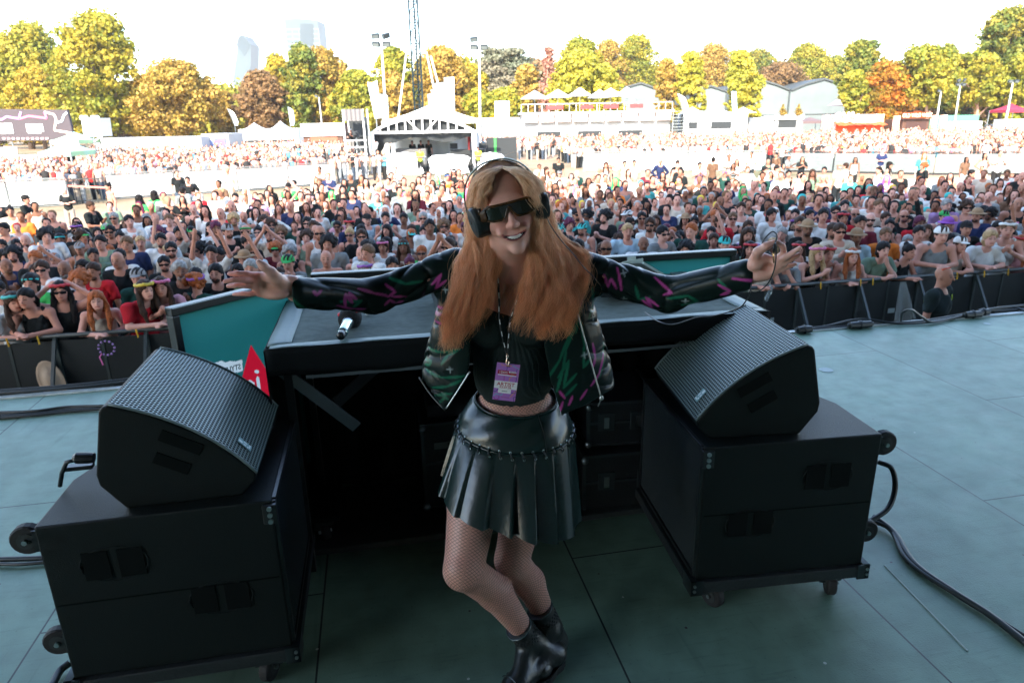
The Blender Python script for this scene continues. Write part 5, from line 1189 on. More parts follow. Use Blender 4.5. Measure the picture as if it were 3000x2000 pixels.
# legs
HL, HRr = V3(-.075, 1.975, .84), V3(.085, 1.985, .84)
KF, AF = V3(-.160, 1.757, .495), V3(.045, 1.872, .125)
KB, AB = PP(1500, 1640, 1.90), V3(.112, 1.93, .13)
LG = [(HL, HL*.5+KF*.5+V3(-.01, .0, .01), .090, .081), (HL*.5+KF*.5+V3(-.01, .0, .01), KF, .081, .060), (KF, KF*.62+AF*.38+V3(.012, .03, 0), .056, .054), (KF*.62+AF*.38+V3(.012, .03, 0), AF, .054, .031),
      (HRr, KB, .090, .056), (KB, KB*.6+AB*.4+V3(.005, .03, 0), .052, .051), (KB*.6+AB*.4+V3(.005, .03, 0), AB, .051, .031)]
def legs(S_, off=0.0):
    for i, (a, b, ra, rb) in enumerate(LG): S_.cap(a, b, ra+off, rb+off, .0 if i == 4 else .02)
legs(B)
B.ell(KF+V3(-.008, -.022, .01), (.042, .038, .048), k=.02)
# one continuous body mesh, with lips, brows and blush as skin colouring
def body_paint(V):
    c = np.tile(np.array([.72, .38, .295]), (len(V), 1)); M_ = np.array(HR.transposed()); L = (V-np.array(HC)) @ M_.T
    x, y, z = L[:, 0], L[:, 1], L[:, 2]; fr = (y < -.05)
    rs = np.random.RandomState(1)
    bl = np.exp(-(((np.abs(x)-.038)/.016)**2+((z+.032)/.015)**2))*fr; c += bl[:, None]*np.array([.05, -.05, -.035])
    nose = np.exp(-((x/.012)**2+((z+.036)/.012)**2))*fr; c += nose[:, None]*np.array([.03, -.04, -.03])
    zc = -.0705+.0095*(x/.029)**2; d = np.abs(z-zc-.0); lip = (np.abs(x) < .032)*(d < .0086*(1-.45*(x/.033)**2))*fr*(y > -.12)
    c[lip > 0] = (.46, .12, .13)
    inn = (np.abs(x) < .028)*(d < .0046*(1-.5*(x/.03)**2))*fr; c[inn > 0] = (.03, .008, .01)
    # fingertips and palms a little redder
    far = (V[:, 0] < -.62)*(1.) + (V[:, 0] > .70)*(1.); c += far[:, None]*np.array([.04, -.05, -.035])
    ch = np.exp(-((V[:, 0]/.08)**2+((V[:, 2]-1.33)/.06)**2))*(V[:, 1] < 1.92); c += ch[:, None]*np.array([.02, -.04, -.03])
    return {'skincol': c}
M_bskin = mat('skin_painted', rough=.42, spec=.5, vcol='skincol', var=.10, vs_=40, bump=.05, bs=700)
_b = M_bskin.node_tree.nodes['Principled BSDF']; _b.inputs['Subsurface Weight'].default_value = .1; _b.inputs['Subsurface Radius'].default_value = (.012, .004, .002); _b.inputs['Subsurface Scale'].default_value = 1
def part(S_, name, mt, parent=None, paint=None, it=1):
    V, F_ = S_.poly(); V = relax(V, F_, it, .4) if it else V; at = paint(V) if paint else None
    base = np.array(WO if parent in (None, W) else WO, np.float32)
    return link(name, npmesh(name, V-base, F_, True, attrs=at), mt, parent or W)
BODY = part(B, 'body', M_bskin, paint=body_paint)
def wb(m, name, mt, parent=None, **k):   # MB given in world coordinates
    m.v = [Vector(v)-WO for v in m.v]; return m.build(name, mt, parent or W, **k)
# teeth and eyes (behind the lenses)
def tooth(u, v):
    f = 2*u-1; n_ = abs(math.sin(u*math.pi*8)); zt_ = -.0690+.0095*f*f+.0040*(1-.5*f*f); return hd(.0255*f, -.0950+.0165*f*f-.0006*n_, zt_-v*(.0078*(1-.55*f*f))*(.86+.14*n_))
wb(MB().grid(tooth, 65, 5), 'teeth', mat('teeth', (.72, .68, .62), .3), smooth=True, solid=.0015)
for s in (-1, 1):
    e = wb(MB().ell(hd(s*.03, -.077, .004), (.0125, .0125, .0125), 16, 12), 'eye', mat('eye_white', (.6, .58, .55), .2), smooth=True)
# ---- top: black ribbed crop top
T_ = SDF(.003)
T_.ell((0, 1.955, 1.24), (.146, .103, .162), k=.05); T_.ell((.004, 1.965, 1.06), (.124, .092, .148), k=.05)
T_.ell(BL_, (.066, .064, .066), k=.02); T_.ell(BR_, (.066, .064, .066), k=.02)
def rib(X, Y, Z): return .0012*np.sin(np.arctan2(X, -(Y-1.965))*170.)+0*Z
T_.fn(rib, (-.2, 1.7, .9), (.2, 2.2, 1.5), 'o')
def topcut(X, Y, Z):   # keep below the V neckline and above the hem
    up = Z-(1.262+.50*np.abs(X+.004)**1.05+np.where(Y > 1.93, .03, 0)); lo = (.985+.25*(X*X)*2-.02*(Y < 1.93))-Z
    return np.maximum(up, lo)
T_.fn(topcut, (-.3, 1.6, .8), (.3, 2.3, 1.6), 'i')
M_top = mat('top_knit', (.016, .03, .029), .65, bump=.5, bs=900, spec=.3)
part(T_, 'crop_top', M_top)
m = MB()
for s, (a, b) in ((-1, ((-.075, 1.86, 1.285), (-.105, 1.90, 1.40))), (1, ((.07, 1.86, 1.285), (.115, 1.90, 1.395)))): m.tube([a, ((a[0]+b[0])/2, 1.856, (a[2]+b[2])/2), b, (b[0], 1.99, 1.37)], .005, 6)
wb(m, 'strap', M_top, smooth=True)
# ---- fishnet over waist and legs
NET = SDF(.004); legs(NET, .0022); NET.ell(KF+V3(-.008, -.022, .01), (.0442, .0402, .0502), k=.02)
NET.ell((.004, 1.965, 1.06), (.1185, .0865, .14), k=.05); NET.ell((.006, 1.985, .88), (.1625, .1145, .11), k=.05)
NET.fn(lambda X, Y, Z: np.maximum(Z-1.05+0*X+0*Y, .07-Z), (-1, 1, -1), (1, 3, 3), 'i')
def netuv(V):
    best = np.full(len(V), 1e9); uv = np.zeros((len(V), 3))
    acc = [0, .2, 0.4, .58, .03, .4, .6]
    segs = [(a, b) for a, b, _, _ in LG]+[(V3(.006, 1.985, .8), V3(.004, 1.965, 1.1))]
    for i, (a, b) in enumerate(segs):
        a, b = np.array(a), np.array(b); ba = b-a; L = np.linalg.norm(ba); u = ba/L; t = np.clip((V-a)@u, 0, L); q = V-a-t[:, None]*u; d = np.linalg.norm(q, axis=1) - (.05 if i < 7 else .1)
        ref = np.array([0, 1., 0]); e1 = ref-u*(ref@u); e1 /= np.linalg.norm(e1); e2 = np.cross(u, e1); ang = np.arctan2(q@e2, q@e1)
        m_ = (d < best) if i < 7 else (V[:, 2] > .95); best = np.where(m_, d, best); N_ = 26 if i < 7 else 52
        vv = ((V-a)@u + acc[i % 7])/.0105
        uu = ang/(2*math.pi)*N_
        uv[m_, 0] = uu[m_]; uv[m_, 1] = vv[m_]
    return {'netu': uv[:, 0], 'netv': uv[:, 1]}
def net_mat():
    m = bpy.data.materials.new('fishnet'); m.use_nodes = True; nt = m.node_tree; N = nt.nodes.new; L = nt.links.new; b = nt.nodes['Principled BSDF']
    b.inputs['Base Color'].default_value = (.012, .014, .016, 1); b.inputs['Roughness'].default_value = .6
    def at(n): a = N('ShaderNodeAttribute'); a.attribute_name = n; return a.outputs['Fac']
    def M(op, x, y=None):
        n = N('ShaderNodeMath'); n.operation = op
        for i, q in enumerate((x, y)):
            if q is None: continue
            if isinstance(q, (int, float)): n.inputs[i].default_value = q
            else: L(q, n.inputs[i])
        return n.outputs[0]
    u, v = at('netu'), at('netv'); pi = math.pi
    s1 = M('ABSOLUTE', M('SINE', M('MULTIPLY', M('ADD', u, v), pi/1))); s2 = M('ABSOLUTE', M('SINE', M('MULTIPLY', M('SUBTRACT', u, v), pi/1)))
    mn = M('MINIMUM', s1, s2); mr = N('ShaderNodeMapRange'); mr.inputs[1].default_value = .11; mr.inputs[2].default_value = .22; mr.inputs[3].default_value = 1; mr.inputs[4].default_value = 0; L(mn, mr.inputs[0])
    L(mr.outputs[0], b.inputs['Alpha']); return m
part(NET, 'fishnet_tights', net_mat(), paint=netuv)
# ---- jacket
J = SDF(.0035)
zk = np.array([.95, 1.02, 1.10, 1.20, 1.30, 1.37, 1.43]); ak = np.array([.300, .297, .284, .254, .222, .19, .12]); bk = np.array([.150, .150, .148, .142, .132, .115, .075])
def jtube(X, Y, Z, sh=0.0):
    a = np.interp(Z, zk, ak)-sh; b = np.interp(Z, zk, bk)-sh; x = np.abs(X-.012)/a+1e-5; y = np.abs(Y-1.955)/b+1e-5; p = 3.4
    s_ = x**p+y**p; k = s_**(1/p); g = k**(1-p)*np.sqrt((x**(p-1)/a)**2+(y**(p-1)/b)**2); d = (k-1)/np.maximum(g, .5)
    return np.maximum(d, Z-1.425).astype(np.float32)
def smin(a, b, k): w = np.maximum(k-np.abs(a-b), 0)/k; return np.minimum(a, b)-w*w*k*.25
def capd(X, Y, Z, a, b, ra, rb):
    ba = np.array(b)-np.array(a); bb = ba@ba; x, y, z = X-a[0], Y-a[1], Z-a[2]; t = np.clip((x*ba[0]+y*ba[1]+z*ba[2])/bb, 0, 1)
    return np.sqrt((x-ba[0]*t)**2+(y-ba[1]*t)**2+(z-ba[2]*t)**2)-(ra+(rb-ra)*t)
def sleeves(X, Y, Z, sh=0.0):
    d = None
    for s, (A_, E_, C_) in ((-1, (SHL+V3(.005, 0, .004), ELL+V3(0, 0, -.004), WRL)), (1, (SHR+V3(-.005, 0, .004), ELR+V3(0, 0, -.006), WRR))):
        e = smin(capd(X, Y, Z, A_, E_, .060-sh, .048-sh), capd(X, Y, Z, E_, C_, .048-sh, .042-sh), .03); d = e if d is None else np.minimum(d, e)
    return d
def folds(X, Y, Z):
    ax = np.abs(X-.015); sg = np.where(X < 0, 1., -1.)
    w = np.clip((ax-.17)/.05, 0, 1)
    def rid(q, p=2.2): return (1-np.abs(np.sin(q)))**p
    wob = 1.2*np.sin(Z*31+ax*9)+.8*np.sin(Y*37+ax*15)
    f1 = -rid(ax*34+Z*26+wob)*np.exp(-((ax-.27)/.085)**2)*.0105-rid(ax*47-Z*30+wob*1.3+1)*np.exp(-((ax-.24)/.06)**2)*.007
    f2 = -rid(ax*30-Z*36+wob+.7)*np.exp(-((ax-.44)/.075)**2)*.0075
    f3 = -rid(ax*11+Z*30+wob*.8)*.0040
    body = (1-w)*(-rid(X*17+1.5*np.sin(Z*9)+Y*6)*.0060*np.clip((1.32-Z)/.25, 0, 1)+.0015*np.sin(X*40+Z*30))
    return (w*(f1+f2+f3)*-1+body*-1).astype(np.float32)
def jouter(X, Y, Z): return smin(jtube(X, Y, Z), sleeves(X, Y, Z), .035)+folds(X, Y, Z)
def jinner(X, Y, Z): return smin(jtube(X, Y, Z, .007), sleeves(X, Y, Z, .007), .035)+folds(X, Y, Z)
def poly2(pts, Y=1.80): return [(P(x, y, Y).x, P(x, y, Y).z) for x, y in pts]
def psdf(pl, X, Z):
    X, Z = np.broadcast_arrays(X, Z); d = np.full(X.shape, 1e9, np.float32); ins = np.zeros(X.shape, bool); n = len(pl)
    for i in range(n):
        ax, az = pl[i]; bx, bz = pl[(i+1) % n]; ex, ez = bx-ax, bz-az; wx, wz_ = X-ax, Z-az; t = np.clip((wx*ex+wz_*ez)/(ex*ex+ez*ez+1e-12), 0, 1)
        d = np.minimum(d, (wx-ex*t)**2+(wz_-ez*t)**2); c = ((az > Z) != (bz > Z)); xi = ax+(Z-az)/((bz-az) if abs(bz-az) > 1e-9 else 1e-9)*ex; ins ^= (c & (X < xi))
    return np.where(ins, -np.sqrt(d), np.sqrt(d))
OPEN = poly2([(1455, 700), (1418, 800), (1392, 900), (1380, 1010), (1374, 1085), (1303, 1200), (1303, 1420), (1648, 1420), (1645, 1212), (1612, 1110), (1592, 1000), (1580, 900), (1560, 800), (1535, 700)], 1.825)
CUTL = poly2([(1000, 1092), (1226, 1112), (1303, 1200), (1303, 1420), (1000, 1420)], 1.83); CUTR = poly2([(1645, 1210), (1715, 1185), (1775, 1160), (2000, 1140), (2000, 1420), (1645, 1420)], 1.825)
def jall(X, Y, Z):
    o = jouter(X, Y, Z); d = np.maximum(o, -jinner(X, Y, Z))
    front = Y-1.935
    for pl in (OPEN, CUTL, CUTR): d = np.maximum(d, -np.maximum(psdf(pl, X, Z), front))
    d = np.maximum(d, np.where(Y > 1.90, 1.035-Z, -1))
    neck = np.sqrt((X-.004)**2+(Y-1.92)**2)-.075; d = np.maximum(d, -np.maximum(neck, 1.30-Z))
    # cuffs
    d = np.maximum(d, (WRL.x+.0)-X); d = np.maximum(d, X-(WRR.x-.0))
    return d.astype(np.float32)
J.fn(jall, (-.66, 1.6, .90), (.72, 2.2, 1.50), 'u')
def strokes():
    g = (.012, .115, .065); k = (.40, .06, .25); w = (.3, .36, .36); s = []
    def a(c, wd, *pts): s.append((c, wd, poly2(pts)))
    for pts in ([(1245, 1050), (1290, 1045), (1345, 1030)], [(1240, 1108), (1290, 1118), (1362, 1105)], [(1262, 1152), (1310, 1140), (1350, 1118)], [(1268, 1172), (1322, 1160)], [(1285, 1190), (1300, 1175), (1292, 1165), (1310, 1178)],
                [(1236, 1085), (1256, 1078), (1250, 1092), (1236, 1096)], [(1290, 1078), (1310, 1050), (1338, 1035)], [(1290, 930), (1340, 905), (1360, 880)], [(1340, 1000), (1300, 1010)], [(1262, 970), (1300, 955), (1340, 950)],
                [(1690, 960), (1660, 1030), (1650, 1090), (1632, 1150)], [(1636, 1110), (1668, 1062), (1652, 1140), (1690, 1100)], [(1705, 950), (1716, 1020), (1712, 1085), (1735, 1060)], [(1615, 1170), (1600, 1120), (1640, 1060), (1665, 1000), (1680, 955)],
                [(1745, 860), (1750, 910), (1732, 950)], [(1715, 880), (1700, 930), (1690, 985)], [(1760, 1120), (1775, 1090), (1782, 1040)], [(1655, 1165), (1690, 1130)], [(1650, 870), (1630, 900), (1700, 860)], [(1420, 1040), (1425, 1000)],
                [(1010, 870), (1060, 880), (1040, 895)], [(905, 840), (930, 880), (960, 900)], [(1130, 830), (1180, 845), (1230, 838)], [(1960, 880), (2010, 860), (2040, 880), (2000, 895)], [(1870, 850), (1880, 890), (1910, 880)], [(2080, 800), (2110, 840)]):
        a(g, .0036, *pts)
    for pts in ([(1020, 890), (1022, 850), (1038, 880), (1030, 850), (1048, 872)], [(1000, 882), (1040, 905), (1065, 912)], [(1050, 845), (1090, 865), (1130, 880), (1150, 868), (1120, 845)], [(1120, 905), (1135, 890), (1150, 905), (1170, 900)], [(950, 825), (958, 838), (966, 828)], [(1140, 880), (1180, 885)],
                [(1258, 850), (1285, 820), (1270, 862), (1300, 838)], [(1262, 925), (1300, 920)], [(1260, 948), (1290, 938), (1300, 955)], [(1262, 965), (1300, 965)], [(1330, 780), (1338, 800), (1348, 785)],
                [(1688, 840), (1698, 800), (1706, 830), (1718, 810)], [(1705, 910), (1722, 860)], [(1742, 1020), (1750, 1060), (1742, 1085)], [(1778, 1060), (1762, 1110), (1735, 1140)], [(1722, 1150), (1702, 1175)], [(1678, 1165), (1668, 1190)], [(1650, 1180), (1640, 1210)], [(1640, 1150), (1655, 1170)],
                [(2110, 790), (2180, 790)], [(2160, 795), (2190, 815)], [(2080, 815), (2110, 830), (2090, 845), (2110, 840)], [(1780, 820), (1790, 855), (1800, 830), (1815, 860)], [(1820, 800), (1830, 865)], [(1930, 825), (1970, 860), (1950, 870)], [(1890, 890), (1920, 915), (1900, 880), (1935, 905)], [(1850, 905), (1880, 925)]):
        a(k, .0031, *pts)
    for (x, y) in ((1297, 868), (1366, 855), (1838, 815), (1838, 893), (1715, 1050), (1745, 950), (1960, 812), (2005, 880), (1316, 1090)):
        a(w, .0016, (x-9, y), (x+9, y-2)); a(w, .0016, (x-1, y-9), (x+2, y+9))
    return s
STR = strokes()
def jpaint(V):
    c = np.tile(np.array([.006, .014, .012]), (len(V), 1)); X, Z = V[:, 0].astype(float), V[:, 2].astype(float); fr = V[:, 1] < 1.945
    for colr, wd, pl in STR:
        best = np.full(len(V), 9.)
        for (ax, az), (bx, bz) in zip(pl[:-1], pl[1:]):
            ex, ez = bx-ax, bz-az; t = np.clip(((X-ax)*ex+(Z-az)*ez)/(ex*ex+ez*ez), 0, 1); best = np.minimum(best, np.hypot(X-ax-ex*t, Z-az-ez*t)-wd*(.7+.5*np.sin(t*3.1)))
        m_ = np.clip(.5-best/.0022, 0, 1)*fr; c = c*(1-m_[:, None])+np.array(colr)*m_[:, None]
    return {'print': c}
M_jk = mat('satin_print', rough=.30, spec=.17, vcol='print', bump=.05, bs=60)
JK = part(J, 'jacket', M_jk, paint=jpaint, it=2)
# zip and piping along the open edges
M_zip = mat('zip_metal', (.45, .48, .47), .35, metal=.8)
for pts in ([(1376, 1088), (1345, 1138), (1307, 1196)], [(1692, 918), (1715, 1000), (1740, 1090), (1760, 1160)]):
    wb(MB().tube(catmull([P(x, y, 1.796 if x < 1500 else 1.793-.00006*(y-918)) for x, y in pts], 20), .0022, 6), 'zip', M_zip, JK, smooth=True)
m = MB().tube(catmull([P(1228, 1105, 1.86), P(1262, 1155, 1.83), P(1303, 1200, 1.80)], 10), .003, 6); wb(m, 'hem_piping', mat('piping_sat', (.03, .045, .045), .3), JK, smooth=True)
m = MB().ell(P(1762, 1166, 1.785), (.006, .004, .008)).bar(P(1762, 1166, 1.785), P(1752, 1190, 1.785), .004, .002); wb(m, 'zip_puller', M_zip, JK)
# ---- skirt
M_le = mat('faux_leather', (.005, .018, .016), .26, spec=.6, bump=.12, bs=35)
_l = M_le.node_tree.nodes['Principled BSDF']; _l.inputs['Coat Weight'].default_value = .1; _l.inputs['Coat Roughness'].default_value = .25
def ring(th, c, a, b, zt=0, zf=0): # th=0 at front (towards camera), increasing to picture right
    return Vector((c[0]+a*math.sin(th), c[1]-b*math.cos(th), c[2]+zt*math.sin(th)+zf*math.cos(th)))
def yoke(u, v):
    th = u*2*math.pi; p = ring(th, (.010, 1.968, .965), .128, .098, -.004, -.022); q = ring(th, (.006, 1.968, .868), .182, .142, -.012, -.026)
    r = p.lerp(q, v); bul = math.sin(math.pi*v)*.006; return r+Vector((math.sin(th), -math.cos(th), 0))*(bul+.0016*math.sin(th*7+v*9))
def pleat(u, v):
    th = u*2*math.pi; q = ring(th, (.006, 1.968, .866), .184, .144, -.012, -.026)
    sw = .7*math.sin(th*2+.6)+.5*math.sin(th*3-1); fl = 1+.10*sw
    e = ring(th, (-.004, 1.945, .642), .212, .188*fl, -.078, -.030)
    r = q.lerp(e, v); n = 17; ph = (u*n+.18*math.sin(th*2)) % 1; saw = (ph**.8 if ph < .86 else (1-ph)/.14)
    amp = v**.75*(.026+.012*math.sin(th*3+1)); out = Vector((math.sin(th), -math.cos(th), 0))
    # the pleat over the advanced knee is pushed forward
    bump_ = math.exp(-((((th+math.pi) % (2*math.pi))-math.pi+.75)/.55)**2)*v**.7*.052
    return r+out*(amp*(saw-.4)+bump_+.004*math.sin(th*9)*v)
SK = wb(MB().grid(yoke, 160, 14, closed=True), 'skirt', M_le, smooth=True, solid=.003)
o = wb(MB().grid(pleat, 17*28, 26, closed=True), 'pleated_panel', M_le, SK, solid=.0025)
o.data.polygons.foreach_set('use_smooth', np.ones(len(o.data.polygons), bool)); md = o.modifiers.new('e', 'EDGE_SPLIT'); md.split_angle = R(38)
wb(MB().tube([yoke(i/80, 0) for i in range(80)], .0035, 6, closed=True), 'waistband', M_le, SK, smooth=True)
ey = MB(); lc = MB()
for i in range(34):
    u = (i+.5)/34; a = yoke(u, .93); b = pleat(u+.006, .045); out = Vector((math.sin(u*6.283), -math.cos(u*6.283), 0))
    for q in (a, b): ey.lathe([(.0028, 0), (.0042, .0008), (.0028, .0016)], q+out*.002, 10, out)
    lc.tube([a+out*.003, (a+b)/2+out*.009, b+out*.003], .0022, 6)
wb(ey, 'eyelets', mat('eyelet', (.3, .36, .36), .3, metal=.9), SK); wb(lc, 'lacing', mat('lace_black', (.012, .014, .014), .5), SK, smooth=True)
wb(MB().tube([yoke(i/80, 1.0)+Vector((math.sin(i/80*6.283), -math.cos(i/80*6.283), 0))*.001 for i in range(80)], .004, 6, closed=True), 'seam_cord', M_le, SK, smooth=True)
wb(MB().tube([yoke(.085, v/8)+Vector((.0, -.0035, 0)) for v in range(9)], .0016, 4), 'side_seam', mat('lace_black'), SK)
# ---- boots
M_bk = mat('boot_leather', (.014, .018, .018), .33, spec=.6, bump=.15, bs=90); M_sole = mat('boot_sole', (.010, .012, .012), .6)
M_knit = mat('boot_knit', (.012, .016, .016), .5, bump=1.0, bs=160)
def boot(A_, heel, toe, sh):
    """A_ ankle joint, heel/toe ground points, sh shin direction"""
    d = (toe-heel); L = d.length; d.normalize(); up = Vector((0, 0, 1)); s = SDF(.003)
    h = heel+d*.035
    s.cap(h+up*.055, A_+up*.0, .040, .038, .02); s.cap(A_, A_+sh*.095, .040, .044, .02)
    s.cap(h+up*.058, toe-d*.045+up*.045, .038, .036, .02); s.ell(toe-d*.045+up*.045, (.042, .05, .032), Matrix.Rotation(math.atan2(d.y, d.x)-math.pi/2, 3, 'Z'), .015)
    s.cap(A_+d*.02-up*.01, toe-d*.07+up*.06, .036, .030, .02)
    s.fn(lambda X, Y, Z: (.028-Z)+0*X+0*Y, (-1, 1, -1), (1, 3, .03), 'i')
    top = A_+sh*.090
    s.fn(lambda X, Y, Z: ((X-top.x)*sh.x+(Y-top.y)*sh.y+(Z-top.z)*sh.z), (-1, 1, -1), (1, 3, 3), 'i')
    return s, d
for i, (A_, he_, to_, K_) in enumerate(((AF, V3(.150, 1.912, 0), V3(-.045, 1.735, 0), KF), (AB, V3(.150, 1.980, 0), V3(.05, 1.80, 0), KB))):
    sh = (K_-A_).normalized(); s, d = boot(A_, he_, to_, sh); bt = part(s, 'boot', M_bk if i == 0 else M_bk)
    side = Vector((-d.y, d.x, 0)); L = (to_-he_).length; n = 26; pr = []
    for k in range(n+1):
        f = k/n; w = .034+.010*math.sin(f*math.pi)**.5+.006*math.sin(f*5.5-2.6); w *= min(1, (f/.08)**.5 if f < .08 else 1, ((1-f)/.14)**.5 if f > .86 else 1); pr.append((f*L, max(.002, w)))
    m = MB(); pts = [(he_+d*f+side*w) for f, w in pr]+[(he_+d*f-side*w) for f, w in pr[::-1]]
    for z0, z1, sc in ((.0, .012, 1.0), (.012, .030, 1.04)):
        cc = (he_+to_)/2; V = [Vector((cc.x+(p.x-cc.x)*sc, cc.y+(p.y-cc.y)*sc, z)) for z in (z0, z1) for p in pts]; q = len(pts)
        m.add(V, [tuple(range(q)), tuple(range(q, 2*q))]+[(a, (a+1) % q, (a+1) % q+q, a+q) for a in range(q)])
    wb(m, 'sole', M_sole, bt)
    m = MB(); e1 = sh.orthogonal().normalized(); e2 = sh.cross(e1)
    m.tube([A_+sh*.088+(e1*math.cos(t_*.3142)+e2*math.sin(t_*.3142))*.044 for t_ in range(20)], .0035, 6, closed=True); wb(m, 'collar', mat('collar_sheen', (.03, .05, .05), .25), bt, smooth=True)
    # quilted knit panel on the shaft
    m = MB()
    for a in range(9):
        for b in range(22):
            q = A_+sh*(-.02+.010*a)+(e1*math.cos(b*.2856+a % 2*.14)+e2*math.sin(b*.2856+a % 2*.14))*(.0385+.0004*a); m.ell(q, (.0042, .0042, .0052), 6, 4)
    wb(m, 'knit_shaft', M_knit, bt, smooth=True)
    if i == 0:
        m = MB()
        for a in range(3): m.tube([(he_+d*(L-.035-.016*a)+up_*.078*(1-.0)+side*s2*.03*(1-abs(up_.z-1))) if False else he_+d*(L-.03-.018*a)+side*.046*math.sin(t_)+Vector((0, 0, .045+.036*math.cos(t_))) for t_ in [x*.2-1.2 for x in range(13)] for up_, s2 in ((Vector((0, 0, 1)), 1),)], .0016, 4)
        wb(m, 'toe_seam', mat('collar_sheen'), bt)
        p = he_+d*.03-side*.0; tg = MB().box(he_+d*.10-side*.044+Vector((0, 0, .016)), (.03, .002, .012), Matrix.Rotation(math.atan2(d.y, d.x), 3, 'Z')); wb(tg, 'side_tag', mat('tag_pale', (.4, .42, .4), .5), bt)
# ---- sunglasses
def gl(x, z, dy=0): return hd(x, -.104+4.6*x*x+dy, z)
M_tort = mat('tortoise', (.015, .012, .008), .18, c2=(.10, .04, .010), vs_=42, detail=2, spec=.3)
M_lens = mat('lens_dark', (.012, .016, .010), .06, spec=.8)
SG = None
top_ = [(-.071, .020), (-.05, .026), (-.02, .024), (0, .022), (.02, .024), (.05, .026), (.071, .020)]
def ztop(x): return .0205-.8*max(0, abs(x)-.05)**1.2*1.5
def zbot(x):
    a = abs(x); return -.0175+.028*math.exp(-(a/.011)**2)+(.30*max(0, a-.045))
m = MB().grid(lambda u, v: gl(-.073+.146*u, ztop(-.073+.146*u)*(1-v)+zbot(-.073+.146*u)*v), 50, 8)
SG = wb(m, 'sunglasses', M_lens, smooth=True, solid=.002)
fr = MB()
fr.tube([gl(-.073+.146*i/40, ztop(-.073+.146*i/40), -.001) for i in range(41)], .0028, 6); fr.tube([gl(-.073+.146*i/60, zbot(-.073+.146*i/60), -.001) for i in range(61)], .0018, 6)
for s in (-1, 1):
    fr.grid(lambda u, v: gl(s*(.0585+.0155*u), ztop(s*(.058+.0155*u))*(1-v)+zbot(s*(.058+.0155*u))*v, -.0035), 6, 6)
    fr.bar(gl(s*.073, .014), hd(s*.078, .01, .012), .005, .016, up=(0, 0, 1))
wb(fr, 'frame', M_tort, SG, smooth=True, solid=.0015)
# ---- hair
HG = {'L': [[(1470, 494, 1.785), (1446, 512, 1.765), (1428, 545, 1.756), (1416, 590, 1.762), (1420, 645, 1.785), (1452, 720, 1.83), (1452, 800, 1.815), (1440, 880, 1.79), (1412, 945, 1.775)],
             [(1466, 491, 1.795), (1432, 508, 1.772), (1410, 548, 1.768), (1406, 600, 1.785), (1416, 660, 1.825), (1432, 740, 1.82), (1418, 830, 1.80), (1396, 920, 1.778), (1372, 990, 1.77)],
             [(1464, 489, 1.81), (1420, 506, 1.79), (1396, 552, 1.785), (1390, 615, 1.83), (1396, 690, 1.845), (1398, 780, 1.81), (1378, 870, 1.788), (1352, 950, 1.775), (1335, 1022, 1.768)],
             [(1462, 487, 1.83), (1408, 512, 1.812), (1388, 560, 1.82), (1388, 625, 1.86), (1392, 700, 1.86), (1368, 790, 1.82), (1342, 880, 1.79), (1320, 960, 1.778), (1303, 1035, 1.77)],
             [(1460, 487, 1.86), (1402, 518, 1.85), (1382, 580, 1.85), (1380, 650, 1.86), (1370, 720, 1.86), (1338, 800, 1.84), (1318, 890, 1.80), (1298, 960, 1.785), (1288, 1010, 1.775)]],
      'R': [[(1474, 494, 1.785), (1505, 506, 1.763), (1538, 535, 1.755), (1560, 585, 1.765), (1568, 650, 1.785), (1560, 730, 1.81), (1540, 820, 1.80), (1515, 900, 1.778), (1498, 965, 1.77)],
            [(1474, 491, 1.795), (1515, 500, 1.772), (1554, 538, 1.768), (1568, 595, 1.785), (1576, 670, 1.815), (1580, 750, 1.81), (1568, 840, 1.79), (1548, 920, 1.775), (1530, 985, 1.768)],
            [(1472, 489, 1.81), (1525, 498, 1.79), (1566, 540, 1.785), (1576, 605, 1.825), (1590, 690, 1.835), (1610, 780, 1.81), (1602, 870, 1.787), (1590, 940, 1.775), (1582, 990, 1.768)],
            [(1471, 487, 1.83), (1530, 499, 1.81), (1574, 545, 1.81), (1586, 620, 1.86), (1612, 705, 1.86), (1650, 790, 1.83), (1648, 870, 1.79), (1636, 940, 1.777), (1632, 1000, 1.768)],
            [(1470, 486, 1.86), (1535, 502, 1.84), (1584, 560, 1.85), (1602, 640, 1.87), (1638, 715, 1.885), (1675, 775, 1.86), (1682, 850, 1.805), (1676, 920, 1.78), (1668, 980, 1.775)],
            [(1470, 486, 1.88), (1538, 506, 1.87), (1590, 590, 1.90), (1620, 680, 1.92), (1668, 718, 1.925), (1712, 740, 1.90), (1718, 790, 1.865), (1704, 850, 1.82), (1694, 905, 1.80)]],
      'B': [[(1462, 488, 1.88), (1400, 530, 1.90), (1385, 620, 1.92), (1385, 720, 1.92), (1380, 800, 1.88), (1375, 860, 1.84), (1370, 930, 1.80)],
            [(1470, 486, 1.90), (1560, 530, 1.92), (1590, 620, 1.94), (1600, 710, 1.93), (1620, 790, 1.89), (1630, 860, 1.84), (1620, 940, 1.80)]]}
HGW = {k: [catmull([P(*p) for p in g], 30) for g in v] for k, v in HG.items()}
M_hb = mat('hair_base', (.42, .21, .10), .5, spec=.3, var=.5, vs_=60, bump=.8, bs=250)
hb = SDF(.004)
hb.ell(hd(0, .030, .045), (.086, .088, .078), HR, .02); hb.ell(hd(0, .045, -.02), (.084, .07, .10), HR, .03)
for key in ('L', 'R'):
    for g in HGW[key][1:]:
        gs = g[4:23:3]; hb.chain([Vector(p)+Vector((0, .014, 0)) for p in gs], [.005+.007*math.sin(math.pi*min(1, (i+1)/len(gs))*.9) for i in range(len(gs))], .012)
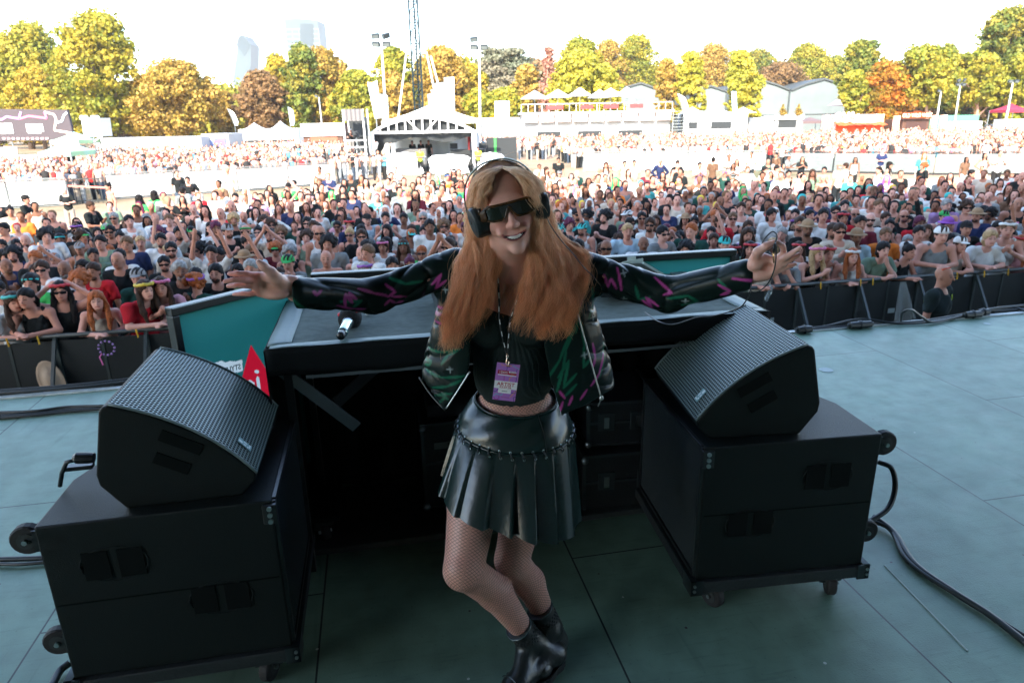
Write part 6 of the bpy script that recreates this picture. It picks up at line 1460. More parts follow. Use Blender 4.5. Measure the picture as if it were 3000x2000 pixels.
def facecut(X, Y, Z):
    M_ = np.array(HR.transposed(), np.float32); x, y, z = X-HC.x, Y-HC.y, Z-HC.z
    lx = M_[0, 0]*x+M_[0, 1]*y+M_[0, 2]*z; ly = M_[1, 0]*x+M_[1, 1]*y+M_[1, 2]*z; lz = M_[2, 0]*x+M_[2, 1]*y+M_[2, 2]*z
    return np.maximum(np.sqrt((lx/.066)**2+((lz+.035)/.118)**2)*.066-.066, ly+.02)
hb.fn(facecut, (-.12, 1.6, 1.40), (.12, 1.85, 1.70), 's')
HB = part(hb, 'hair', M_hb, it=2)
def strands(seed=3):
    rs = np.random.RandomState(seed); out = []
    pr = [('L', 5600), ('R', 7800), ('B', 600)]
    for key, cnt in pr:
        Gd = np.array([[list(p) for p in g] for g in HGW[key]]); ng = len(Gd); K = Gd.shape[1]
        ncl = 120 if key != 'B' else 12; cph = rs.uniform(0, 6.28, (ncl, 3)); cg = rs.uniform(0, ng-1, ncl); camp = rs.uniform(.5, 1.5, ncl); cl_ = rs.uniform(.80, 1.04, ncl); cdy = rs.uniform(-.012, .010, ncl)
        for i in range(cnt):
            c = rs.randint(ncl); g = np.clip(cg[c]+rs.normal()*.12, 0, ng-1.001); k = int(g); f = g-k; base = Gd[k]*(1-f)+Gd[k+1 if k+1 < ng else k]*f
            t = np.linspace(0, 1, K); L = min(1, cl_[c]*rs.uniform(.84, 1.02)) if rs.rand() > .22 else rs.uniform(.55, .95)
            q = np.stack([np.interp(t*L, t, base[:, a]) for a in range(3)], 1)
            am = camp[c]*.0095*np.clip(t*2.2, 0, 1); w = 2*math.pi*(4.5*t*L+.0)
            q[:, 0] += am*np.sin(w+cph[c, 0])+.0016*t*np.sin(w*2.3+rs.uniform(0, 6)); q[:, 1] += am*.8*np.cos(w+cph[c, 1])+cdy[c]*np.clip(t*3, 0, 1)
            fz = rs.normal(size=3)*.0042; st = 1 if rs.rand() > .07 else 3.6; q += fz[None]*np.array([1, 1, .5])*(np.clip(t*4, .25, 1)[:, None])*st*(1 if st == 1 else t[:, None])
            out.append(q)
    return np.array(out, np.float32)
HS = strands()
def hair_obj(name, A_, parent, mt, r=.00032):
    n, K, _ = A_.shape; hc = bpy.data.hair_curves.new(name); hc.add_curves([K]*n)
    hc.points.foreach_set('position', (A_-np.array(WO, np.float32)).ravel())
    rad = np.tile(np.linspace(1, .35, K)*r, n).astype(np.float32); hc.points.foreach_set('radius', rad); hc.materials.append(mt)
    o = bpy.data.objects.new(name, hc); col.objects.link(o); o.parent = parent; return o
def hair_mat():
    m = bpy.data.materials.new('copper_hair'); m.use_nodes = True; nt = m.node_tree; N = nt.nodes.new; L = nt.links.new; b = nt.nodes['Principled BSDF']
    hi = N('ShaderNodeHairInfo'); r = N('ShaderNodeValToRGB'); e = r.color_ramp.elements; e[0].color = (.50, .26, .13, 1); e[1].color = (1, .84, .64, 1); q = e.new(.5); q.color = (.90, .62, .39, 1)
    L(hi.outputs['Random'], r.inputs[0]); mx = N('ShaderNodeMix'); mx.data_type = 'RGBA'; mx.blend_type = 'MULTIPLY'; mx.inputs['Factor'].default_value = 1; r2 = N('ShaderNodeValToRGB'); f = r2.color_ramp.elements
    f[0].color = (1.15, 1.25, 1.3, 1); f[1].color = (.95, .62, .40, 1); L(hi.outputs['Intercept'], r2.inputs[0]); L(r.outputs[0], mx.inputs[6]); L(r2.outputs[0], mx.inputs[7]); L(mx.outputs[2], b.inputs['Base Color'])
    b.inputs['Roughness'].default_value = .35; b.inputs['Specular IOR Level'].default_value = .6
    tr = N('ShaderNodeBsdfTranslucent'); L(mx.outputs[2], tr.inputs[0]); ms = N('ShaderNodeMixShader'); ms.inputs[0].default_value = .35; L(b.outputs[0], ms.inputs[1]); L(tr.outputs[0], ms.inputs[2]); L(ms.outputs[0], nt.nodes['Material Output'].inputs[0]); return m
M_hair = hair_mat()
scene.cycles_curves.shape = 'RIBBONS' if hasattr(scene, 'cycles_curves') else None
ho = hair_obj('hair_strands', HS, HB, M_hair)
# fine flyaways round the crown
rs_ = np.random.RandomState(8); fl_ = []
for i in range(150):
    th = rs_.uniform(-2.2, 2.2); u0 = np.array(hd(.085*math.sin(th), rs_.uniform(-.04, .08), .045+.075*math.cos(th))); d0 = np.array(HR @ Vector((math.sin(th), rs_.uniform(-.3, .3), math.cos(th)))); t = np.linspace(0, 1, 10)[:, None]
    L = rs_.uniform(.01, .04); sd = rs_.normal(size=3)*.02; fl_.append(u0+d0*L*t*(1.2-t)+sd*t**2-np.array([0, 0, .02])*t**2)
fo = hair_obj('flyaway_hairs', np.array(fl_, np.float32), HB, M_hair, .00022)
# ---- headphones
HP = empty('headphones', hd(0, 0, .0), 0, 'black over-ear headphones with pale-edged headband on the woman\'s head', 'headphones'); hpo = Vector(HP.location)
def hb_(m, name, mt, parent=None, **k): m.v = [Vector(v)-hpo for v in m.v]; return m.build(name, mt, parent or HP, **k)
bandp = catmull([P(x, y, Y) for x, y, Y in ((1380, 632, 1.83), (1366, 600, 1.84), (1363, 560, 1.85), (1376, 520, 1.855), (1407, 487, 1.855), (1443, 472, 1.855), (1480, 467, 1.855), (1517, 477, 1.855), (1545, 497, 1.855), (1567, 527, 1.85), (1580, 560, 1.84), (1586, 588, 1.83))], 60)
def band(u, v):
    i = min(int(u*59), 58); f = u*59-i; p = bandp[i].lerp(bandp[i+1], f); c = Vector((P(1475, 600, 1.85))); n = (p-c).normalized(); return p+Vector((0, (v-.5)*.020, 0))+n*.002
hb_(MB().grid(band, 60, 4), 'headband', M_blackm, smooth=True, solid=.004)
hb_(MB().tube([p+Vector((0, -.011, .0))+(p-P(1475, 600, 1.85)).normalized()*.003 for p in bandp[14:50]], .0016, 6), 'headband_edge', mat('edge_teal', (.45, .6, .6), .3), smooth=True)
for s, px, py, Y, rr in ((-1, 1398, 652, 1.782, .036), (1, 1590, 603, 1.79, .030)):
    c = P(px, py, Y); ax = (HR @ Vector((s, -.25 if s < 0 else .1, -.1))).normalized()
    cup = hb_(MB().lathe([(rr*.7, -.016), (rr, -.014), (rr, .004), (rr*.92, .012), (rr*.6, .015)], c, 24, ax, 1, 1.15), 'ear_cup', mat('cup_black', (.018, .024, .025), .4), smooth=False, bevel=.001)
    hb_(MB().lathe([(rr*.55, -.026), (rr*.98, -.026), (rr*1.02, -.018), (rr*.98, -.010)], c, 24, ax, 1, 1.15), 'ear_pad', mat('pad_black', (.010, .011, .011), .5), cup, smooth=True)
    j = bandp[3] if s < 0 else bandp[-5]
    hb_(MB().bar(j, c+ax*.012, .008, .005).box(j, (.012, .014, .016)), 'hinge', M_blackm, cup, bevel=.002)
    hb_(MB().tube([j, j+ax*.008, c+ax*.016+Vector((0, 0, .03)), c+ax*.018], .0012, 5), 'hinge_wire', M_cable, cup)
hb_(MB().box(P(1597, 597, 1.79), (.008, .01, .02)), 'cable_socket', M_blackm)
hb_(MB().tube(catmull([P(1597, 600, 1.79), P(1600, 632, 1.785), P(1618, 668, 1.78), P(1645, 705, 1.785), P(1678, 742, 1.80), P(1708, 780, 1.795), P(1740, 812, 1.84), P(1772, 850, 1.87)], 50), .0014, 6), 'cable', M_cable, smooth=True)
# ---- coiled signal lead held in the right-of-picture hand
o = MB().tube(catmull([P(2268, 740, 1.635), P(2270, 716, 1.63), P(2276, 690, 1.632), P(2262, 679, 1.64), P(2240, 700, 1.65), P(2232, 720, 1.66), P(2240, 740, 1.70), P(2262, 725, 1.70), P(2272, 712, 1.62), P(2274, 745, 1.615), P(2268, 790, 1.62), P(2250, 830, 1.64), P(2222, 853, 1.66), P(2200, 852, 1.66), P(2203, 825, 1.67), P(2196, 858, 1.665), P(2186, 880, 1.68), P(2160, 905, 1.72), P(2090, 925, 1.80), P(2040, 930, 1.85), P(1975, 950, 1.90), P(1930, 942, 1.95), P(1890, 915, 2.1)], 160), .0017, 6).build('signal_lead', M_cable, smooth=True)
setp(o, 'thin black lead looped through the fingers of the raised hand', 'cable')
o2 = MB().tube([P(2266, 735, 1.632), P(2267, 770, 1.632)], [.0026, .0018], 8).build('jack_plug', mat('gold', (.7, .42, .18), .25, metal=1), o, smooth=True); MB().tube([P(2270, 714, 1.632), P(2266, 736, 1.632)], .0038, 8).build('jack_sleeve', M_blackm, o, smooth=True)
# ---- lanyard and pass
LN = empty('lanyard_pass', P(1487, 1048, 1.80), 0, 'purple ARTIST pass on a black lanyard at the woman\'s waist', 'pass'); lo = Vector(LN.location)
def lb(m, name, mt, parent=None, **k): m.v = [Vector(v)-lo for v in m.v]; return m.build(name, mt, parent or LN, **k)
sl1 = catmull([P(1455, 742, 1.84), P(1458, 800, 1.825), P(1462, 870, 1.80), P(1463, 930, 1.785), P(1472, 985, 1.79), P(1484, 1035, 1.80)], 40); sl2 = catmull([P(1560, 760, 1.84), P(1535, 830, 1.815), P(1510, 890, 1.80), P(1495, 940, 1.787), P(1490, 990, 1.79), P(1487, 1035, 1.80)], 40)
mm_ = MB(); mk = MB()
for sl_ in (sl1, sl2):
    for a, b in zip(sl_[:-1], sl_[1:]): mm_.bar(a, b, .0065, .0012, up=(0, 1, 0)) if False else mm_.tube([a, b], .0030, 6)
    for i in range(4, 38, 5): mk.tube([sl_[i]+Vector((0, -.0032, 0)), sl_[i+1]+Vector((0, -.0032, 0)), sl_[i+2]+Vector((0, -.0032, 0))], .0014, 5)
lb(mm_, 'strap', mat('strap_black', (.015, .017, .018), .6), smooth=True); lb(mk, 'strap_mark', mat('mark_white', (.7, .75, .75), .6))
lb(MB().tube([P(1484, 1035, 1.797), P(1488, 1042, 1.795), P(1485, 1052, 1.793), P(1483, 1062, 1.79), P(1489, 1071, 1.788), P(1492, 1062, 1.788), P(1487, 1053, 1.792)], .0022, 6).ell(P(1486, 1045, 1.795), (.004, .003, .006)), 'clip', mat('gold_clip', (.65, .5, .4), .25, metal=1), smooth=True)
cq = [P(1456.5, 1061, 1.792), P(1524, 1069, 1.792), P(1513, 1178.5, 1.800), P(1445, 1169, 1.800)]
ex = (cq[1]-cq[0]); ez = (cq[3]-cq[0]); BW, BH = ex.length, ez.length; X_ = ex.normalized(); Z_ = -(ez-X_*ez.dot(X_)).normalized(); Y_ = Z_.cross(X_)
bm4 = Matrix((( X_.x, Y_.x, Z_.x, 0), (X_.y, Y_.y, Z_.y, 0), (X_.z, Y_.z, Z_.z, 0), (0, 0, 0, 1)))
pc = MB().b2((0, 0, -BH), (BW, .0012, 0)); card = pc.build('pass_card', mat('pass_purple', (.48, .19, .52), .35, c2=(.38, .16, .55), vs_=40), LN, bevel=.0004)
card.matrix_local = Matrix.Translation(cq[0]-lo) @ bm4
def on(a, b, c_, d, mt, nm, dy=0): return MB().b2((a*BW, -.0004-dy, -d*BH), (c_*BW, -.0001-dy, -b*BH)).build(nm, mt, card)
Mred = mat('pass_red', (.42, .01, .04), .5); Mwh = mat('pass_white', (.80, .82, .80), .5); Mlc = [mat('l_orange', (.8, .35, .08), .5), mat('l_cyan', (.08, .5, .62), .5), mat('l_navy', (.03, .05, .3), .5), mat('l_magenta', (.4, .02, .25), .5)]
on(0, .475, 1, .68, Mwh, 'white_band'); on(.2, .68, .76, .80, Mwh, 'name_field')
on(.08, .19, .56, .29, Mred, 'title_block'); on(.56, .20, .88, .24, Mwh, 'title_strip'); on(.56, .245, .90, .295, Mred, 'title_strip'); on(.1, .30, .90, .325, Mwh, 'title_underline')
on(.42, .05, .58, .085, mat('void'), 'slot')
def bt_(s_, sz, x, z, mt, wd, nm='lettering'): return text(nm, s_, sz, mt, card, (x*BW, -.0007, -z*BH), (R(90), 0, 0), .0001, wd, True)
bt_('ARTIST', .0155, .5, .56, Mred, 1.02); bt_('03.07.26', .0088, .5, .64, Mred, 1.1); bt_('I DAYS', .0088, .33, .243, Mwh, .85); bt_('MILANO', .0035, .74, .222, mat('ink'), 1.2); bt_('2026', .0035, .74, .272, Mlc[0], 1.2); on(.36, .738, .60, .75, mat('ink'), 'name_print', .0002); bt_('LIVE NATION', .0032, .55, .91, Mred, 1.2)
for c_, pts in ((0, [(.2, .02), (.22, .06), (.4, .06), (.65, .05)]), (1, [(.68, .04), (.8, .07), (1.0, .12)]), (2, [(.9, .12), (.88, .2)]), (2, [(.46, .1), (.46, .19)]), (3, [(.38, .33), (.4, .47)]), (0, [(.72, .34), (.62, .38), (.62, .47)]), (2, [(.9, .33), (.93, .42), (.9, .47)]), (1, [(.03, .9), (.13, .83), (.33, .87), (.42, .82)]), (3, [(.02, .93), (.15, 1.0), (.28, .96), (.27, .86)]),
                (0, [(.75, .9), (.88, .78), (1.0, .70)]), (2, [(.2, .69), (.1, .78), (.0, .78)]), (2, [(.78, .77), (.95, .77), (.97, .7)]), (2, [(1, .87), (.9, .89), (.95, 1.0)])):
    m = MB()
    for a, b in zip(pts[:-1], pts[1:]): m.bar((a[0]*BW, -.0003, -a[1]*BH), (b[0]*BW, -.0003, -b[1]*BH), .0018, .0004, up=(0, 1, 0))
    m.build('pattern_line', Mlc[c_], card)
# ring on the left-of-picture little hand is absent; slim necklace instead
wb(MB().tube(catmull([P(1448, 760, 1.86), P(1458, 785, 1.85), P(1472, 795, 1.848), P(1490, 780, 1.85)], 16), .0008, 5), 'necklace', mat('gold'), smooth=True)
# ================================================================ CROWD
M_cskin = mat('crowd_skin', rough=.55, vcol='skinmask', objcol=True, spec=.2, var=.12, vs_=9)
M_cloth = mat('crowd_cloth', rough=.9, spec=.1, objcol=True, var=.22, vs_=7, bump=.5, bs=22)
M_print = mat('crowd_print', rough=.85, spec=.12, vcol='printcol')
M_chair = mat('crowd_hair', rough=.6, spec=.15, objcol=True, var=.45, vs_=40, bump=.8, bs=70)
M_glass = mat('crowd_glass', (.01, .01, .012), .12); M_flow = mat('crowd_flower', rough=.7, objcol=True, var=.3, vs_=30)
HIP = .90
POSES = {  # (elbow, wrist, handdir) for +x side then -x side ; lean = forward head/torso shift
 'down': dict(a=[((.23, .03, 1.14), (.25, -.03, .88)), ((-.23, .03, 1.14), (-.25, -.03, .88))], w='standing'),
 'folded': dict(a=[((.25, -.04, 1.16), (-.02, -.20, 1.16)), ((-.25, -.04, 1.15), (.03, -.22, 1.12))], w='with folded arms'),
 'clap': dict(a=[((.25, -.05, 1.18), (.035, -.28, 1.30)), ((-.25, -.05, 1.18), (-.035, -.28, 1.30))], w='clapping'),
 'clapup': dict(a=[((.27, -.08, 1.45), (.04, -.22, 1.72)), ((-.27, -.08, 1.45), (-.04, -.22, 1.72))], w='clapping high'),
 'up': dict(a=[((.27, -.05, 1.58), (.20, -.10, 1.86)), ((-.27, -.05, 1.58), (-.18, -.10, 1.88))], w='with both arms raised'),
 'oneup': dict(a=[((.25, -.05, 1.62), (.14, -.10, 1.92)), ((-.24, .02, 1.14), (-.20, -.15, 1.02))], w='raising one arm'),
 'hips': dict(a=[((.34, .05, 1.16), (.17, -.03, 1.02)), ((-.34, .05, 1.16), (-.17, -.03, 1.02))], w='with hands on hips'),
 'phone': dict(a=[((.22, -.08, 1.17), (.06, -.28, 1.28)), ((-.23, -.04, 1.15), (-.12, -.24, 1.14))], w='looking at a phone'),
 'headhold': dict(a=[((.33, -.02, 1.50), (.13, .0, 1.66)), ((-.33, -.02, 1.50), (-.13, .0, 1.66))], w='holding both hands to the head'),
 'chin': dict(a=[((.20, -.16, 1.18), (.05, -.17, 1.42)), ((-.23, -.10, 1.15), (.03, -.22, 1.16))], w='with a hand at the chin'),
 'rail': dict(a=[((.25, -.16, 1.19), (.03, -.36, 1.19)), ((-.25, -.16, 1.19), (-.05, -.38, 1.205))], w='leaning on the barrier', lean=.13),
 'railchin': dict(a=[((.18, -.27, 1.20), (.05, -.25, 1.40)), ((-.24, -.16, 1.19), (.0, -.36, 1.19))], w='leaning on the barrier, hand at mouth', lean=.12),
 'railclap': dict(a=[((.24, -.16, 1.20), (.05, -.34, 1.32)), ((-.24, -.16, 1.20), (-.03, -.34, 1.32))], w='clapping over the barrier', lean=.10),
}
_vc = Vector
def person_sdf(pose, wide, part_, h):
    p = POSES[pose]; ln = p.get('lean', 0); s = SDF(h); W_ = 1+.16*wide; sw = .165*W_
    def sk(x, y, z): # shear forward for leaning
        return (x, y-ln*max(0, z-.9)/.6, z-ln*.10*max(0, z-.9)/.6)
    SH = [sk(sw, .01, 1.405), sk(-sw, .01, 1.405)]; legs_ = [[(.09*W_, 0, .88), (.10*W_, -.015, .48), (.105*W_, .02, .09)], [(-.09*W_, 0, .88), (-.10*W_, -.015, .48), (-.105*W_, .02, .09)]]
    hc_ = sk(0, -.015-ln*.3, 1.605)
    if part_ == 'body':
        s.ell((hc_[0], hc_[1]+.012, hc_[2]+.03), (.075, .092, .085), k=.02); s.ell((hc_[0], hc_[1]-.018, hc_[2]-.02), (.064, .070, .092), k=.02); s.ell((hc_[0], hc_[1]-.035, hc_[2]-.075), (.044, .045, .036), k=.02)
        s.cap((hc_[0], hc_[1]-.088, hc_[2]+.01), (hc_[0], hc_[1]-.108, hc_[2]-.03), .008, .013, .01)
        for x in (-1, 1): s.ell((hc_[0]+x*.074, hc_[1]+.015, hc_[2]-.01), (.012, .02, .03), k=.006); s.ell((hc_[0]+x*.028, hc_[1]-.092, hc_[2]+.004), (.016, .012, .010), k=.008, op='s')
        s.cap(sk(0, .01, 1.36), (hc_[0], hc_[1]+.02, hc_[2]-.07), .055*W_, .052, .03)
        s.cap(SH[0], SH[1], .058, .058, .04); s.ell(sk(0, .005, 1.24), (.145*W_, .10*W_, .20), k=.05); s.ell(sk(0, .01, 1.02), (.125*W_, .09*W_, .15), k=.05); s.ell((0, .01, .88), (.155*W_, .11*W_, .11), k=.05)
        for i, (e, w) in enumerate(p['a']):
            s.chain([SH[i], e, w], [.048*W_, .038, .027], .02); e_, w_ = _vc(e), _vc(w); d = (w_-e_).normalized(); sd = d.cross(_vc((0, 0, 1) if abs(d.z) < .8 else (0, 1, 0))).normalized(); pr = d.cross(sd)
            if pose in ('clap', 'clapup', 'railclap', 'chin', 'railchin'): d = (d+_vc((0, -.3, .8))).normalized(); sd = d.cross(_vc((1, 0, 0))).normalized()
            s.cap(w_, w_+d*.08, .028, .03, .015, flat=None)
            for f in range(4): b = w_+d*.085+sd*(.024-.016*f); s.cap(b, b+d*(.055-.008*abs(f-1.3))+pr*.01, .0105, .0085, .004)
            b = w_+d*.03+sd*.026; s.cap(b, b+d*.045+sd*.028, .012, .010, .006)
        for l in legs_: s.chain(l, [.082*W_, .056, .036], .02); s.cap((l[2][0], .04, .04), (l[2][0], -.12, .03), .04, .035, .02)
    elif part_ in ('tee', 'tank', 'shirt', 'dress'):
        e = .016 if part_ != 'tank' else .011
        s.ell(sk(0, .005, 1.24), (.150*W_+e, .105*W_+e, .205), k=.05); s.ell(sk(0, .01, 1.02), (.135*W_+e, .098*W_+e, .17), k=.05); s.ell((0, .01, .90), (.155*W_+e, .11*W_+e, .10), k=.05)
        if part_ == 'tank':
            for x in (-1, 1): s.cap(sk(x*.085, -.06, 1.34), sk(x*.10, .0, 1.452), .030, .030, .02); s.cap(sk(x*.085, .09, 1.34), sk(x*.10, .0, 1.452), .030, .030, .02)
            top = sk(0, 0, 1.40)[2]
        else:
            s.cap(SH[0], SH[1], .066, .066, .04)
            for i, (e_, w) in enumerate(p['a']):
                a, b = _vc(SH[i]), _vc(e_); q = a.lerp(b, .62)
                s.cap(a, q, .068*W_, .062, .02)
                if part_ == 'shirt': s.chain([a, e_, tuple(b.lerp(_vc(w), .92))], [.066*W_, .052, .040], .02)
            top = 9
        if part_ == 'dress': s.cap((0, .01, .92), (0, .0, .52), .16*W_, .24, .06)
        cx, cy, cz = sk(0, -.05, 1.475); r = .085 if part_ != 'tank' else .115
        s.ell((cx, cy-.01, cz+.0), (r*.95, r*1.1, r*1.05), k=.008, op='s')
        zb = .80 if part_ != 'dress' else .50; s.fn(lambda X, Y, Z: (zb-Z)+0*X+0*Y, (-1, -1, -1), (1, 1, zb+.06), 'i')
        s.fn(lambda X, Y, Z: (.005*np.sin(X*30+Z*22)+.004*np.sin(X*55-Z*40+Y*30)), (-.6, -.6, .5), (.6, .6, 2), 'o')
    elif part_ in ('trousers', 'shorts'):
        s.ell((0, .01, .88), (.162*W_, .118*W_, .12), k=.05); z1 = .06 if part_ == 'trousers' else .50
        for l in legs_: s.chain(l, [.096*W_, .074 if part_ == 'trousers' else .088, .056], .02)
        s.fn(lambda X, Y, Z: np.maximum(Z-.97, z1-Z)+0*X+0*Y, (-1, -1, -1), (1, 1, 2), 'i')
    return s, hc_
def skinmask(V, hc_):
    c = np.ones((len(V), 3)); x, y, z = V[:, 0]-hc_[0], V[:, 1]-hc_[1], V[:, 2]-hc_[2]; fr = y < -.035
    for sx in (-1, 1):
        c[(np.hypot((x-sx*.029)/.013, (z-.004)/.007) < 1) & fr] = .12; c[(np.abs(x-sx*.03) < .016) & (np.abs(z-.024) < .005) & fr] = .3
    m_ = (np.abs(x) < .024) & (np.abs(z+.062-.2*np.abs(x)) < .006) & fr; c[m_] = (.62, .30, .32)
    return c
CM = {}
def cmesh(pose, wide, part_, h=.0125):
    k = (pose, wide, part_)
    if k not in CM:
        s, hc_ = person_sdf(pose, wide, part_, h); V, F_ = s.poly(); V = relax(V, F_, 1, .4)
        CM[k] = npmesh('person' if part_ == 'body' else part_, V, F_, True, attrs={'skinmask': skinmask(V, hc_)} if part_ == 'body' else None); CM[k].materials.append(M_cskin if part_ == 'body' else M_cloth); CM[k]['hc'] = hc_
    return CM[k]
HM = {}
def hairmesh(kind):
    if kind in HM: return HM[kind]
    s = SDF(.011); mt = M_chair; name = 'hair'; rg = random.Random(hash(kind) % 1000 if False else len(kind)*7)
    cap_ = lambda e=.0: s.ell((0, .014, .046), (.087+e, .102+e, .088+e), k=.02)
    if kind == 'short': cap_(); s.ell((0, .045, -.02), (.078, .06, .06), k=.02)
    if kind == 'bob': cap_(.004); s.ell((0, .04, -.04), (.092, .065, .10), k=.03)
    if kind == 'long':
        cap_(.004); s.ell((0, .055, -.06), (.095, .055, .13), k=.03)
        for x in (-1, 1): s.chain([(x*.075, .01, .03), (x*.092, -.005, -.09), (x*.10, -.05, -.24), (x*.085, -.085, -.36)], [.025, .032, .036, .018], .02)
    if kind == 'bun': cap_(-.002); s.ell((0, .07, .12), (.04, .04, .036), k=.01); s.ell((0, .05, -.02), (.074, .05, .06), k=.02)
    if kind == 'ponytail': cap_(-.001); s.ell((0, .05, -.02), (.075, .05, .06), k=.02); s.chain([(0, .10, .05), (.03, .15, -.05), (.05, .13, -.2)], [.025, .03, .012], .01)
    if kind == 'curly':
        cap_(.01)
        for i in range(34):
            t = rg.uniform(-2.4, 2.4); q = rg.uniform(-.05, .1); s.ell((.098*math.sin(t), .02+q, .03+.10*math.cos(t)), (.028, .028, .028), k=.006)
    if kind in ('short', 'bob', 'long', 'bun', 'ponytail', 'curly'):
        s.fn(lambda X, Y, Z: np.maximum(np.sqrt((X/.062)**2+((Z+.038)/.098)**2)*.062-.062, Y+.02), (-.2, -.3, -.3), (.2, .0, .3), 's')
        s.fn(lambda X, Y, Z: .004*np.sin(X*120+3*np.sin(Z*25))+0*Y, (-.3, -.3, -.5), (.3, .3, .3), 'o')
    if kind == 'beard':
        s.ell((0, -.048, -.078), (.052, .050, .040), k=.01); s.ell((0, -.097, -.046), (.024, .010, .005), k=.004); s.ell((0, -.095, -.062), (.024, .03, .010), k=.003, op='s'); s.fn(lambda X, Y, Z: Z+.040+0*X+0*Y, (-1, -1, -1), (1, 1, 1), 'i'); name = 'beard'
    if kind == 'cap':
        s.ell((0, .015, .045), (.092, .104, .085), k=.01); s.fn(lambda X, Y, Z: .030-Z+0*X+0*Y, (-1, -1, -1), (1, 1, 1), 'i'); s.ell((0, -.105, .038), (.068, .075, .010), k=.006); name = 'cap'; mt = M_cloth
    if kind == 'capback':
        s.ell((0, .015, .045), (.092, .104, .085), k=.01); s.fn(lambda X, Y, Z: .030-Z+0*X+0*Y, (-1, -1, -1), (1, 1, 1), 'i'); s.ell((0, .13, .03), (.06, .06, .010), k=.006); name = 'cap'; mt = M_cloth
    if kind == 'hat':
        s.ell((0, .01, .07), (.09, .10, .08), k=.01); s.ell((0, .01, .045), (.155, .165, .012), k=.02); name = 'hat'; mt = M_cloth
    if kind == 'headband':
        s.ell((0, .01, .05), (.091, .103, .088), k=.01); s.fn(lambda X, Y, Z: np.abs(Z-.052+.25*Y)-.014+0*X, (-1, -1, -1), (1, 1, 1), 'i'); name = 'headband'; mt = M_cloth
    if kind == 'flowers':
        for i in range(22):
            t = i/22*2*math.pi; s.ell((.094*math.sin(t), .012-.104*math.cos(t), .078+.012*math.cos(t)+rg.uniform(-.008, .008)), (.022, .022, .020), k=.002)
        name = 'flower_crown'; mt = M_flow
    if kind == 'shades':
        m = MB().grid(lambda u, v: (-.068+.136*u, -.098+3.6*(-.068+.136*u)**2, .020-.034*v+.012*v*math.exp(-((-.068+.136*u)/.012)**2)), 16, 4)
        for x in (-1, 1): m.bar((x*.068, -.082, .012), (x*.08, .01, .008), .005, .01)
        HM[kind] = m.mesh('sunglasses', True); HM[kind].materials.append(M_glass); return HM[kind]
    V, F_ = s.poly(); me = npmesh(name, V, F_, True); me.materials.append(mt); HM[kind] = me; return me
HAIRC = {'dark': (.012, .010, .010), 'brown': (.045, .023, .014), 'light brown': (.16, .09, .05), 'blonde': (.45, .30, .15), 'copper': (.36, .10, .03), 'grey': (.30, .30, .29), 'black': (.008, .008, .010), 'plum': (.10, .02, .05)}
TOPC = {'white': (.62, .64, .62), 'black': (.014, .017, .018), 'grey': (.20, .22, .22), 'dark green': (.015, .055, .045), 'sage green': (.16, .24, .17), 'maroon': (.12, .02, .03), 'lilac': (.32, .20, .36), 'orange': (.62, .17, .03), 'red': (.5, .02, .03),
        'teal': (.05, .28, .28), 'cream': (.50, .44, .36), 'navy': (.02, .03, .08), 'pink': (.60, .30, .34), 'pale blue': (.34, .48, .56), 'brown': (.14, .08, .05), 'bright green': (.05, .38, .10)}
SKIN = [(.54, .27, .20), (.48, .23, .165), (.38, .18, .12), (.60, .32, .25), (.21, .10, .065), (.45, .215, .15)]
used = set()
def rowword(v): return 'near the front' if v < 10.6 else ('in the third or fourth row' if v < 12 else ('in the crowd middle' if v < 15 else 'far back in the dense crowd'))
def sectword(px): return 'far left' if px < 350 else 'left' if px < 800 else 'left of the woman' if px < 1400 else 'right of the woman' if px < 1900 else 'right' if px < 2500 else 'far right'
def wcount(s): return len(s.split())
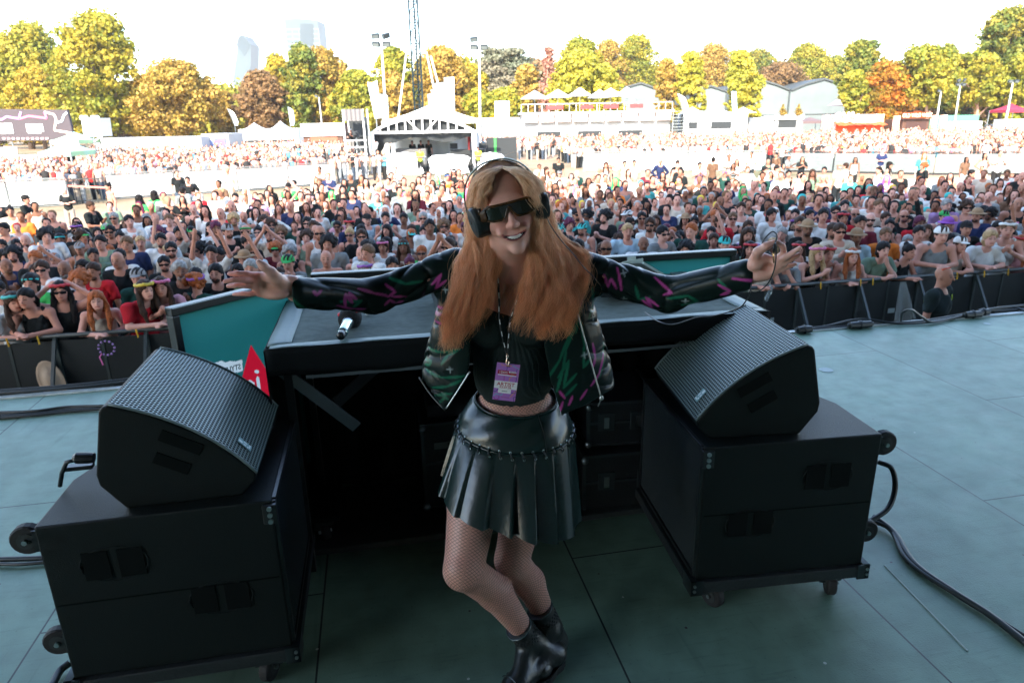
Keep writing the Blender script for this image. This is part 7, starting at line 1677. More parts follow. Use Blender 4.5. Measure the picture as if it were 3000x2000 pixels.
def person(loc, rz, pose, wide, sk, hair, hc_, top, tc, bottom, bc, acc=(), scale=1.0, label=None, px=0, v=9, group='crowd before the stage'):
    me = cmesh(pose, wide, 'body'); o = link('person', me, loc=loc, rz=rz); o.scale = (scale,)*3; o.color = (*sk, 1); hcx = me['hc']
    def ch(mesh, c, at=None):
        q = link(mesh.name.split('.')[0], mesh, parent=o, loc=at); q.color = (*c, 1); return q
    if top: ch(cmesh(pose, wide, top), TOPC.get(tc, tc if isinstance(tc, tuple) else (.5,)*3))
    if bottom: ch(cmesh('down', wide, bottom), bc)
    hl = (hcx[0], hcx[1], hcx[2])
    if hair and hair != 'bald': ch(hairmesh(hair), HAIRC[hc_], hl)
    for a in acc:
        kd, cc = a if isinstance(a, tuple) else (a, None); ch(hairmesh(kd), cc if isinstance(cc, tuple) else tuple(.5*q+.5*w for q, w in zip(HAIRC.get(hc_, (.1,)*3), (.11, .055, .035))) if kd == 'beard' else (.3,)*3, hl)
    names = {'cap': 'cap', 'capback': 'backwards cap', 'hat': 'brimmed hat', 'flowers': 'flower crown', 'headband': 'headband', 'shades': 'sunglasses', 'beard': 'beard'}
    if label is None:
        an = [(colname(a[1])+' ' if isinstance(a, tuple) and a[0] != 'beard' else '')+names[a[0] if isinstance(a, tuple) else a] for a in acc]
        tn = {'tee': 'T-shirt', 'tank': 'tank top', 'shirt': 'long-sleeved shirt', 'dress': 'dress', None: 'bare chest'}[top]
        hw = 'bald head' if hair == 'bald' else ('%s %s hair' % (hair, hc_) if hair not in ('bun', 'ponytail') else '%s hair in a %s' % (hc_, hair))
        base = 'person, %s%s, %s, %s' % (hw, (', '+' and '.join(an)) if an else '', (tc+' '+tn) if top else tn, POSES[pose]['w'])
        if wcount(base) > 16: base = base.replace(' and '+an[-1], '') if len(an) > 1 else base.replace(', '+POSES[pose]['w'], '')
        if wcount(base) > 16: base = base.replace(', '+POSES[pose]['w'], '')
        label = base
        for extra in ('', ' '+sectword(px), ' '+rowword(v)+' '+sectword(px)):
            if wcount(base+extra) <= 16 and base+extra not in used: label = base+extra; 
        if label in used: label = None
    if label is None:
        return None, o
    used.add(label); setp(o, label, 'person', group); return label, o
def colname(c):
    best = min(CN.items(), key=lambda kv: sum((a**.5-b**.5)**2 for a, b in zip(kv[1], c))); return best[0]
CN = {'white': (.7, .7, .68), 'black': (.02, .02, .02), 'pink': (.6, .15, .3), 'red': (.5, .03, .04), 'green': (.05, .35, .10), 'purple': (.25, .08, .35), 'blue': (.08, .2, .5), 'yellow': (.6, .45, .05), 'tan': (.3, .2, .12), 'teal': (.05, .4, .38), 'grey': (.25, .25, .25)}
C_ = CN
RAILV, RAILZ = 8.45, -.50
def at_rail(px, dv=.30, Z=-.1):
    # stage-frame u of pixel column px at the given distance
    lo, hi = -9., 14.
    for _ in range(40):
        mid = (lo+hi)/2; q = S(mid, RAILV+dv, Z); w = np.array([q.x, q.y, q.z-EYE]); x = 1500+FOC*(w@_r)/(w@_f)
        if x < px: lo = mid
        else: hi = mid
    return S((lo+hi)/2, RAILV+dv, GZ)
def topx(p):
    w = np.array([p[0], p[1], p[2]-EYE]); d = w@_f; return 1500+FOC*(w@_r)/d, 1000-FOC*(w@_u)/d
FR = [ # px, pose, wide, skin, hair, hc, top, tc, acc, dv, scale, turn, label
 (20, 'rail', 0, 0, 'long', 'brown', 'tee', 'white', [('flowers', C_['teal'])], .30, .97, 30, 'person with pale flower crown and white T-shirt at the far left of the barrier'),
 (105, 'rail', 0, 1, 'ponytail', 'dark', 'tank', 'black', [], .30, 1.0, -15, 'dark-haired person in black tank top, second from the left at the barrier'),
 (182, 'headhold', 0, 0, 'long', 'dark', 'tank', 'black', ['shades', ('flowers', C_['red'])], .32, 1.0, 0, 'person in dark vest lifting both hands to a red flower crown'),
 (285, 'rail', 0, 3, 'long', 'copper', 'tank', 'cream', [], .30, .95, 5, 'copper-haired person in cream top leaning on the left barrier'),
 (402, 'rail', 1, 3, 'long', 'brown', 'tee', (.45, .02, .03), [('flowers', C_['yellow'])], .30, 1.0, 35, 'person with mixed flower crown and puffed red sleeves at the left barrier'),
 (478, 'railclap', 0, 1, 'long', 'brown', 'tee', 'pink', [('flowers', C_['pink'])], .42, 1.0, 0, 'person with pink flower crown clapping beside the red-sleeved one'),
 (575, 'down', 0, 0, 'curly', 'copper', 'tee', 'dark green', [('flowers', C_['purple'])], .55, .97, 150, 'person with bright copper curls seen from behind, near the teal screen'),
 (2230, 'rail', 0, 1, 'short', 'dark', 'tank', 'cream', [], .28, .96, 0, 'person in striped cream top with bottle just right of the raised hand'),
 (2302, 'railchin', 0, 0, 'bob', 'dark', 'tee', 'grey', [], .3, .92, -10, 'dark-haired person in grey shirt, hand at mouth, under the raised hand'),
 (2372, 'railclap', 0, 3, 'long', 'blonde', 'tank', 'black', [('flowers', C_['pink'])], .30, .97, 25, 'long blonde person with pink flower crown in black tank top'),
 (2412, 'rail', 0, 0, 'bob', 'light brown', 'tank', 'white', [('flowers', C_['red'])], .45, .95, 5, 'fringed person with red flower crown between the blonde and the copper-haired one'),
 (2487, 'rail', 0, 3, 'long', 'copper', 'tank', 'white', [('flowers', C_['white'])], .30, .93, 0, 'copper-haired person with white flower crown and white vest at the right barrier'),
 (2568, 'railchin', 0, 3, 'bob', 'dark', 'tee', 'sage green', [], .30, .97, 10, 'short-haired person in pale green T-shirt biting fingers at the barrier'),
 (2632, 'rail', 0, 1, 'bun', 'dark', 'tank', 'black', [], .30, .94, 30, 'dark-haired person in black strap top looking right at the barrier'),
 (2735, 'rail', 1, 0, 'short', 'brown', 'tank', 'grey', [('capback', C_['white'])], .30, 1.08, 0, 'broad smiling person in grey tank and white backwards cap behind the guard'),
 (2790, 'railchin', 0, 3, 'short', 'brown', 'tank', 'cream', [('cap', C_['white'])], .30, .98, 12, 'person in pale cap and floral top, cheek on fist, above the guard'),
 (2880, 'rail', 0, 3, 'bob', 'blonde', 'tee', 'white', [], .30, 1.02, 0, 'blonde person in white V-neck blouse at the right barrier'),
 (2940, 'railclap', 0, 0, 'short', 'light brown', 'tank', 'white', [('flowers', C_['white'])], .34, 1.08, -15, 'person with white flower crown and sleeveless white top clapping at far right'),
 (2998, 'rail', 0, 0, 'long', 'copper', 'tank', 'pink', [('flowers', C_['red'])], .30, .95, -30, 'person with red hair and red flower crown cut by the right frame edge'),
]
placed = []
for (px, pose, wd, sk_, hr, hc_, top, tc, acc, dv, sc, turn, lb) in FR:
    p = at_rail(px, dv); rr = math.atan2(-p.x, p.y)+R(turn)*-1 if False else math.atan2(-p.x, p.y)*.5+YAW*.5+R(turn)
    person((p.x, p.y, GZ), rr, pose, wd, SKIN[sk_], hr, hc_, top, tc, 'trousers', (.03, .035, .05), acc, sc, lb, group='people leaning on the front barrier'); placed.append((p.x, p.y))
# the guard in the pit
gp = G(2762, 812, -.06); gl_, guard = person((gp.x, gp.y, GZ), R(40), 'down', 1, SKIN[2], 'bald', 'dark', 'tee', (.018, .028, .028), 'trousers', (.012, .015, .016), [], 1.0, 'bald security guard in dark shirt with yellow piping, walking in the pit', group=None)

m = MB(); m.tube([(-.19, .09, 1.36), (-.12, .115, 1.30), (.0, .12, 1.29)], .006, 5).tube([(.10, -.10, 1.38), (.14, -.09, 1.30), (.15, -.05, 1.24)], .006, 5)
m.build('piping', mat('piping_lime', (.55, .75, .03), .5), guard)
MB().box((-.10, .10, 1.37), (.05, .01, .03)).build('shoulder_badge', mat('badge_orange', (.8, .12, .02), .5), guard)
MB().tube([(-.07, .0, 1.69), (0, -.06, 1.715), (.07, .0, 1.69)], .008, 6).build('raised_sunglasses', mat('glass_red', (.5, .06, .03), .2), guard)
# ---- front barrier
M_bar = mat('barrier_black', (.022, .034, .033), .4, spec=.6); M_bsh = mat('barrier_sheet', (.010, .015, .015), .5, spec=.4)
PWB = .98
def front_panel(u, lab):
    p = S(u, RAILV, GZ); t = empty('front_barrier', p, YAW, lab, 'barrier', 'front crowd barriers'); h = RAILZ-GZ
    MB().b2((.02, .0, .12), (PWB-.02, .012, h-.06)).build('sheet', M_bsh, t)
    f = MB().tube([(0, 0, h), (PWB, 0, h)], .026, 8).b2((0, -.01, .05), (PWB, .02, .10)).b2((-.018, -.025, .0), (.018, .025, h)).bar((.5*PWB, -.005, .1), (.5*PWB, -.005, h-.04), .03, .01)
    f.build('frame', M_bar, t)
    MB().bar((0, -.02, h-.05), (0, -.72, .02), .035, .035).bar((.0, -.72, .02), (PWB, -.72, .02), .03).build('strut', M_bar, t)
    MB().b2((0, -.78, 0), (PWB, 0, .012)).build('foot_plate', M_bsh, t)
    return t
def upx(px): q = at_rail(px, 0, RAILZ); return q.x*CA+q.y*SA
uL0, uL1 = upx(-120), upx(640); n = 0; u = uL0
while u < uL1: front_panel(u, 'black front barrier panel, %s from the left frame edge' % ordw[n]); u += PWB; n += 1
u = upx(2150); n = 0
stick = {2245: 1, 2340: 1, 2490: 1}
while u < upx(3080):
    t = front_panel(u, 'black front barrier panel, %s right of the DJ booth' % ordw[n])
    if n in (0, 2, 3, 5, 7, 8): MB().b2((.55, -.006, .62), (.66, -.001, .69)).build('sticker', mat('sticker_pale', (.30, .38, .38), .5), t)
    u += PWB; n += 1
# things on and over the barrier
def at_bar(px, z, dv=-.03): q = at_rail(px, dv, z); return Vector((q.x, q.y, z))
t = empty('water_bottle', at_bar(2245, -.56, -.16), R(20), 'clear plastic water bottle held over the barrier under the raised hand', 'bottle')
bo = MB().lathe([(.0, 0), (.03, .005), (.033, .05), (.028, .09), (.033, .13), (.02, .19), (.012, .205), (.012, .22)], (0, 0, -.1), 14, (.45, 0, 1)); bo.build('bottle_body', mat('pet', (.75, .9, .88), .08, trans=.85), t, smooth=True); MB().lathe([(.014, 0), (.014, .02)], (.05, 0, .105), 12, (.45, 0, 1)).build('bottle_cap', mat('sticker_pale'), t)
o = MB().grid(lambda a, b: (-.22+.44*a*(.25+.75*b), -.02-.05*math.sin(a*9)*b, -.05-.62*b), 14, 8).build('plastic_bag', mat('bag_clear', (.4, .46, .45), .25, alpha=.45), loc=at_bar(2668, -.48, -.10), rz=YAW+R(10), smooth=True); setp(o, 'translucent plastic bag hanging on the barrier left of the guard', 'bag')
o = MB().lathe([(.02, .10), (.08, .08), (.10, .03), (.19, .0), (.22, .01), (.20, -.008), (.10, .02)], (0, 0, 0), 20, (.3, -1, .25)).build('straw_hat', mat('straw', (.36, .27, .18), .8, bump=.5, bs=80), loc=at_bar(152, -1.0, -.12), smooth=True); o.scale = (.62, .7, 1.15); o.rotation_euler = (0, R(-18), 0); setp(o, 'straw cowboy hat hanging low on the left barrier', 'hat')
t = empty('flower_wreath', at_bar(312, -.66, -.1), YAW, 'wreath of small flowers held over the left barrier with a pink ribbon', 'wreath'); m = MB()
for i in range(12): m.ell((.085*math.cos(i*.5236), 0, .085*math.sin(i*.5236)), (.014, .012, .014), 8, 5)
m.build('flowers', mat('wreath_lilac', (.35, .2, .5), .6), t); MB().tube([(.085*math.cos(i*.35), 0, .085*math.sin(i*.35)) for i in range(18)], .008, 6, closed=True).build('ring', mat('wreath_dark', (.02, .03, .03), .6), t); MB().tube([(-.06, -.01, -.06), (-.09, -.01, -.10), (-.07, -.01, -.2)], .008, 5).build('ribbon', mat('ribbon_pink', (.7, .15, .4), .5), t)
for px, lb in ((18, 'at the far left'), (108, 'beside the black tank top at left'), (398, 'of the red-sleeved person'), (2405, 'of the blonde with the pink crown'), (2522, 'below the copper-haired person at right'), (2558, 'of the pale green T-shirt wearer'), (2805, 'above the guard'), (2885, 'of the blonde in the white blouse'), (2955, 'near the right frame edge')):
    o = MB().bar((0, 0, 0), (.01, 0, -.10), .022, .006).build('wristband_tail', mat('yellow'), loc=at_bar(px, -.47, -.06)); setp(o, 'yellow wristband tail '+lb, 'wristband', 'yellow festival wristbands')
# ---- the crowd itself
HL_ = 1.62
rc = random.Random(21)
def hidden(x, y):
    if y > 870-(.0)*x and x < 620 and y > 905: return True
    if 497 < x < 925 and y > 903-(x-497)*.222+6: return True
    if 925 <= x < 2160 and y > 812-(x-925)*.0585+8: return True
    if 1392 < x < 1592 and 500 < y < 800: return True
    if 1300 < x < 1730 and y > 770: return True
    if 900 < x < 1300 and 812 < y < 920: return True
    return False
def vback(px): return float(np.interp(px, [0, 300, 520, 700, 950, 1300, 1700, 2000, 2300, 2600, 3000], [15.8, 16.5, 19, 21.5, 25, 26, 23, 20.5, 17.6, 16.8, 16.2]))
# accents seen in the photograph: (px, py of head, attributes)
ACC = [(845, 772, 'chin', 0, 'short', 'dark', 'tee', 'grey', [('cap', C_['green'])], 0, None), (2592, 700, 'down', 0, 'short', 'light brown', 'tee', 'orange', [], 0, None), (410, 838, 'down', 0, 'short', 'dark', 'shirt', 'dark green', [('cap', C_['grey'])], 0, None),
       (190, 790, 'down', 1, 'bald', 'grey', 'tee', 'white', ['beard'], 0, None), (125, 790, 'down', 0, 'short', 'brown', 'tee', 'white', ['shades'], 0, None), (1060, 745, 'down', 1, 'bald', 'grey', 'tank', 'black', ['beard'], 0, None), (2775, 660, 'down', 0, 'bob', 'dark', 'tee', 'grey', [('hat', C_['purple'])], 0, None),
       (2830, 670, 'folded', 0, 'short', 'dark', 'tee', 'black', [('cap', C_['black'])], 0, None), (2120, 745, 'down', 0, 'short', 'dark', 'tee', 'black', [('cap', C_['teal'])], 0, None), (2190, 690, 'down', 0, 'long', 'brown', 'tee', 'lilac', ['beard'], 0, None), (1240, 640, 'folded', 1, 'short', 'grey', 'tee', 'dark green', ['shades'], 0, None),
       (790, 690, 'clapup', 0, 'short', 'dark', 'tee', 'cream', ['beard'], 0, None), (620, 745, 'up', 0, 'short', 'dark', 'tee', 'white', [], 0, None), (500, 700, 'up', 0, 'bald', 'dark', 'tee', 'cream', [], 0, None), (240, 860, 'down', 0, 'curly', 'copper', 'tank', 'black', [], 0, None), (95, 845, 'down', 0, 'bob', 'dark', 'tee', 'bright green', [('headband', C_['teal'])], 0, None),
       (2690, 690, 'clap', 0, 'short', 'dark', 'shirt', 'white', [], 0, None), (2505, 720, 'down', 0, 'short', 'brown', 'tee', 'pale blue', [('hat', C_['tan'])], 0, None), (2060, 560, 'down', 1, 'short', 'grey', 'tee', 'grey', [], 0, None), (2560, 560, 'down', 1, 'short', 'light brown', 'tee', 'teal', [], 0, None), (1880, 640, 'down', 0, 'short', 'dark', 'tee', 'white', ['shades'], 0, None),
       (325, 490+190, 'clap', 0, 'short', 'dark', 'tee', 'black', ['shades'], 0, None), (2470, 640, 'down', 0, 'bob', 'dark', 'tee', 'red', [('flowers', C_['red'])], 0, None), (1130, 640, 'down', 0, 'short', 'dark', 'tank', 'teal', [], 0, None), (900, 655, 'down', 0, 'long', 'dark', 'tank', 'white', ['shades'], 0, None),
       # standing apart further back
       (265, 605, 'phone', 0, 'short', 'brown', 'tee', 'black', [], 70, None), (75, 585, 'phone', 0, 'short', 'dark', 'tee', 'black', [('cap', C_['black'])], 80, None), (30, 620, 'phone', 0, 'bun', 'dark', 'tee', 'cream', [], 20, None), (318, 548, 'down', 0, 'bun', 'dark', None, 'white', [], -50, None),
       (408, 585, 'down', 0, 'long', 'dark', 'tee', 'bright green', [], 160, None), (452, 572, 'down', 0, 'long', 'dark', 'tee', 'bright green', [], 150, None), (335, 640, 'folded', 1, 'short', 'grey', 'tee', 'black', ['shades'], 0, None), (535, 560, 'down', 0, 'short', 'dark', 'tee', 'grey', [], 170, None), (565, 556, 'down', 1, 'short', 'dark', 'tee', 'white', [], 180, None),
       (550, 528, 'hips', 1, 'short', 'dark', 'tee', 'black', [], 0, None), (690, 580, 'clap', 0, 'short', 'dark', 'tee', 'white', ['beard'], 0, None), (845, 548, 'down', 0, 'short', 'dark', 'tee', 'bright green', [('cap', C_['black'])], 0, None), (936, 535, 'down', 0, 'short', 'light brown', 'tee', 'white', [], 0, None), (1005, 555, 'down', 0, 'long', 'dark', 'dress', 'black', [], 0, None),
       (1245, 518, 'folded', 0, 'short', 'dark', 'tee', 'white', ['shades'], 0, None), (1330, 505, 'phone', 0, 'long', 'dark', 'dress', 'maroon', [('cap', C_['white'])], 0, None), (1310, 520, 'down', 0, 'ponytail', 'dark', 'tank', 'orange', [('headband', C_['blue'])], 20, None), (1636, 470, 'down', 1, 'short', 'dark', 'tee', 'black', [], 0, None), (1640, 510, 'folded', 0, 'short', 'dark', 'tee', 'white', [('cap', C_['grey'])], 0, None),
       (1600, 500, 'chin', 0, 'long', 'brown', 'tee', 'white', [], 40, None), (1690, 510, 'phone', 1, 'bald', 'dark', 'tee', 'dark green', [], 40, None), (1775, 485, 'down', 0, 'long', 'brown', 'tank', 'white', [], 0, None), (1830, 480, 'down', 0, 'ponytail', 'dark', 'tank', 'cream', [], 0, None), (1858, 478, 'down', 0, 'bun', 'dark', 'dress', 'white', [], 0, None),
       (1935, 475, 'hips', 0, 'short', 'grey', 'shirt', 'navy', [], 0, None), (1985, 480, 'folded', 0, 'short', 'dark', 'tee', 'black', ['shades'], 0, None), (2050, 485, 'clap', 0, 'short', 'dark', 'tee', 'lilac', [], 0, None), (2090, 470, 'down', 0, 'bun', 'dark', 'tee', 'brown', [], 150, None), (2190, 498, 'hips', 0, 'short', 'light brown', 'shirt', 'white', [], 0, None),
       (2240, 500, 'down', 0, 'bob', 'dark', 'dress', 'white', [], 40, None), (2275, 495, 'down', 0, 'short', 'dark', None, 'white', [('cap', C_['black'])], 60, None), (2310, 510, 'down', 0, 'ponytail', 'dark', 'tank', 'black', [], 0, None), (2345, 512, 'down', 0, 'bun', 'dark', 'tank', 'white', [], 10, None), (2380, 508, 'down', 0, 'long', 'brown', 'dress', 'sage green', [], 0, None),
       (2415, 500, 'chin', 0, 'short', 'dark', None, 'white', [], -20, None), (2460, 490, 'down', 1, 'short', 'grey', 'tee', 'cream', [('cap', C_['tan'])], -150, None), (2478, 488, 'phone', 0, 'short', 'brown', 'tee', 'white', [], -120, None), (2575, 500, 'down', 0, 'ponytail', 'dark', 'tank', 'white', [], -60, None), (2605, 485, 'down', 0, 'long', 'dark', 'tank', 'cream', [('cap', C_['black'])], 60, None),
       (2705, 488, 'down', 0, 'curly', 'copper', 'tee', 'black', [], -70, None), (2845, 510, 'phone', 1, 'short', 'dark', 'tee', 'maroon', [], 50, None), (2275, 455, 'down', 0, 'short', 'dark', 'tee', 'brown', [], -60, None), (2310, 460, 'phone', 0, 'short', 'dark', 'tee', 'grey', [('cap', C_['grey'])], 60, None), (2950, 510, 'down', 1, 'short', 'brown', 'tee', 'white', [], -20, None)]
for (px, py, pose, wd, hr, hc_, top, tc, acc, turn, _) in ACC:
    p = G(px, py, GZ+1.60)
    vv = -p.x*SA+p.y*CA
    if vv < RAILV+.8: p = p*((RAILV+.9)/vv)
    person((p.x, p.y, GZ), R(turn)+math.atan2(-p.x, p.y)*.4, pose, wd, SKIN[rc.randrange(6)], hr, hc_, top, tc, rc.choice(['trousers', 'shorts']), rc.choice([(.02, .025, .03), (.3, .36, .4), (.1, .1, .1), (.35, .3, .24)]), acc, 1.0, None, px, vv); placed.append((p.x, p.y))
cand = []
v = RAILV+.85; row = 0
while v < 40:
    dense_sp = .54+max(0, v-14)*.012; u = -45+rc.random()
    while u < 50:
        uu, v_ = u+rc.uniform(-.16, .16), v+rc.uniform(-.15, .15); p = S(uu, v_, GZ); hx, hy = topx((p.x, p.y, GZ+1.6)); u += dense_sp*(.95+.25*rc.random())
        if not (-40 < hx < 3040): continue
        vb = vback(hx)
        pr = 1.0 if v_ < vb-1 else (.55 if v_ < vb else (.30 if v_ < vb+2.5 else (.035 if v_ < 32 else 0)))
        if rc.random() > pr or hidden(hx, hy-12): continue
        if any((p.x-a)**2+(p.y-b)**2 < .30**2 for a, b in placed): continue
        if -9.5 < p.x < 3 and p.y > 45: continue
        cand.append((p.y, p, hx, v_)); placed.append((p.x, p.y))
    v += .60+max(0, v-14)*.02; row += 1
cand.sort(key=lambda c: c[0])
NI = 300-len(FR)-len(ACC)-1
def roll():
    fem = rc.random() < .5; hr = rc.choice(['long', 'long', 'bob', 'bun', 'ponytail', 'curly', 'long']) if fem else rc.choice(['short', 'short', 'short', 'short', 'curly', 'bald', 'bob'])
    hc_ = rc.choices(list(HAIRC), [13, 9, 3, 2, 2, 2, 8, 1])[0]
    tc = rc.choices(list(TOPC), [30, 30, 9, 7, 4, 2.5, 1.5, 1, 1, 3, 6, 5, 2, 3, 2, .6])[0]; top = rc.choice(['tank', 'tee', 'tee']) if fem else rc.choice(['tee', 'tee', 'tee', 'tank', 'shirt'])
    if not fem and rc.random() < .03: top = None
    acc = []; x = rc.random()
    if x < .10: acc.append(('cap', rc.choice([C_['black'], C_['white'], C_['green'], C_['grey'], C_['teal']])))
    elif x < .125: acc.append(('hat', rc.choice([C_['tan'], C_['white'], C_['black']])))
    elif fem and x < .24: acc.append(('flowers', rc.choice([C_['pink'], C_['white'], C_['red'], C_['yellow'], C_['purple']])))
    elif .5 < x < .525: acc.append(('headband', rc.choice([C_['teal'], C_['green'], C_['red']])))
    if rc.random() < .32: acc.append('shades')
    if not fem and rc.random() < .45: acc.append('beard')
    pose = rc.choices(['down', 'folded', 'clap', 'clapup', 'up', 'oneup', 'hips', 'phone', 'headhold', 'chin'], [34, 15, 20, 2.2, 1, 2, 5, 8, 1, 8])[0]
    return pose, int((not fem) and rc.random() < .5), rc.choice(SKIN), hr, hc_, top, tc, acc, (.91 if fem else 1.0)*rc.uniform(.95, 1.07)
rest = cand[NI:]
for (yy, p, hx, v_) in cand[:NI]:
    for _ in range(8):
        pose, wd, sk_, hr, hc_, top, tc, acc, sc = roll()
        if v_ < RAILV+1.2 and pose in ('up', 'clapup', 'oneup'): pose = 'down'
        lab, o = person((p.x, p.y, GZ), math.atan2(-p.x, p.y)*.6+rc.gauss(0, .28), pose, wd, sk_, hr, hc_, top, tc, 'trousers', rc.choice([(.02, .025, .03), (.05, .07, .1), (.1, .1, .1), (.35, .3, .24)]), acc, sc, None, hx, v_)
        if lab: break
        for c in list(o.children): bpy.data.objects.remove(c)
        bpy.data.objects.remove(o)
# ---- the rest of the crowd as one mass: coarser figures joined in one mesh
LOWC = {}
def low(pose, hair, top, h=.034):
    k = (pose, hair, top, h)
    if k in LOWC: return LOWC[k]
    parts = []
    for prt in ('body', top or 'body', 'trousers'):
        s, hc_ = person_sdf(pose if prt != 'trousers' else 'down', 0, prt, h); V, F_ = s.poly(); parts.append((V, F_, {'body': 0, 'trousers': 2}.get(prt, 1)))
    if hair != 'bald':
        me = hairmesh(hair); V = np.zeros(len(me.vertices)*3, np.float32); me.vertices.foreach_get('co', V); V = V.reshape(-1, 3)
        # coarse hair: blobs
        mb = MB(); mb.ell((0, .022, .04), (.088, .098, .088), 10, 7)
        if hair == 'long': mb.ell((.085, -.01, -.14), (.035, .045, .19), 7, 6).ell((-.085, -.01, -.14), (.035, .045, .19), 7, 6).ell((0, .05, -.06), (.09, .05, .13), 8, 6)
        Vh = np.array([list(v) for v in mb.v])+np.array(hc_); Vh[:, 1] = np.where((Vh[:, 2] < hc_[2]+.07) & (Vh[:, 2] > hc_[2]-.12), np.maximum(Vh[:, 1], hc_[1]-.035), Vh[:, 1]); parts.append((Vh, np.array([f for f in mb.f if len(f) == 4]), 3))
    n = 0; Vs, Fs, Is, Mk = [], [], [], []
    for V, F_, i in parts:
        Vs.append(V); Fs.append(F_+n); Is.append(np.full(len(V), i)); mk = skinmask(V, hc_) if i == 0 else np.ones((len(V), 3)); Mk.append(mk); n += len(V)
    LOWC[k] = (np.vstack(Vs), np.vstack(Fs), np.concatenate(Is), np.vstack(Mk)); return LOWC[k]
def far_fig(kind):
    mb = MB(); mb.ell((0, -.01, 1.60), (.085, .095, .12), 7, 5); n1 = mb.n
    mb.lathe([(.10, .82), (.16, .9), (.15, 1.15), (.20, 1.38), (.07, 1.46)], (0, 0, 0), 7, sx=1, sy=.65); n2 = mb.n
    mb.lathe([(.09, 0), (.12, .5), (.15, .86)], (0, 0, 0), 6, sx=1, sy=.7); n3 = mb.n
    mb.ell((0, .02, 1.64), (.092, .10, .10), 6, 4); n4 = mb.n
    if kind == 0: mb.tube([(.19, 0, 1.38), (.25, 0, 1.1), (.22, -.1, .9)], .04, 4).tube([(-.19, 0, 1.38), (-.25, 0, 1.1), (-.22, -.1, .9)], .04, 4)
    if kind == 1: mb.tube([(.19, 0, 1.38), (.26, -.08, 1.15), (.04, -.25, 1.2)], .04, 4).tube([(-.19, 0, 1.38), (-.26, -.08, 1.15), (-.04, -.25, 1.2)], .04, 4)
    if kind == 2: mb.tube([(.19, 0, 1.38), (.26, -.08, 1.6), (.1, -.1, 1.85)], .04, 4).tube([(-.19, 0, 1.38), (-.26, -.04, 1.15), (-.1, -.2, 1.1)], .04, 4)
    V = np.array([list(v) for v in mb.v]); I = np.zeros(len(V), int); I[n1:n2] = 1; I[n2:n3] = 2; I[n3:n4] = 3
    # hair only over the back and top
    hsel = (I == 3) & (V[:, 1] < -.03) & (V[:, 2] < 1.66); V[hsel, 1] = -.03
    F3 = [f if len(f) == 4 else None for f in mb.f]; Fq = np.array([f for f in F3 if f]); return V, Fq, I, np.ones((len(V), 3))
def join_crowd(name, items, label):
    Vs, Fs, Cs = [], [], []; n = 0; rs = np.random.RandomState(4)
    for (p, rz, sc, fig, cols) in items:
        V, F_, I, Mk = fig; c, s = math.cos(rz), math.sin(rz); X = np.stack([V[:, 0]*c-V[:, 1]*s, V[:, 0]*s+V[:, 1]*c, V[:, 2]], 1)*sc+np.array([p[0], p[1], GZ])
        Vs.append(X); Fs.append(F_+n); Cs.append(np.array(cols)[I]*Mk); n += len(X)
    o = link(name, npmesh(name, np.vstack(Vs), np.vstack(Fs), True, attrs={'printcol': np.vstack(Cs)}), M_print); return setp(o, label, 'crowd', kind='stuff')
bot = [(.02, .025, .03), (.05, .07, .1), (.25, .28, .3), (.35, .3, .24), (.02, .02, .02)]
its = []
for (yy, p, hx, v_) in rest:
    pose, wd, sk_, hr, hc_, top, tc, acc, sc = roll()
    pose = pose if pose in ('down', 'folded', 'clap', 'phone', 'clapup', 'hips') else 'down'; hr2 = 'long' if hr in ('long', 'bob', 'ponytail') else ('bald' if hr == 'bald' else 'short')
    hcv = HAIRC[hc_]
    for a in acc:
        if isinstance(a, tuple) and a[0] in ('cap', 'hat', 'flowers'): hcv = a[1]
    its.append(((p.x, p.y), math.atan2(-p.x, p.y)*.6+rc.gauss(0, .3), sc, low(pose, hr2, top if top in ('tee', 'tank') else 'tee', .030 if v_ < 19 else .036), [sk_, TOPC[tc] if top else sk_, rc.choice(bot), hcv]))
print('CROWD', len(cand), len(rest))
join_crowd('crowd', its, 'dense rear part of the shaded crowd before the stage')
# far crowd behind the second barrier line
farf = [far_fig(k) for k in range(3)]; its = []; fc = random.Random(9)
_bp = sorted([(g_(-150, 622).x-40, g_(-150, 622).y), (g_(-150, 622).x, g_(-150, 622).y), (g_(208, 603).x, g_(208, 603).y), (g_(322, 586).x, g_(322, 586).y), (g_(700, 562).x, g_(700, 562).y), (g_(985, 540).x, g_(985, 540).y), (4, 48.5), (9.4, 47.2), (17, 45), (24, 40.5), (36, 37.6), (60, 36)])
def by(x): return float(np.interp(x, [q[0] for q in _bp], [q[1] for q in _bp]))+.5
for k in range(9500):
    x = fc.uniform(-80, 82); t_ = fc.random(); Y = by(x)+.6+(t_**1.5)*(83-by(x))*.98
    px_, py_ = topx((x, Y, GZ+1.6))
    if not (-30 < px_ < 3030): continue
    if -15.5 < x < 4.5 and 44 < Y < 62: continue
    if x < -27 and Y > 47 and px_ < 260: continue
    if fc.random() > np.interp(Y-by(x), [0, 3, 12, 40], [1, .95, .75, .6]): continue
    tcx = fc.choices([(.62, .62, .6), (.55, .42, .36), (.03, .03, .03), (.3, .3, .3), (.5, .25, .2), (.5, .03, .03), (.1, .3, .4), (.5, .2, .35), (.5, .3, .1)], [34, 10, 16, 8, 5, 4, 4, 2, 3])[0]
    its.append(((x, Y), math.atan2(-x, Y)*.5+fc.gauss(0, .5), fc.uniform(.9, 1.06), farf[fc.choices([0, 1, 2], [5, 5, 1])[0]], [fc.choice(SKIN), tcx, fc.choice(bot), fc.choice([(.02, .015, .012), (.08, .04, .02), (.25, .15, .08), (.5, .48, .44), (.03, .02, .02)])]))
join_crowd('far_crowd', its, 'sunlit dense crowd behind the second barrier line')
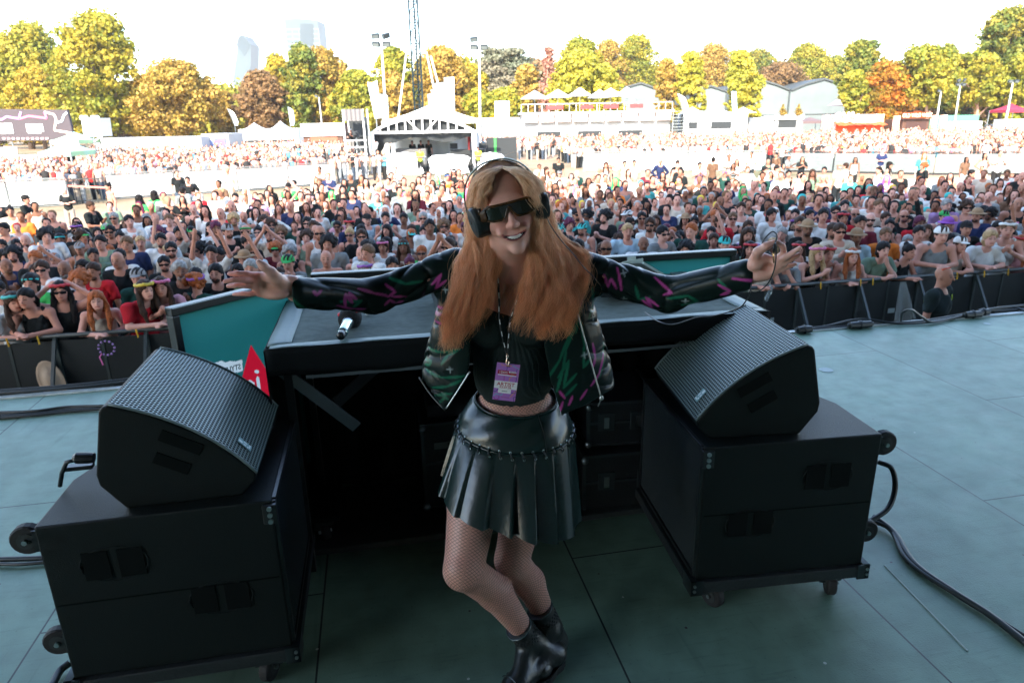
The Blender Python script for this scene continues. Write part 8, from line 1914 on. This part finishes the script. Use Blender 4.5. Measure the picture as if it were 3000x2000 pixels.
# staff and operators near the mixing tent
for (px, py, Y, tc, lb) in ((1230, 455, 47.6, (.55, .75, .05), 'steward in yellow vest standing before the mixing tent'), (1400, 462, 47.6, (.5, .7, .06), 'steward in yellow vest at the right foot of the mixing tent')):
    p = P(px, py, Y); person((p.x, Y, GZ), R(20), 'folded', 1, SKIN[1], 'short', 'dark', 'tee', tc, 'trousers', (.02, .02, .02), [], 1.0, lb, group='stewards by the mixing tent')
for (px, lb) in ((1208, 'leftmost'), (1233, 'middle'), (1256, 'rightmost')):
    p = P(px, 430, 52.5); person((p.x, 52.5, GZ+.36), 0, 'down', 0, SKIN[0], 'short', 'dark', 'tee', 'black', 'trousers', (.02, .02, .02), [], 1.0, lb+' of three operators in black inside the mixing tent', group='operators in the mixing tent')
t = empty('camera_operator_kit', (P(1040, 400, 48).x, 48.4, GZ+1.33), 0, 'broadcast camera on the scaffold camera tower', 'camera'); MB().box((0, 0, 1.35), (.35, .6, .4)).box((0, -.45, 1.38), (.22, .35, .22)).build('camera_body', M_dark, t, bevel=.03); MB().tube([(0, 0, 1.15), (0, 0, .7)], .05, 6).tube([(0, 0, .7), (.35, .2, 0)], .03, 5).tube([(0, 0, .7), (-.35, .2, 0)], .03, 5).tube([(0, 0, .7), (0, -.35, 0)], .03, 5).build('tripod', M_post, t)
p = P(1030, 400, 48); person((p.x-.25, 48.9, GZ+1.33), 0, 'phone', 0, SKIN[1], 'short', 'dark', 'tee', 'black', 'shorts', (.3, .28, .25), [('capback', C_['white'])], 1.0, 'camera operator in black standing on the scaffold tower', group=None)
# ================================================================ AIR
hz = bpy.data.materials.new('haze_air'); hz.use_nodes = True; nt = hz.node_tree; nt.nodes.remove(nt.nodes['Principled BSDF'])
pv = nt.nodes.new('ShaderNodeVolumePrincipled'); pv.inputs['Color'].default_value = (.93, .95, 1, 1); pv.inputs['Density'].default_value = .00018; pv.inputs['Anisotropy'].default_value = .0
nt.links.new(pv.outputs[0], nt.nodes['Material Output'].inputs['Volume'])
o = MB().b2((-1400, -60, GZ-1.9), (1400, 1650, 260)).build('haze', hz); setp(o, 'thin pale summer haze over the whole field', 'haze', kind='stuff')
